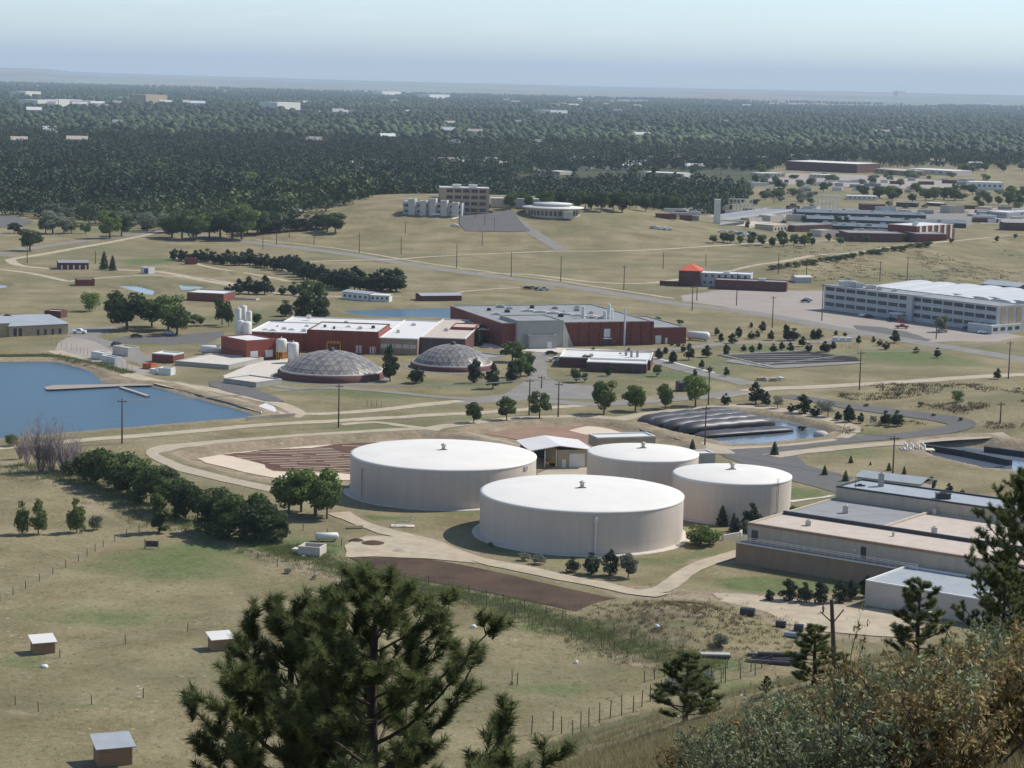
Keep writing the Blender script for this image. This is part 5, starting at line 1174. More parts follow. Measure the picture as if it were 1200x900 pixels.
# steel frames, misc boxes on campus
for (x,y,w,h_,lab) in ((968,247,27,12,'white open steel frame rising behind the campus roofs'),(868,247,27,9,'white gridded frame behind the long windowed block'),(840,262,4,16,'slim white tower at the campus left')):
    p = PG(x,y); d=math.hypot(p[0],p[1]); wm = w*d/F; t = thing('steel_frame',p,lab,'frame'); b=MB()
    n = 1 if w<6 else 6
    if w < 6: MB().box((0,0,h_/2),(4,4,h_)).build('tower',M['cream'],t)
    else:
        for k in range(n+1):
            for dd in (0,6): b.tube([(-wm/2+wm*k/n,dd,0),(-wm/2+wm*k/n,dd,h_)],.28,4)
        for z in (h_*.5,h_):
            for dd in (0,6): b.tube([(-wm/2,dd,z),(wm/2,dd,z)],.28,4)
        b.build('frame_beam',M['white'],t)
# far big buildings (each its own label)
far = [
 ('brick_hall',(921,199),(1004,203),60,11,'dbrick','cream','very large dark brick hall with pale roof on the far plain'),
 ('tan_hall',(1024,203),(1060,206),30,6,'tan','tanroof','reddish tan hall right of the large brick hall'),
 ('white_hall',(1062,203),(1116,206),40,6,'lconc','whiteroof','long white roofed hall at the far right'),
 ('white_hall',(1137,222),(1176,223),25,8,'white','whiteroof','white factory block on the far right plain'),
 ('white_shed',(892,208),(920,208),20,5,'lconc','whiteroof','white roofed shed left of the large brick hall'),
 ('white_shed',(948,208),(975,209),20,4,'lconc','whiteroof','low white shed in front of the large brick hall'),
 ('white_shed',(753,209),(801,211),25,7,'lconc','whiteroof','white roofed arena before the residential streets'),
 ('white_shed',(622,203),(656,205),20,4,'lconc','whiteroof','long low white roof above the tree belt'),
 ('white_shed',(992,234),(1028,235),14,4,'cream','whiteroof','low white roofed shed beyond the dark campus roofs'),
 ('white_shed',(1050,242),(1075,243),10,4,'dark','greyroof','dark store beyond the dark campus roofs'),
 ('white_shed',(1085,241),(1104,242),10,3,'dark','cream','small dark store with pale roof, right of its neighbour'),
 ('brick_block',(1176,270),(1215,271),16,6,'dbrick','greyroof','dark brick block cut by the right edge'),
 ('grey_block',(1156,254),(1180,256),16,5,'offwhite','whiteroof','grey plant building right of the campus'),
 ('grey_block',(1183,254),(1215,256),16,5,'offwhite','whiteroof','pale plant building at the right edge beyond the campus'),
 ('white_shed',(296,247),(358,249),24,5,'lconc','whiteroof','long white roofed building among the trees by the highway'),
 ('tan_block',(171,124),(196,124),60,26,'tan','tanroof','tall tan block rising from the far left woods'),
 ('tan_block',(325,131),(352,131),60,20,'cream','whiteroof','pale block with a tower in the far woods'),
 ('white_shed',(44,127),(68,127),60,16,'cream','whiteroof','white roofed warehouse in the far left woods'),
 ('white_shed',(69,126),(96,126),60,16,'cream','whiteroof','long white warehouse in the far left woods'),
 ('white_shed',(30,115),(48,115),60,18,'cream','whiteroof','small pale block near the far left skyline'),
 ('white_shed',(645,137),(665,137),60,14,'cream','whiteroof','bright white block in the far middle woods'),
 ('white_shed',(448,113),(470,113),60,22,'cream','whiteroof','bright hall near the skyline left of centre'),
 ('white_shed',(503,117),(527,117),60,20,'cream','whiteroof','pale hall near the skyline at centre'),
 ('tan_block',(1052,112),(1061,112),60,50,'tan','tanroof','distant tan tower on the right skyline'),
]
for (nm,q1,q2,D,h_,wm,rm,lab) in far:
    p1, p2 = PG(*q1), PG(*q2); zb = min(p1[2],p2[2]); d = p1[1]
    if d > 4000: zb += 3
    a,u,v,L = frame(p1,p2); t = thing(nm,(*a,zb),lab,'building'); wallroof(t, rectpts(a,u,v,L,D), zb-6, zb+h_*(1 if d<4000 else 1.15), M[wm], M[rm], 0)
    if d < 4000 and L > 15: winrow(t,a,u,v,L-2,zb+h_*.4,zb+h_*.65,6,.4,M['glass'],1,pr=.2)
# repeating houses and warehouses in the wood
hp = []
for kx, (wm,rm) in enumerate((('cream','greyroof'),('offwhite','whiteroof'),('tan','tanroof'))):
    a = np.array([-7.,-5.]); t = thing('house',(0,0,0),'x','house','houses of the distant town'); 
    MB().prism([(-8,-5),(8,-5),(8,5),(-8,5)],-1,4,cap=False).add([(-8,-5,4),(-8,5,4),(-8,0,6.6),(8,-5,4),(8,5,4),(8,0,6.6)],[(0,1,2),(3,4,5)]).build('wall',M[wm],t)
    gable(t,np.array([-8.,-5.]),np.array([1.,0.]),np.array([0.,1.]),16,10,4,2.7,M[rm]); winrow(t,np.array([-8.,-5.]),np.array([1.,0.]),np.array([0.,1.]),15,1.2,2.8,3,.3,M['glass'],.5); hp.append(t)
first = [True]*3; cnt=0
spots = [(x_, y_) for x_ in range(0,0)]
for i in range(44): spots.append((rnd.uniform(640,905) if i%2 else rnd.uniform(600,1190), rnd.uniform(184,200) if i%3 else rnd.uniform(186,193)))
for i in range(66): spots.append((rnd.choice((rnd.uniform(20,240),rnd.uniform(330,720),rnd.uniform(600,1190))), rnd.choice((rnd.uniform(116,138),rnd.uniform(122,128),rnd.uniform(145,178)))))
for i in range(12): spots.append((rnd.uniform(400,610), rnd.uniform(192,199)))
spots.sort()
for i,(x_,y_) in enumerate(spots):
    k = rnd.randrange(3); o = hp[k] if first[k] else copy_tree(hp[k]); first[k] = False
    p = PG(x_,y_); s = rnd.uniform(.8,1.1) if y_ > 183 else rnd.uniform(.8,1.2)*(1 if y_ > 140 else 1.5)
    o.location = (p[0],p[1],p[2]+(0 if y_>183 else 4)); o.rotation_euler=(0,0,rnd.uniform(-.5,.5)); o.scale=(s*rnd.uniform(1,1.6),s,max(1.2,min(s,2.0))*(1.35 if y_<183 else 1)); 
    o['label'] = 'pale roofed house scattered among the distant town trees'; o['group'] = 'houses of the distant town'
row('dec', [(rnd.uniform(835,1065), y_, y_-rnd.uniform(7,12)) for y_ in [rnd.uniform(277,286) for _ in range(16)]+[rnd.uniform(262,270) for _ in range(8)]], 'leafy tree among the campus blocks and car rows', 'trees inside the campus', 1.2, [L_DECD,L_DEC], .25)
row('dec', [(rnd.uniform(*xr), y_, y_-rnd.uniform(8,13)) for y_,xr in [(rnd.uniform(226,240),(850,960)) for _ in range(16)]+[(rnd.uniform(224,238),(1000,1199)) for _ in range(26)]+[(rnd.uniform(196,204),(1120,1199)) for _ in range(10)]+[(rnd.uniform(214,222),(880,1060)) for _ in range(14)]], 'leafy tree in the belts beyond the campus', 'tree belts beyond the campus', 1.5, [L_DECD,L_DEC,L_OLV], .25)
for i in range(16):
    x_ = 795+i*21+rnd.uniform(-6,6); y_ = rnd.choice((248,254,259,272)) if x_ < 950 else rnd.choice((246,250,278)); a,u,v,L = frame(PG(x_,y_),PG(x_+rnd.uniform(14,32),y_+rnd.uniform(-.3,1)))
    t = thing('campus_block',(*a,0),f'{ordw(i)} small flat roofed block among the dark campus roofs, from the left','building','small campus blocks'); wallroof(t, rectpts(a,u,v,L,rnd.uniform(6,14)), 0, rnd.uniform(3,6.5), M[rnd.choice(('offwhite','lconc','dbrick','taupe','conc'))], M[rnd.choice(('greyroof','whiteroof','tanroof'))], .2)
row('bush', [(rnd.uniform(880,1195), y_, y_-rnd.uniform(5,9)) for y_ in [rnd.uniform(206,213) for _ in range(22)]+[rnd.uniform(222,232) for _ in range(14)]+[rnd.uniform(236,245) for _ in range(12)]], 'scrub tree on the open land beyond the campus', 'scrub beyond the campus', 1.6, [L_DECD,L_OLV,L_DEC], .3)
row('dec', [(rnd.uniform(640,905), y_, y_-rnd.uniform(7,12)) for y_ in [rnd.uniform(188,206) for _ in range(46)]], 'street tree among the distant residential roofs', 'trees among the distant roofs', 1.4, [L_DECD,L_DEC], .3)
ybase = MB().box((0,0,1.3),(6,2.5,2.6)).build('container',M['white'])
ysp = [(rnd.uniform(880,1150), rnd.uniform(211,224)) for _ in range(46)]+[(rnd.uniform(780,835), rnd.uniform(246,262)) for _ in range(10)]+[(rnd.uniform(850,940), rnd.uniform(244,256)) for _ in range(22)]+[(rnd.uniform(1135,1199), rnd.uniform(244,262)) for _ in range(24)]
for i,(x_,y_) in enumerate(ysp):
    o = ybase if i == 0 else ybase.copy()
    if i: COL.objects.link(o)
    p = PG(x_,y_); o.location = tuple(p); o.rotation_euler=(0,0,rnd.uniform(-.3,.3)); k=rnd.uniform(.7,1.8); o.scale=(k*rnd.uniform(.8,1.8),k,rnd.uniform(.6,1.4)); tag(o,'pale box container standing in the yards round the campus','container','containers in the campus yards')
    o.material_slots[0].link='OBJECT'; o.material_slots[0].material=M[rnd.choice(('white','lconc','conc','greyroof','cream','dbrick','silver'))]
# ------------------------------------------------------------------ ponds furniture
o = sheet('jetty', [(52,454),(62,452),(140,450.5),(190,449.5),(190,452),(140,453),(65,457),(54,457)], M['lot'], z=-.45, jit=.3); del o['kind']; tag(o,'low pale concrete jetty reaching into the blue pond','jetty')
def wallthing(name, px, h, w, m, label, cat, z=0):
    pts = [PZ(x_,y_,0) for x_,y_ in px]; o0 = pts[0]; b = MB()
    for p,q in zip(pts[:-1],pts[1:]):
        c=(p+q)/2; L=np.linalg.norm((q-p)[:2]); b.box((c[0],c[1],z+h/2-.2),(L+w*.5,w,h+.4),math.atan2(q[1]-p[1],q[0]-p[0]))
    return tag(b.build(name,m,None,(o0[0],o0[1],0)),label,cat)
wallthing('pontoon',[(142,452.5),(173,462.5)],.5,1.2,M['conc'],'narrow grey floating pontoon angled off the jetty','pontoon',-.7)
wallthing('pond_wall',[(197,451.5),(235,463.5),(290,477.5)],.5,.9,M['dark'],'dark straight edge wall along the right shore of the blue pond','wall',-.4)
wallthing('pond_edge_wall',[(290,493),(318,490.5),(345,488.5)],1.1,.4,M['taupe'],'low slatted wall at the right tip of the blue pond','wall')
o=sheet('spillway',[(303,476),(312,473),(322,477),(324,482),(316,486),(306,485)],M['whiteroof'],jit=.2); del o['kind']; tag(o,'white concrete spillway apron at the tip of the blue pond','spillway')
wallthing('baffle_wall',[(1078,522),(1130,530),(1184,541)],1.9,1.0,M['liner'],'long black baffle wall crossing the right pond','wall',-1.4)
wallthing('baffle_wall',[(1155,525),(1200,531),(1240,537)],1.9,1.0,M['liner'],'second black baffle wall at the right picture edge','wall',-1.4)
sheet('pond_liner',[(1080,528),(1130,537),(1180,547),(1150,549),(1083,534)],M['liner'],z=-.9,jit=.2)
sheet('dark_basin',[(246,447),(262,446.5),(295,455),(325,466),(334,471.5),(312,470.5),(270,460),(246,453)],M['asph'],jit=.3)
sheet('dark_bank',[(80,0),(80,0)],M['asph']) if False else None
# drying beds
b0 = sheet('drying_bed',[(848,417),(945,412.5),(1003,419),(1008,423),(905,428),(862,421)],M['beds'],jit=.2)
sheet('bed_margin',[(858,421.5),(905,428.2),(1008,424),(1016,426),(905,432.5),(848,424)],M['oldasph'],jit=.2)
for i in range(5):
    y_ = 415.5+i*2.3; x0=850+i*9; x1=950+i*13
    o=road('bed_divider',[(x0,y_+1.2),(x1,y_+.2)],.7,M['conc'],.1)
wallthing('bed_wall',[(845,417),(905,431.5)],.5,.5,M['lconc'],'left concrete edge wall of the dark drying beds','wall')
wallthing('bed_wall',[(845,417),(945,412)],.5,.5,M['lconc'],'rear concrete edge wall of the dark drying beds','wall')
# covered field far left dark
sheet('dark_field',[(-30,253),(12,252),(35,259),(30,266),(-30,267)],M['asph'],jit=2)
# geotubes
for i,(p,q) in enumerate((((747,496),(862,483.5)),((760,499),(875,487)),((777,502),(890,490.5)),((795,505),(908,495)),((813,509),(930,500.5)))):
    A0, B0 = PZ(*p,0), PZ(*q,0); dirv=(B0-A0); L=np.linalg.norm(dirv); dirv/=L; t=[]
    b = MB(); n=14; pts=[]; 
    prof=[(0,.05),(.6,1.2),(1.8,2.2),(4,2.9),(8,3.1)]+[(8+(L-16)*j/8,3.1+.15*math.sin(j*2.1+i)) for j in range(1,8)]+[(L-8,3.1),(L-4,2.8),(L-1.5,2.0),(L,.1)]
    side = np.array([-dirv[1],dirv[0],0]); V=[];Fc=[]; K=14
    flat = .55 if i<4 else .28
    for s,rw in prof:
        c = A0+dirv*s
        for k in range(K):
            th=2*math.pi*k/K; V.append(c+side*math.cos(th)*rw+np.array([0,0,1])*(math.sin(th)*rw*flat+rw*flat-1.1))
    for j in range(len(prof)-1):
        for k in range(K): Fc.append((j*K+k,j*K+(k+1)%K,(j+1)*K+(k+1)%K,(j+1)*K+k))
    tag(b.add(V,Fc,True).build('dewatering_tube',M['geo'],None,(A0[0],A0[1],0)), f'{ordw(i)} long black fabric tube from the back in the tube pond','dewatering tube','black tubes in the pond')
tag(MB().add([(0,0,0)],[]).build('x',M['geo']),'x','x') if False else None
p = PZ(940,503,-.6); 
tree_at('bush',(p[0],p[1],-1.0),1.8,1.6,'dark reedy clump standing in the tube pond',None,L_DECD)
p = PZ(962,507,0); tag(MB().lathe((0,0,-.9),[(2.2,0),(2.0,.8),(1.2,1.3),(.1,1.5)],9).build_at('boulder',M['rock'],(p[0],p[1],0)),'pale boulder at the right end of the tube pond','rock')
# white flume at far right
wallthing('pipeline',[(1146,293),(1172,288),(1210,281)],1.4,2.2,M['lconc'],'white raised flume running off the right edge','pipeline',2.2)
# ------------------------------------------------------------------ poles
def pole(px, py, top, label, cross=1, rz=None, tilt=0):
    p = PG(px,py); d = math.hypot(p[0],p[1]); h = (py-top)*d/F
    t = thing('utility_pole',p,label,'utility pole','wooden utility poles'); t.rotation_euler=(0,R(tilt),rnd.uniform(-.4,.4) if rz is None else rz)
    MB().tube([(0,0,-.3),(0,0,h)],[.24,.15],7).build('pole',M['wood'],t)
    if cross:
        MB().box((0,0,h-.7),(2.4,.16,.2)).build('crossarm',M['wood'],t)
        for k in (-1.0,0,1.0): MB().tube([(k,0,h-.62),(k,0,h-.25)],.07,5).build('insulator',M['dark'],t)
    return (p[0],p[1],p[2]+h)
PL = [(143,520,467,'on the near shore of the blue pond'),(396.7,501,449,'on the track below the front dome'),(654,489,447,'behind the left basin, right of two similar poles'),(620,486.5,443,'left of two close poles behind the basins'),(634.5,455,440,'at the driveway mouth near the domes'),
 (830,475,428,'beside the leafy tree behind the tube pond'),(826,522,475,'in front of the black tubes'),(1007,457,411,'on the straight road right of the drying beds'),(1181.7,443.7,400,'near the lone round pine at far right'),
 (963,376,333,'at the left corner of the long white office'),(905,384,347,'on the grass left of the parking lot corner'),(811,364,335,'below the brick house'),(816.5,352,331,'just below the brick house steps'),(863,358,320,'on the verge of the parking lot'),
 (912,321,296,'beside the berm track'),(945,325,303,'beyond the small pale store'),(777,315,296,'in the dry field left of the brick house'),(827,312,298,'behind the brick house'),(535,314,286,'below the hill at centre'),(599,324,295,'by the highway right of centre'),
 (657,330,300,'by the highway below the drive'),(731,340,311,'by the highway near the treatment hall'),(421,296,272,'on the left foot of the hill'),(470,298,278,'in the dry field on the hill foot'),(475,273,260,'high on the left hill slope'),(565,288,273,'below the hill parking lot'),
 (308,292,273,'at the start of the pine belt road'),(324,287,270,'second in the highway line by the grove'),(339,278,263,'close to the dark conifer row'),(368,287,263,'right of the dark conifer row'),(1097,397,375,'beside the tree before the long office'),(1063,328,301,'behind the long white office'),
 (1031,330,306,'behind the left half of the long office'),(1172,496,471,'on the dry slope at far right'),(32,308,290,'near the far left fork of the tracks'),(112,309,294,'behind the dark brick shed')]
tops = {}
for i,(x_,y_,tp,lab) in enumerate(PL): tops[i] = pole(x_,y_,tp,'wooden utility pole '+lab, cross=1 if tp>300 or i<9 else 0)
pole(843,234,194,'very tall dark pole left of the campus, before the woods',1); pole(907,239,210,'tall dark pole behind the campus',1)
T9 = pole(1046,559,510,'dark pole with equipment behind the raised roof block',1)
# near pole with transformer brace
p = PG(978,784); d = math.hypot(p[0],p[1]); h = (784-699)*d/F; t = thing('utility_pole',p,'leaning bare pole with a forked crossarm in the lower right','utility pole'); t.rotation_euler=(0,R(-5),.1)
MB().tube([(0,0,-.5),(0,0,h)],[.16,.11],8).build('pole',M['wood'],t); k=h/9.
MB().tube([(-1.5*k,0,h*.84),(0,0,h*.66)],.09*k,5).build('brace',M['wood'],t); MB().tube([(1.5*k,0,h*.84),(0,0,h*.66)],.09*k,5).build('brace',M['wood'],t)
# lamp posts on hill car park
for i,(x_,y_,tp) in enumerate(((538,267,252),(579,271,254),(557,256,244),(568,264,249))):
    p = PG(x_,y_); d=math.hypot(p[0],p[1]); h=(y_-tp)*d/F; t=thing('street_lamp',p,f'{ordw(i)} lamp post of the hill parking lot, counted from the left' if False else ['lamp post at the left edge of the hill parking lot','lamp post at the front of the hill parking lot','lamp post at the back of the hill parking lot','lamp post in the middle of the hill parking lot'][i],'street lamp','lamps of the hill parking lot')
    MB().tube([(0,0,-.2),(0,0,h)],.14,5).build('pole',M['dark'],t); MB().box((0,0,h),(1.6,.5,.25)).build('lamp_head',M['silver'],t)
def wires(pairs, label, r=.05, m='wire'):
    b = MB(); o0 = pairs[0][0]
    for A1,B1 in pairs:
        for off in (-.9,0,.9):
            P0 = np.array(A1)+[0,off,-.3]; P1 = np.array(B1)+[0,off,-.3]; L=np.linalg.norm(P1-P0); pts=[]
            for k in range(9): t_=k/8; q=P0+(P1-P0)*t_; q[2]-= 4*L*.014*t_*(1-t_); pts.append(tuple(q))
            b.tube(pts,r,3,False)
    tag(b.build('power_line',M[m],None,tuple(o0)),label,'power line')
wires([(tops[0],tops[1]),(tops[1],tops[3]),(tops[3],tops[5]),(tops[5],tops[7]),(tops[7],tops[8])],'power line running from the blue pond past the domes to the right', .05)
wires([(tops[6],T9)],'power line from the black tubes to the raised roof block', .05)
# ------------------------------------------------------------------ fences
def fence(px, step, h, label, rails=3, group='pasture fences', postr=.09, mesh=False, jx=.0):
    pts = [tuple(PZ(x_,y_,0)[:2]) for x_,y_ in px]
    ps = []
    for a,b in zip(pts[:-1],pts[1:]):
        L = math.dist(a,b); n = max(1,round(L/step))
        for j in range(n): ps.append((a[0]+(b[0]-a[0])*j/n, a[1]+(b[1]-a[1])*j/n))
    ps.append(pts[-1]); ps = ps[:100]; o0 = (*ps[0], hz(*ps[0])); t = thing('fence',o0,label,'fence',group)
    base = MB().tube([(0,0,-.3),(0,0,h)],[postr,postr*.85],6).build('post',M['post'],t); b = MB()
    for i,(x,y) in enumerate(ps):
        o = base if i==0 else base.copy()
        if i: COL.objects.link(o); o.parent=t
        z = hz(x,y); o.location=(x-o0[0],y-o0[1],z-o0[2]); o.scale=(1,1,rnd.uniform(.88,1.12)); o.rotation_euler=(rnd.uniform(-.04,.04),rnd.uniform(-.04,.04),0)
        if i:
            X0,Y0 = ps[i-1]; Z0=hz(X0,Y0)
            for k in range(rails): zz=h*(k+1)/(rails+.3); b.tube([(X0,Y0,Z0+zz),(x,y,z+zz)],.012 if rails<5 else .02,3,False)
    b.build('wire',M['wire'],t,o0)
fence([(-30,722),(0,705),(30,690),(62,673),(92,658),(121,641),(148,629),(163,624),(172,618)],5.6,1.5,'wire fence climbing from the left edge to the hedge corner')
fence([(0,551),(20,553),(50,555),(100,575),(146,592),(180,612),(217,628),(247,637),(280,648),(325,664),(368,672),(400,682)],6.5,1.5,'wire fence along the dirt lane below the dark hedge')
fence([(400,682),(430,690),(470,695),(520,700),(570,712),(620,728),(650,742),(690,755),(735,772),(770,778)],4.2,1.7,'close posted fence below the dark brown soil bed')
fence([(425,672),(475,680),(530,690),(590,706),(640,722),(700,742),(760,765),(800,772)],5.0,1.7,'second fence line between the soil bed and the pasture',3)
fence([(70,771),(147,755),(220,740),(288,722)],14,1.6,'sparse fence across the middle of the pasture')
fence([(-10,822),(18,826),(45,834),(168,818)],9,1.5,'short broken fence at the lower left edge')
fence([(598,862),(623,861),(648,856),(658,860),(671,866),(690,852),(715,842),(742,835),(762,822),(800,812),(850,800),(885,792)],3.0,3.0,'tall corral fence beside the hillside foot',4,postr=.09)
fence([(600,800),(606,803)],2,1.9,'two isolated posts standing in the pasture',1)
fence([(755,800),(790,790),(815,792),(845,800),(852,785),(880,788),(905,780)],2.6,1.9,'short fenced pen left of the stacked pipes',3)
fence([(355,622),(384,628),(400,640)],5,1.6,'short fence behind the white tank',2)
fence([(60,404),(90,412),(120,424),(155,435)],4,2.2,'chain link fence of the works yard beside the pond',4,'works fences',.05)
fence([(430,476),(447,478)],2,2.0,'short white gate fence below the front dome',5,'works fences',.07)
fence([(1005,410),(950,402)],4,1.2,'light rail fence right of the drying beds',3,'works fences',.07)
# ------------------------------------------------------------------ pasture objects
def shelter(px, py, wpx, label, roofm, rz):
    p = PG(px,py); d=math.hypot(p[0],p[1],CH); s = wpx*d/F/3.6; t=thing('horse_shelter',p,label,'animal shelter','pasture shelters',rz,s)
    w,D,h0,h1 = 3.4,2.8,1.9,2.4
    b=MB(); b.add([(-w/2,-D/2,-.1),(w/2,-D/2,-.1),(w/2,D/2,-.1),(-w/2,D/2,-.1),(-w/2,-D/2,h0),(w/2,-D/2,h0),(w/2,D/2,h1),(-w/2,D/2,h1)],[(0,1,5,4),(1,2,6,5),(2,3,7,6),(3,0,4,7)])
    for k in range(6): b.box((0,-D/2-.03,.22+k*.29),(w+.04,.05,.20))
    for k in range(6): b.box((w/2+.03,0,.22+k*.29),(.05,D+.04,.20))
    b.build('wall',M['plank'],t)
    MB().add([(-w/2-.35,-D/2-.4,h0),(w/2+.35,-D/2-.4,h0),(w/2+.35,D/2+.4,h1+.12),(-w/2-.35,D/2+.4,h1+.12),(-w/2-.35,-D/2-.4,h0+.1),(w/2+.35,-D/2-.4,h0+.1),(w/2+.35,D/2+.4,h1+.22),(-w/2-.35,D/2+.4,h1+.22)],[(4,5,6,7),(0,1,5,4),(1,2,6,5),(2,3,7,6),(3,0,4,7),(3,2,1,0)]).build('roof',roofm,t)
shelter(50,764,25,'small wooden shelter with a white roof at the left pasture edge',M['whiteroof'],.42)
shelter(258,760,25,'small wooden shelter with a white roof beside the big pine',M['whiteroof'],.42)
shelter(132,893,40,'wooden plank shelter with a blue grey roof at the bottom left',M['blueroof'],.38)
p = PG(178,643); t = thing('feed_rack',p,'dark board on posts standing in the pasture','board'); MB().box((0,0,1.0),(2.4,.15,1.2)).build('panel',M['dark'],t)
for k in (-1.3,1.3,-1.5): MB().tube([(k,.1,-.1),(k,.1,1.9)],.06,5).build('post',M['post'],t)
# open concrete box
p = PG(366,650); t = thing('concrete_vault',p,'open topped white concrete box in the grass','concrete box',None,-.25); b=MB()
for c,dm in (((0,-1.9,1),(4.6,.3,2)),((0,1.9,1),(4.6,.3,2)),((-2.15,0,1),(.3,3.5,2)),((2.15,0,1),(.3,3.5,2))): b.box(c,dm)
b.build('wall',M['lconc'],t); MB().box((0,0,.2),(4,3.5,.2)).build('base',M['dark'],t); MB().box((-3.4,.4,.5),(1.6,2,1.0)).build('side_box',M['lconc'],t)
for (x_,y_,s,lab) in ((356,653,.9,'white slab lying beside the open concrete box'),(52,782,1.2,'pale flat rock in the lower left pasture'),(192,571+51,.7,'small white object under the upright tree'),(770,735,.8,'pale stone near the brown mound'),(555,735,1.0,'white board lying in the grass beside the big pine'),(675,777,.7,'pale stone in the pasture right of the big pine')):
    s *= .55; p = PG(x_,y_); tag(MB().lathe((0,0,0),[(s*.9,-.05),(s,.2),(s*.7,.42),(.05,.5)],8).build_at('rock',M['white'],p),lab,'rock')
p = PG(472,617); t=thing('pipe_manifold',p,'small pale pipe frame on a slab left of the nearest tank','pipework'); MB().box((0,0,.1),(5,2.4,.25)).build('slab',M['lconc'],t)
MB().tube([(-1.5,0,.2),(-1.5,0,1),(1.5,0,1),(1.5,0,2.2),(2.2,0,2.2)],.12,6).build('pipe',M['silver'],t)
p = PG(416,619); t=thing('timber_pile',p,'pile of pale boards beside the fence posts','timber'); 
for k in range(4): MB().box((0,k*.4-.6,.2+.2*(k%2)),(3.4,.35,.25),.2).build('board',M['tan'],t)
for i,(x_,y_,s) in enumerate(((470,646,2),(437,637,2.6),(418,634,1.6))):
    p=PG(x_,y_); b=MB(); b.lathe((0,0,0),[(s*1.2,-.05),(s*.8,.25),(s*.4,.5),(.05,.6)],11); tag(b.build_at('soil_heap',M['darksoil'] if i else M['rim'],p),['pale low heap on the dirt yard','dark soil heap at the end of the brown bed','small dark soil heap left on the dirt yard'][i],'soil heap')
# stacked black pipes
for i,(x_,y_,L,rr,rz,zl) in enumerate(((900,779,7.5,.42,-.14,0),(908,775.5,7.5,.45,-.10,.0),(914,775,7.5,.42,-.03,.75),(922,778,5,.42,-.2,0),(893,773,5,.4,-.08,.3),(928,773,5,.4,.08,.2))):
    p=PZ(x_,y_,0)+np.array([0,0,zl]); t=MB(); t.tube([(-L/2,0,rr),(L/2,0,rr)],rr,14,False); t.tube([(-L/2,0,rr),(L/2,0,rr)],rr*.86,14,False)
    o=tag(t.build_at('pipe',M['geo'],p),f'{ordw(i)} black culvert pipe in the pipe stack, counted from the front' if False else ['front left black culvert pipe of the stack','middle black culvert pipe of the stack','rear left black culvert pipe of the stack','front right black culvert pipe of the stack','short black culvert pipe at the left end of the stack','rear right black culvert pipe of the stack'][i],'pipe','stack of black culvert pipes'); o.rotation_euler=(0,0,rz)
for i,(x_,y_,L,rr,m_,lab) in enumerate(((876,722,2.6,.8,'dark','dark culvert section on the edge of the dirt yard'),(915,735,1.8,.6,'dark','second dark culvert section near the dirt yard'),(928,747,2.6,.5,'blueroof','pale metal trough beside the dark pine'),(936,740,1.6,.7,'dark','dark drum beside the pale trough'))):
    p=PG(x_,y_); o=tag(MB().tube([(-L/2,0,rr),(L/2,0,rr)],rr,12).build_at('drum',M[m_],p),lab,'drum'); o.rotation_euler=(0,0,-.3)
p=PG(838,769); t=thing('pallet_stack',p,'pale flat pallet pile beside the fenced pen','pallets'); MB().box((0,0,.4),(5,1.6,.25)).build('pallet',M['conc'],t); MB().box((.3,0,.15),(4.5,2.2,.3)).build('pallet',M['dark'],t)
# ------------------------------------------------------------------ cars
def make_car(kind):
    t = thing('parked_car',(0,0,0),'x','car','parked cars')
    if kind=='car': prof=[(-2.2,.35),(-2.25,.8),(-1.75,.95),(-1.15,1.4),(.45,1.42),(1.15,.98),(2.1,.85),(2.2,.35)]; gl=[(-1.6,.95),(-1.12,1.36),(.42,1.37),(1.05,.97)]
    else: prof=[(-2.7,.5),(-2.75,1.1),(-.9,1.15),(-.85,1.15),(-.75,1.75),(.6,1.77),(1.2,1.2),(2.5,1.1),(2.6,.5)]; gl=[(-.78,1.18),(-.68,1.7),(.55,1.7),(1.05,1.2)]
    w=.88; b=MB(); n=len(prof); b.add([(x,-w*(1 if z<1 else .86),z) for x,z in prof]+[(x,w*(1 if z<1 else .86),z) for x,z in prof],[(i,(i+1)%n,(i+1)%n+n,i+n) for i in range(n)]+[tuple(range(n-1,-1,-1)),tuple(range(n,2*n))]); b.build('body',M['carwhite'],t)
    for s in (-1,1):
        MB().add([(x,s*(w*.90),z) for x,z in gl]+[(x,s*(w*.80),z) for x,z in gl],[(0,1,2,3),(4,5,6,7),(0,1,5,4),(1,2,6,5),(2,3,7,6)]).build('window',M['glass'],t)
    for x in ((-1.35,1.4) if kind=='car' else (-1.7,1.65)):
        for s in (-1,1): MB().tube([(x,s*.90,.34),(x,s*.935,.34)],.2,10).build('rim',M['silver'],MB().tube([(x,s*.72,.34),(x,s*.92,.34)],.34,12).build('wheel',M['rubber'],t))
    MB().box((2.2 if kind=='car' else 2.58,.55,.7),(.08,.35,.15)).build('headlight',M['white'],t); MB().box((2.2 if kind=='car' else 2.58,-.55,.7),(.08,.35,.15)).build('headlight',M['white'],t)
    return t
CP = {'car':make_car('car'),'truck':make_car('truck')}; used={'car':False,'truck':False}
def car(px,py,col,label,kind='car',rz=0.,s=1.,group='parked cars'):
    o = CP[kind] if not used[kind] else copy_tree(CP[kind]); used[kind]=True
    p=PG(px,py); o.location=(p[0],p[1],p[2]+.1); o.rotation_euler=(0,0,rz); o.scale=(s,s,s); o['label']=label; o['category']='car' if kind=='car' else 'pickup truck'; o['group']=group
    b=[c for c in o.children if c.name.startswith('body')][0]; b.material_slots[0].link='OBJECT'; b.material_slots[0].material=M['car'+col]
car(93,391,'white','white pickup truck at the corner of the tan workshop','truck',-.15)
car(198,392.5,'silver','silver car under the big shade trees','car',-.2)
car(160,396,'black','dark car at the left end of the asphalt lot','car',.4); car(136,405.5,'black','small dark car on the grey drive by the works yard','car',1.2)
car(1012,371.5,'white','white car by the left half of the long office','car',-.3); car(1018,372.5,'black','black car beside the white car at the long office','car',-.3)
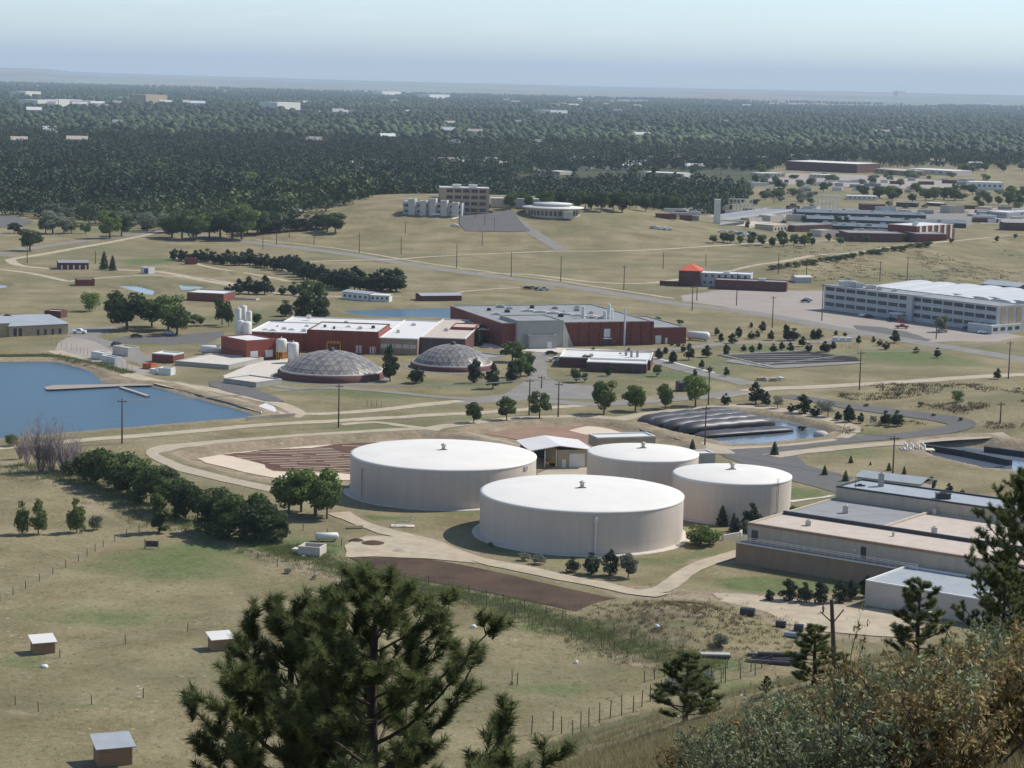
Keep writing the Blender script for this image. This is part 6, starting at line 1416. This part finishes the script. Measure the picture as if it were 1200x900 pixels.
car(1045,376,'black','black car beside the office entrance canopy','car',-.3); car(1057,378,'carred'[3:],'dark red car beside the office entrance canopy','car',-.3); car(1057,385,'red','red pickup alone in the middle of the office lot','truck',-.05)
car(944,354.5,'black','black car alone left of the long office, front one','car',-.3); car(947,352.5,'silver','silver car beside the lone black car left of the office','car',-.3)
car(1104,389.5,'tan','tan car beside the tree before the long office','car',.0)
car(1134,386.5,'blue','dark blue car at the right end of the office row','car',-.2); car(1143,387.5,'black','black car second from the right end of the office row','car',-.2); car(1152,391,'white','white car in front of the office annex','car',.1); car(1160,390.5,'silver','silver car in front of the office annex','car',.1)
car(533,265,'white','white car at the left edge of the hill parking lot','car',-.2); car(574,249.5,'black','dark car at the top of the hill parking lot','car',.1)
car(512,253,'white','white van in front of the stepped hill office','truck',-.05,1.2)
car(651,424,'white','white pickup in the courtyard parking bay','truck',.0); car(646,416,'black','dark car at the top of the courtyard drive','car',.2)
for i,(x_,y_,c_) in enumerate(((846,272.5,'white'),(859,273.5,'silver'),(868,275.5,'blue'),(874,277,'white'),(883,275.5,'silver'),(767,268,'silver'),(775,269,'white'),(782,269.5,'white'))):
    car(x_,y_,c_,['white van at the left of the campus car row','silver car second in the campus car row','blue car third in the campus car row','white car fourth in the campus car row','silver car at the right of the campus car row','silver car left of the campus','white car left of the campus, middle of three','white car left of the campus, right of three'][i],'car',rnd.uniform(-.3,.3),1.3)
for i,(x_,y_) in enumerate(((618,339),(624,338.5),(631,340),(637,340.5))): car(x_,y_,['black','tan','black','silver'][i],['black car leftmost in the row beside the highway','tan car second in the row beside the highway','black car third in the row beside the highway','silver pickup rightmost in the row beside the highway'][i],'truck' if i==3 else 'car',.1)
t,a,u,v,L = fhouse('equipment_cabin', Pp(165,320), Pp(174,321), 4, 3, M['white'], M['whiteroof'], 'small blue and white cabin on the gravel track', 'cabin'); winrow(t,a,u,v,L,.2,2.4,1,.5,M['carblue'],L*.2,'door')
# bins by the drying beds
t = thing('white_pallets',PG(988,400),'small white boxes on the grass before the parking lot','boxes'); 
for k in range(3): MB().box((k*2.6-3,0,.8),(2,1.6,1.6)).build('box',M['white'],t)
p=PG(905,446); t=thing('material_pile',p,'heap of pale pipes and crates beside the service road','pile')
for k in range(6): MB().box((rnd.uniform(-5,5),rnd.uniform(-2,2),.5),(rnd.uniform(1.5,3),1.2,1.0),rnd.uniform(0,3)).build('crate',rnd.choice([M['lconc'],M['white'],M['tan']]),t)
p=PG(1001,433); 
# low wall object near right pond + dotted junk
t=thing('valve_box',PG(1075,527),'white pipe manifold at the head of the right pond','pipework'); 
for k in range(4): MB().tube([(-3+k*1.6,-1,.2),(-3+k*1.6,-1,1.3),(-3+k*1.6,2.5,1.3)],.28,7).build('pipe',M['white'],t)
MB().box((0,0,.1),(9,3.5,.3)).build('slab',M['lconc'],t)
wallthing('retaining_wall',[(847,633.5),(867,630),(869,627)],1.2,.4,M['lconc'],'short curved concrete wall beside the bright green bush','wall')
# ------------------------------------------------------------------ person
def person():
    p = PG(964.5,719.5); t = thing('person',p,'person in dark clothes walking on the dirt yard below the small pines','person',None,.3)
    me = bpy.data.meshes.new('body'); J = {'pel':(0,0,.95,.15),'ch':(0,0,1.3,.165),'nk':(0,0,1.5,.06),'hd':(0,.0,1.62,.10),'ht':(0,0,1.72,.085),
      'ls':(-.18,0,1.42,.065),'le':(-.26,.03,1.14,.048),'lw':(-.25,-.1,.9,.035),'lh':(-.25,-.13,.80,.03),'rs':(.18,0,1.42,.065),'re':(.27,.06,1.15,.048),'rw':(.27,.0,.9,.035),'rh':(.27,-.03,.80,.03),
      'lp':(-.10,0,.88,.10),'lk':(-.11,-.12,.5,.07),'la':(-.11,-.02,.09,.045),'lf':(-.11,-.17,.04,.04),'rp':(.10,0,.88,.10),'rk':(.11,.02,.48,.07),'ra':(.11,.2,.1,.045),'rf':(.11,.08,.03,.04)}
    ks = list(J); E=[('pel','ch'),('ch','nk'),('nk','hd'),('hd','ht'),('ch','ls'),('ls','le'),('le','lw'),('lw','lh'),('ch','rs'),('rs','re'),('re','rw'),('rw','rh'),('pel','lp'),('lp','lk'),('lk','la'),('la','lf'),('pel','rp'),('rp','rk'),('rk','ra'),('ra','rf')]
    me.from_pydata([J[k][:3] for k in ks],[(ks.index(a),ks.index(b)) for a,b in E],[]); o = obj('body',me,t)
    md = o.modifiers.new('Skin','SKIN'); 
    if not me.skin_vertices: me.attributes  # created by modifier
    sv = me.skin_vertices[0] if me.skin_vertices else None
    if sv:
        for i,k in enumerate(ks): sv.data[i].radius=(J[k][3],J[k][3]); sv.data[i].use_root = (k=='pel')
    sd = o.modifiers.new('Sub','SUBSURF'); sd.levels=1; sd.render_levels=1; me.materials.append(M['skin'])
    MB().lathe((0,0,0),[(.175,.84),(.185,1.0),(.195,1.2),(.21,1.38),(.14,1.5),(.07,1.53)],14).build('shirt',M['shirt'],t)
    b=MB(); b.tube([(-.1,0,.92),(-.11,-.12,.5),(-.11,-.02,.1)],[.125,.085,.065],8); b.tube([(.1,0,.92),(.11,.02,.48),(.11,.2,.12)],[.125,.085,.065],8); b.build('trousers',M['denim'],t)
    MB().lathe((0,.01,1.64),[(.112,-.02),(.115,.05),(.08,.115),(.01,.135)],12).build('hair',M['rubber'],t)
person()
# ------------------------------------------------------------------ near hillside vegetation
def ponderosa(seed, H, spread, ztop_bias=0., ntuft=12, nneedle=60, tuftlen=.17, needle=.16, nw=.0045, lo=.12, dens=1.0):
    g = random.Random(seed); ng = np.random.default_rng(seed); b = MB(); tufts = []
    tp = [(0,0,-.4)]; x=y=0
    for i in range(1,13): x += g.uniform(-.03,.03)*H/8; y += g.uniform(-.03,.03)*H/8; tp.append((x,y,H*.97*i/12))
    def trk(z):
        f = max(0,min(1,z/(H*.97)))*12; i=min(11,int(f)); a,c=tp[i],tp[i+1]; return Vector((a[0]+(c[0]-a[0])*(f-i),a[1]+(c[1]-a[1])*(f-i),z))
    b.tube(tp,[.024*H*(1-.88*i/12)**.9+.008 for i in range(13)],8)
    nb = int(30*dens*(H/7)+8)
    for k in range(nb):
        zf = lo+(1-lo)*(k+.5)/nb*.97; z = zf*H; az = k*2.4+g.uniform(-.4,.4)
        L = spread*(1-zf)**.62*g.uniform(.65,1.15)+.16*H/7; up = .15+.75*zf+g.uniform(-.15,.2)
        p = trk(z); d = Vector((math.cos(az),math.sin(az),up*.55)).normalized(); pts=[p]; n=7
        for i in range(n):
            d = (d+Vector((g.uniform(-.16,.16),g.uniform(-.16,.16),.09+g.uniform(-.06,.08)))).normalized(); pts.append(pts[-1]+d*L/n)
        r0 = .010*H*(1-zf)**.5*L/spread+.008; b.tube(pts,[r0*(1-.8*i/n)+.003 for i in range(n+1)],5)
        tufts.append((pts[-1],d))
        ns = int(5+9*L/ (spread+.1)*dens)
        for s in range(ns):
            t = g.uniform(.28,.97); f=t*n; i=min(n-1,int(f)); q = pts[i].lerp(pts[i+1],f-i); sd = Vector((g.uniform(-1,1),g.uniform(-1,1),g.uniform(-.15,.75))); dd=(pts[i+1]-pts[i]).normalized()
            d2=(dd*.55+sd.normalized()*.8).normalized(); l2=g.uniform(.25,.55)*(.5+.5*L/spread)*H/7; e = q+d2*l2*.5; d3=(d2+Vector((0,0,.35))).normalized(); e2=e+d3*l2*.5
            b.tube([q,e,e2],[.010,.008,.005],4,False); tufts.append((e2,d3)); 
            if g.random()<.75: tufts.append((e,(d2+Vector((g.uniform(-.7,.7),g.uniform(-.7,.7),.4))).normalized()))
            if g.random()<.5:
                d4=(d3+Vector((g.uniform(-1,1),g.uniform(-1,1),.2))).normalized(); e4=e+d4*l2*.55; b.tube([e,e4],[.007,.004],3,False); tufts.append((e4,d4))
    tufts.append((trk(H*.97),Vector((0,0,1))))
    T = np.array([t_[0] for t_ in tufts]); Dv = np.array([t_[1] for t_ in tufts]); n=len(T); k=nneedle
    base = T[:,None,:]-Dv[:,None,:]*ng.uniform(0,tuftlen*1.3,(n,k,1))
    r = ng.normal(size=(n,k,3)); r -= (r*Dv[:,None,:]).sum(-1,keepdims=True)*Dv[:,None,:]; r/=np.linalg.norm(r,axis=-1,keepdims=True)
    dr = Dv[:,None,:]*ng.uniform(.35,1.3,(n,k,1))+r; dr/=np.linalg.norm(dr,axis=-1,keepdims=True)
    ln = needle*ng.uniform(.7,1.15,(n,k,1)); tip = base+dr*ln; sdv=np.cross(dr,ng.normal(size=(n,k,3))); sdv/=np.linalg.norm(sdv,axis=-1,keepdims=True)
    V = np.stack([base-sdv*nw,base+sdv*nw,tip],2).reshape(-1,3)
    tt = np.clip(np.repeat(ng.uniform(.15,.6,(n,1)),k,1)+ng.uniform(-.15,.2,(n,k))+(ng.uniform(0,1,(n,k))<.04)*.5,0,1)
    me = npmesh('crown',V,3,n*k,np.arange(n*k*3),L_PINE,np.repeat(tt.ravel(),3))
    tm = bpy.data.meshes.new('trunk'); tm.from_pydata(b.v,[],b.f); tm.polygons.foreach_set('use_smooth',b.sm); tm.materials.append(M['pinebark'])
    return tm, me
def place_pine(meshes, Hm, px, d, top=None, base_p=None, label='', rz=0, sxy=1.):
    if base_p is None:
        az = (px-600)/F; x_=az*d; y_=d; z_=hz(x_,y_)
        ztop = CH-(top-hor(px))/F*d*1.0
        H = ztop-z_
    else:
        x_,y_,z_ = base_p; H = top
    s = H/Hm; t = thing('pine_tree',(x_,y_,z_-.05),label,'tree',None,rz,(s*sxy,s*sxy,s)); obj('trunk',meshes[0],t); obj('crown',meshes[1],t); return H
big = ponderosa(3, 8, 4.5, nneedle=95, dens=1.4, lo=.30, nw=.0075, needle=.18)
big2 = ponderosa(8, 8, 3.8, nneedle=95, dens=1.3, lo=.25, nw=.0075, needle=.18)
print('pineH', place_pine(big, 8, 440, 41, 700, label='large dark pine with open branches in the bottom foreground', rz=.6, sxy=1.12))
print('pineH', place_pine(big2, 8, 338, 43, 722, label='foreground pine at the left of the pair, lower top', rz=2.2))
#print('pineH', place_pine(big2, 8, 590, 40, 872, label='low pine boughs at the bottom right of the foreground pair', rz=4.2, sxy=1.15))
small = ponderosa(21, 5, 2.0, nneedle=46, dens=1.25, needle=.2, nw=.010, lo=.05)
small2 = ponderosa(22, 5, 1.9, nneedle=46, dens=1.3, needle=.2, nw=.010, lo=.08)
place_pine(big, 8, 1222, 50, 560, label='big dark pine cut by the right picture edge', rz=1.0, sxy=1.0)
place_pine(big, 8, 1196, 46, 672, label='lower dark pine just left of the big right edge pine', rz=3.0, sxy=1.1)
for (x_,y_,tp,mm,lab,sx) in ((803,846,760,small,'bushy dark pine on the hillside edge in the lower middle',1.75),(954,802,731,small2,'rounded dark pine beside the leaning pole',1.9),(1074,778,677,small,'upright pine on the slope before the low annex',1.45),(828,838,800,small2,'small bush pine beside the bushy dark pine',1.4),(898,812,790,small,'seedling pine left of the rounded dark pine',1.3)):
    p = PG(x_,y_); d=math.hypot(p[0],p[1]); print(lab[:20], round(d), round((y_-tp)*d/F,1)); place_pine(mm,5,x_,d,(y_-tp)*d/F*1.02,p,lab,rnd.uniform(0,6),sx)
# shrubs
def shrub_mesh(seed, m, n=3000, ls=.018, upr=1.0, stems=20):
    g = np.random.default_rng(seed); gr = random.Random(seed); b=MB(); P_=[];Dn=[]
    for k in range(stems):
        a=gr.uniform(0,6.28); sp=gr.uniform(.1,.62)/upr; hgt=gr.uniform(.55,1.); pts=[]
        for i in range(6): t=i/5; pts.append((math.cos(a)*sp*t**1.3+gr.uniform(-.02,.02),math.sin(a)*sp*t**1.3+gr.uniform(-.02,.02),hgt*t))
        b.tube(pts,[.012*(1-.8*i/5)+.001 for i in range(6)],4,False)
        for j in range(9):
            t=gr.uniform(.3,1); i=min(4,int(t*5)); q=Vector(pts[i]).lerp(Vector(pts[i+1]),t*5-i); a2=gr.uniform(0,6.28); l=gr.uniform(.1,.28); e=q+Vector((math.cos(a2)*l*.7,math.sin(a2)*l*.7,l*.8))
            b.tube([tuple(q),tuple(e)],[.005,.001],3,False); m_=n//(stems*9); tt=g.uniform(.1,1.05,m_); P_.append(np.array(q)+(np.array(e)-np.array(q))*tt[:,None]+g.normal(size=(m_,3))*.022); Dn.append(np.tile(np.array([math.cos(a2)*.4,math.sin(a2)*.4,.8]),(m_,1)))
    p=np.concatenate(P_); d=np.concatenate(Dn); zt=np.percentile(p[:,2],99.7); p=p/zt; b.v=[(x/zt,y/zt,z/zt) for x,y,z in b.v]; v=leafquads(p,d,ls*.5,seed,1.9); nf=len(p)
    me=npmesh('foliage',v,4,nf,np.arange(nf*4),m,np.clip(np.repeat(g.beta(1.6,1.9,nf),4),0,1))
    tm=bpy.data.meshes.new('stem'); tm.from_pydata(b.v,[],b.f); tm.materials.append(M['bark']); return tm,me
SH = [shrub_mesh(1,L_SHR,4000,.021),shrub_mesh(2,L_SHR,3600,.022,1.3),shrub_mesh(3,L_RUST,3400,.024,1.2),shrub_mesh(4,L_RUST,3200,.024,1.8)]
ns=0; shl=[]
for i in range(900):
    d = math.exp(rnd.uniform(math.log(17),math.log(125))); px = rnd.uniform(590,1290)
    x_=(px-600)/F*d; y_=d; z_=hz(x_,y_); gy = hor(px)+(CH-z_)/d*F
    S = float(np.interp(px,SPX,SPY)); fr = np.interp(px,[590,720,800,870,950,1000,1100,1200],[66,58,46,36,26,16,4,-10])
    topy = S+fr+rnd.uniform(0,30)+ (14 if d>45 else 0)
    H = (gy-topy)*d/F; H = min(H, 1.75 if d<40 else 2.2)
    if H < .35 or gy-H*F/d > 905: continue
    if px < 850 and d < 30: continue
    if d > 45 and rnd.random() < .35: continue
    shl.append((px,d,x_,y_,z_,H))
shl.sort(key=lambda s:s[1]); 
shl = [s for i,s in enumerate(shl) if not any(math.hypot(s[2]-q[2],s[3]-q[3]) < .30*(s[5]+.4)*(1 if s[1]<60 else 1.6) for q in shl[:i])][:100]
print('shrubs',len(shl), sum(1 for s in shl if s[1]<30))
for i,(px,d,x_,y_,z_,H) in enumerate(shl):
    rust = rnd.random() < (.55 if px > 960 else .28); k = rnd.choice((2,3)) if rust else rnd.choice((0,1))
    t = thing('mountain_shrub',(x_,y_,z_-.05),('rusty tinged leafy shrub on the foreground hillside' if rust else 'grey green leafy shrub on the foreground hillside'),'shrub','rusty foreground shrubs' if rust else 'grey green foreground shrubs',rnd.uniform(0,6),(H*.95,H*.95,H)); obj('stem',SH[k][0],t); obj('foliage',SH[k][1],t)
# tall rust sprig
SPR = shrub_mesh(9,L_RUST,520,.020,1.6,stems=3)
for (px,d,top,lab) in ((1004,19,722,'tall rusty sprig standing above the other foreground shrubs'),(1015,22,742,'second tall sprig just right of the tallest one')):
    x_=(px-600)/F*d; z_=hz(x_,d); H=(CH-z_)-(top-hor(px))/F*d; t=thing('mountain_shrub',(x_,d,z_),lab,'shrub',None,.5,(H*.42,H*.42,H)); obj('stem',SPR[0],t); obj('foliage',SPR[1],t)
# dry grass and weeds on the hillside and along fences
def blades(name, pts, hh, ww, m, per, seed, label=None):
    g=np.random.default_rng(seed); n=len(pts); P0=np.repeat(pts,per,0); n2=len(P0); off=g.normal(size=(n2,2))*ww[0]; P0=P0+np.concatenate([off,np.zeros((n2,1))],1)
    h_=g.uniform(.5,1,n2)*hh; ln=g.normal(size=(n2,2))*.35; tip=P0+np.stack([ln[:,0]*h_,ln[:,1]*h_,h_],-1); a=g.uniform(0,6.28,n2); s=np.stack([np.cos(a),np.sin(a),0*a],-1)*ww[1]
    V=np.stack([P0-s,P0+s,tip],1).reshape(-1,3); tt=np.repeat(np.clip(np.repeat(g.uniform(0,1,n),per)*.6+g.uniform(0,.4,n2),0,1),3)
    o=struct(obj(name,npmesh(name,V,3,n2,np.arange(n2*3),m,tt)),'stuff'); 
    if label: o['label']=label
    return o
def scatter_near(n, seed, pxr=(560,1300), dr=(10,160)):
    g=np.random.default_rng(seed); d=np.exp(g.uniform(np.log(dr[0]),np.log(dr[1]),n)); px=g.uniform(*pxr,n); x=(px-600)/F*d; z=h_base(x,d); return np.stack([x,d,z-.02],-1)
blades('dry_grass', scatter_near(14000,1), .42, (.12,.007), L_GRASS, 11, 2, 'dry straw grass between the foreground shrubs')
blades('green_weeds', scatter_near(2500,3), .3, (.14,.012), L_WEED, 10, 4, 'low green weeds on the foreground hillside')
def scatter_band(px, wid, n, seed):
    g=np.random.default_rng(seed); pts=[PG(a,b)[:2] for a,b in px]; out=[]
    seg=[np.linalg.norm(pts[i+1]-pts[i]) for i in range(len(pts)-1)]; tot=sum(seg)
    for i in range(len(pts)-1):
        m_=int(n*seg[i]/tot); t=g.uniform(0,1,m_)[:,None]; q=pts[i]+(pts[i+1]-pts[i])*t; d=pts[i+1]-pts[i]; nn=np.array([-d[1],d[0]])/seg[i]; q=q+nn*(g.normal(size=(m_,1))*wid*.4); out.append(q)
    q=np.concatenate(out); return np.stack([q[:,0],q[:,1],h_base(q[:,0],q[:,1])],-1)
blades('fence_weeds', scatter_band([(330,640),(400,668),(470,686),(540,698),(600,712),(650,728),(700,748),(770,768),(840,785)],7,2600,5), .6, (.6,.05), L_WEED, 14, 6, 'green weeds along the fence below the soil bed')
blades('bank_weeds', scatter_band([(0,418),(60,417),(110,427),(150,438)],4,500,7), 1.0, (.6,.08), L_WEED, 14, 8, 'green reeds on the far bank of the blue pond')
blades('lane_weeds', scatter_band([(20,545),(60,556),(110,570),(170,598),(230,622),(300,640),(360,655)],9,1300,9), .8, (.5,.05), L_WEED, 12, 10, 'rank weeds at the foot of the hedge')
L_BRN = leafmat('brown_scrub', (.10,.078,.042), (.22,.175,.10), trans=.1, objvar=.05)
g=np.random.default_rng(15); q=np.stack([mB[0]+g.normal(size=420)*9, mB[1]+g.normal(size=420)*10],-1); blades('mound_scrub', np.stack([q[:,0],q[:,1],h_base(q[:,0],q[:,1])],-1), .55, (.3,.06), L_BRN, 14, 22, 'brown scrub on the earth mound')
q=[]
for i in range(1500): q.append(PG(rnd.uniform(985,1215), rnd.uniform(450,520)))
q=np.array([p for p in q if not (abs(p[0]-0)<0)]); q=q[vnoise(q[:,0],q[:,1],18,91)>.56]; _r=[tuple(PG(a_,b_)[:2]) for a_,b_ in [(905,525),(950,520),(1012,514.5),(1062,510.5),(1105,505),(1126,500),(1124,495),(1100,490),(1062,485),(1000,477),(960,470),(920,464)]]; q=q[segdist(q[:,0],q[:,1],_r)>8]; q=q[segdist(q[:,0],q[:,1],[tuple(PG(a_,b_)[:2]) for a_,b_ in [(905,535),(1000,524),(1060,519),(1120,514),(1180,510)]])>8]; blades('slope_scrub', q, .9, (.8,.14), L_BRN, 12, 23, 'brown scrub on the dry slope at far right')
q=np.array([PG(rnd.uniform(920,1215), rnd.uniform(288,330)) for i in range(650)]); q=q[vnoise(q[:,0],q[:,1],30,92)>.45]; blades('bank_scrub', q, .7, (1.3,.22), L_BRN, 12, 24, 'brown scrub on the bank below the berm track')
# mound scrub
g=np.random.default_rng(5); q=np.stack([mB[0]+g.normal(size=700)*10, mB[1]+g.normal(size=700)*12],-1); blades('mound_grass', np.stack([q[:,0],q[:,1],h_base(q[:,0],q[:,1])],-1), .6, (.5,.05), L_GRASS, 10, 12, 'dry grass on the brown earth mound')
pp=[]
for i in range(2600):
    px_,py_=rnd.uniform(0,760),rnd.uniform(560,900); pp.append(PZ(px_,py_,0)[:2])
pp=np.array(pp); pp=pp[(h_base(pp[:,0],pp[:,1])<.3)&(pp[:,1]>255)]; pp=pp[[not (395<600+F*x/y<830 and 575 < 97+F*95/y*1.0 < 655) for x,y in pp]]
blades('pasture_tussocks', np.concatenate([pp,h_base(pp[:,0],pp[:,1])[:,None]],1), .28, (.28,.03), L_GRASS, 12, 14, 'scattered straw tussocks across the pasture')
row('bush', [(337,672,663),(368,679,672),(600,802,797),(575,640,634)], 'tiny tussock bush in the open grass', 'tiny tussock bushes', 1.1, L_OLV)
tree('bush', 843, 757, 738, 'silvery round bush on the side of the brown mound', None, 1.2, L_OLV)
row('bush', [(790+i*9+rnd.uniform(-4,4), 800+rnd.uniform(-8,12)-i*1.0, 788-i*1.0) for i in range(6)], 'green scrub bush at the foot of the hillside', 'scrub at the hillside foot', 1.5, [L_DECD,L_OLV])
# ------------------------------------------------------------------ haze box, sky, sun
HD = 4.4e-5
b = MB(); b.add([(x,y,z) for z in (-60,620) for x,y in ((-45000,-3000),(45000,-3000),(45000,62000),(-45000,62000))],[(3,2,1,0),(4,5,6,7),(0,1,5,4),(1,2,6,5),(2,3,7,6),(3,0,4,7)])
hm = bpy.data.materials.new('haze_air'); hm.use_nodes=True; nt=hm.node_tree; nt.nodes.remove(nt.nodes['Principled BSDF']); vo=nt.nodes.new('ShaderNodeVolumePrincipled')
vo.inputs['Color'].default_value=(.72,.87,1,1); vo.inputs['Density'].default_value=HD; vo.inputs['Anisotropy'].default_value=.0
nt.links.new(vo.outputs[0], nt.nodes['Material Output'].inputs['Volume']); o=b.build('haze',hm); struct(o,'stuff')
SUN_EL = 46; sd = np.array([.87*math.cos(R(SUN_EL)), .5*math.cos(R(SUN_EL)), math.sin(R(SUN_EL))])
sl = bpy.data.lights.new('sun','SUN'); sl.energy=4.3; sl.angle=R(.53); sl.color=(1,.955,.88); so=bpy.data.objects.new('sun',sl); COL.objects.link(so)
so.rotation_euler = Vector(-sd).to_track_quat('-Z','Y').to_euler(); so.location=(300,200,400)
w = bpy.data.worlds.new('World'); scn.world=w; w.use_nodes=True; nt=w.node_tree; L_=nt.links; bg=nt.nodes['Background']
sky = nt.nodes.new('ShaderNodeTexSky'); sky.sky_type='NISHITA'; sky.sun_disc=False; sky.sun_elevation=R(SUN_EL); sky.sun_rotation=math.atan2(sd[0],sd[1]); sky.altitude=1600; sky.air_density=1.0; sky.dust_density=.5; sky.ozone_density=1.0
tc=nt.nodes.new('ShaderNodeTexCoord'); mp=nt.nodes.new('ShaderNodeMapping'); mp.inputs['Scale'].default_value=(5,5,38); mp.inputs['Location'].default_value=(.3,1.7,.4)
nz=nt.nodes.new('ShaderNodeTexNoise'); nz.inputs['Scale'].default_value=2.2; nz.inputs['Detail'].default_value=7; nz.inputs['Roughness'].default_value=.6
mr=nt.nodes.new('ShaderNodeMapRange'); mr.inputs[1].default_value=.54; mr.inputs[2].default_value=.74; mr.inputs[4].default_value=.55
mx=nt.nodes.new('ShaderNodeMix'); mx.data_type='RGBA'; mx.inputs[7].default_value=(8.5,8.8,9.2,1)
L_.new(tc.outputs['Generated'],mp.inputs[0]); L_.new(mp.outputs[0],nz.inputs['Vector']); L_.new(nz.outputs[0],mr.inputs[0]); L_.new(mr.outputs[0],mx.inputs[0]); mu=nt.nodes.new('ShaderNodeMix'); mu.data_type='RGBA'; mu.blend_type='MULTIPLY'; mu.inputs[0].default_value=1; mu.inputs[7].default_value=(.93,.985,1.06,1)
L_.new(sky.outputs[0],mu.inputs[6]); L_.new(mu.outputs[2],mx.inputs[6]); L_.new(mx.outputs[2],bg.inputs[0])
bg.inputs[1].default_value=.115
vs=scn.view_settings; vs.view_transform='Standard'; vs.look='None'; vs.exposure=.33; vs.gamma=1
scn.cycles.use_denoising=True; scn.cycles.max_bounces=6; scn.cycles.volume_bounces=0; scn.cycles.transparent_max_bounces=8
try: scn.cycles.denoiser='OPENIMAGEDENOISE'
except Exception: pass
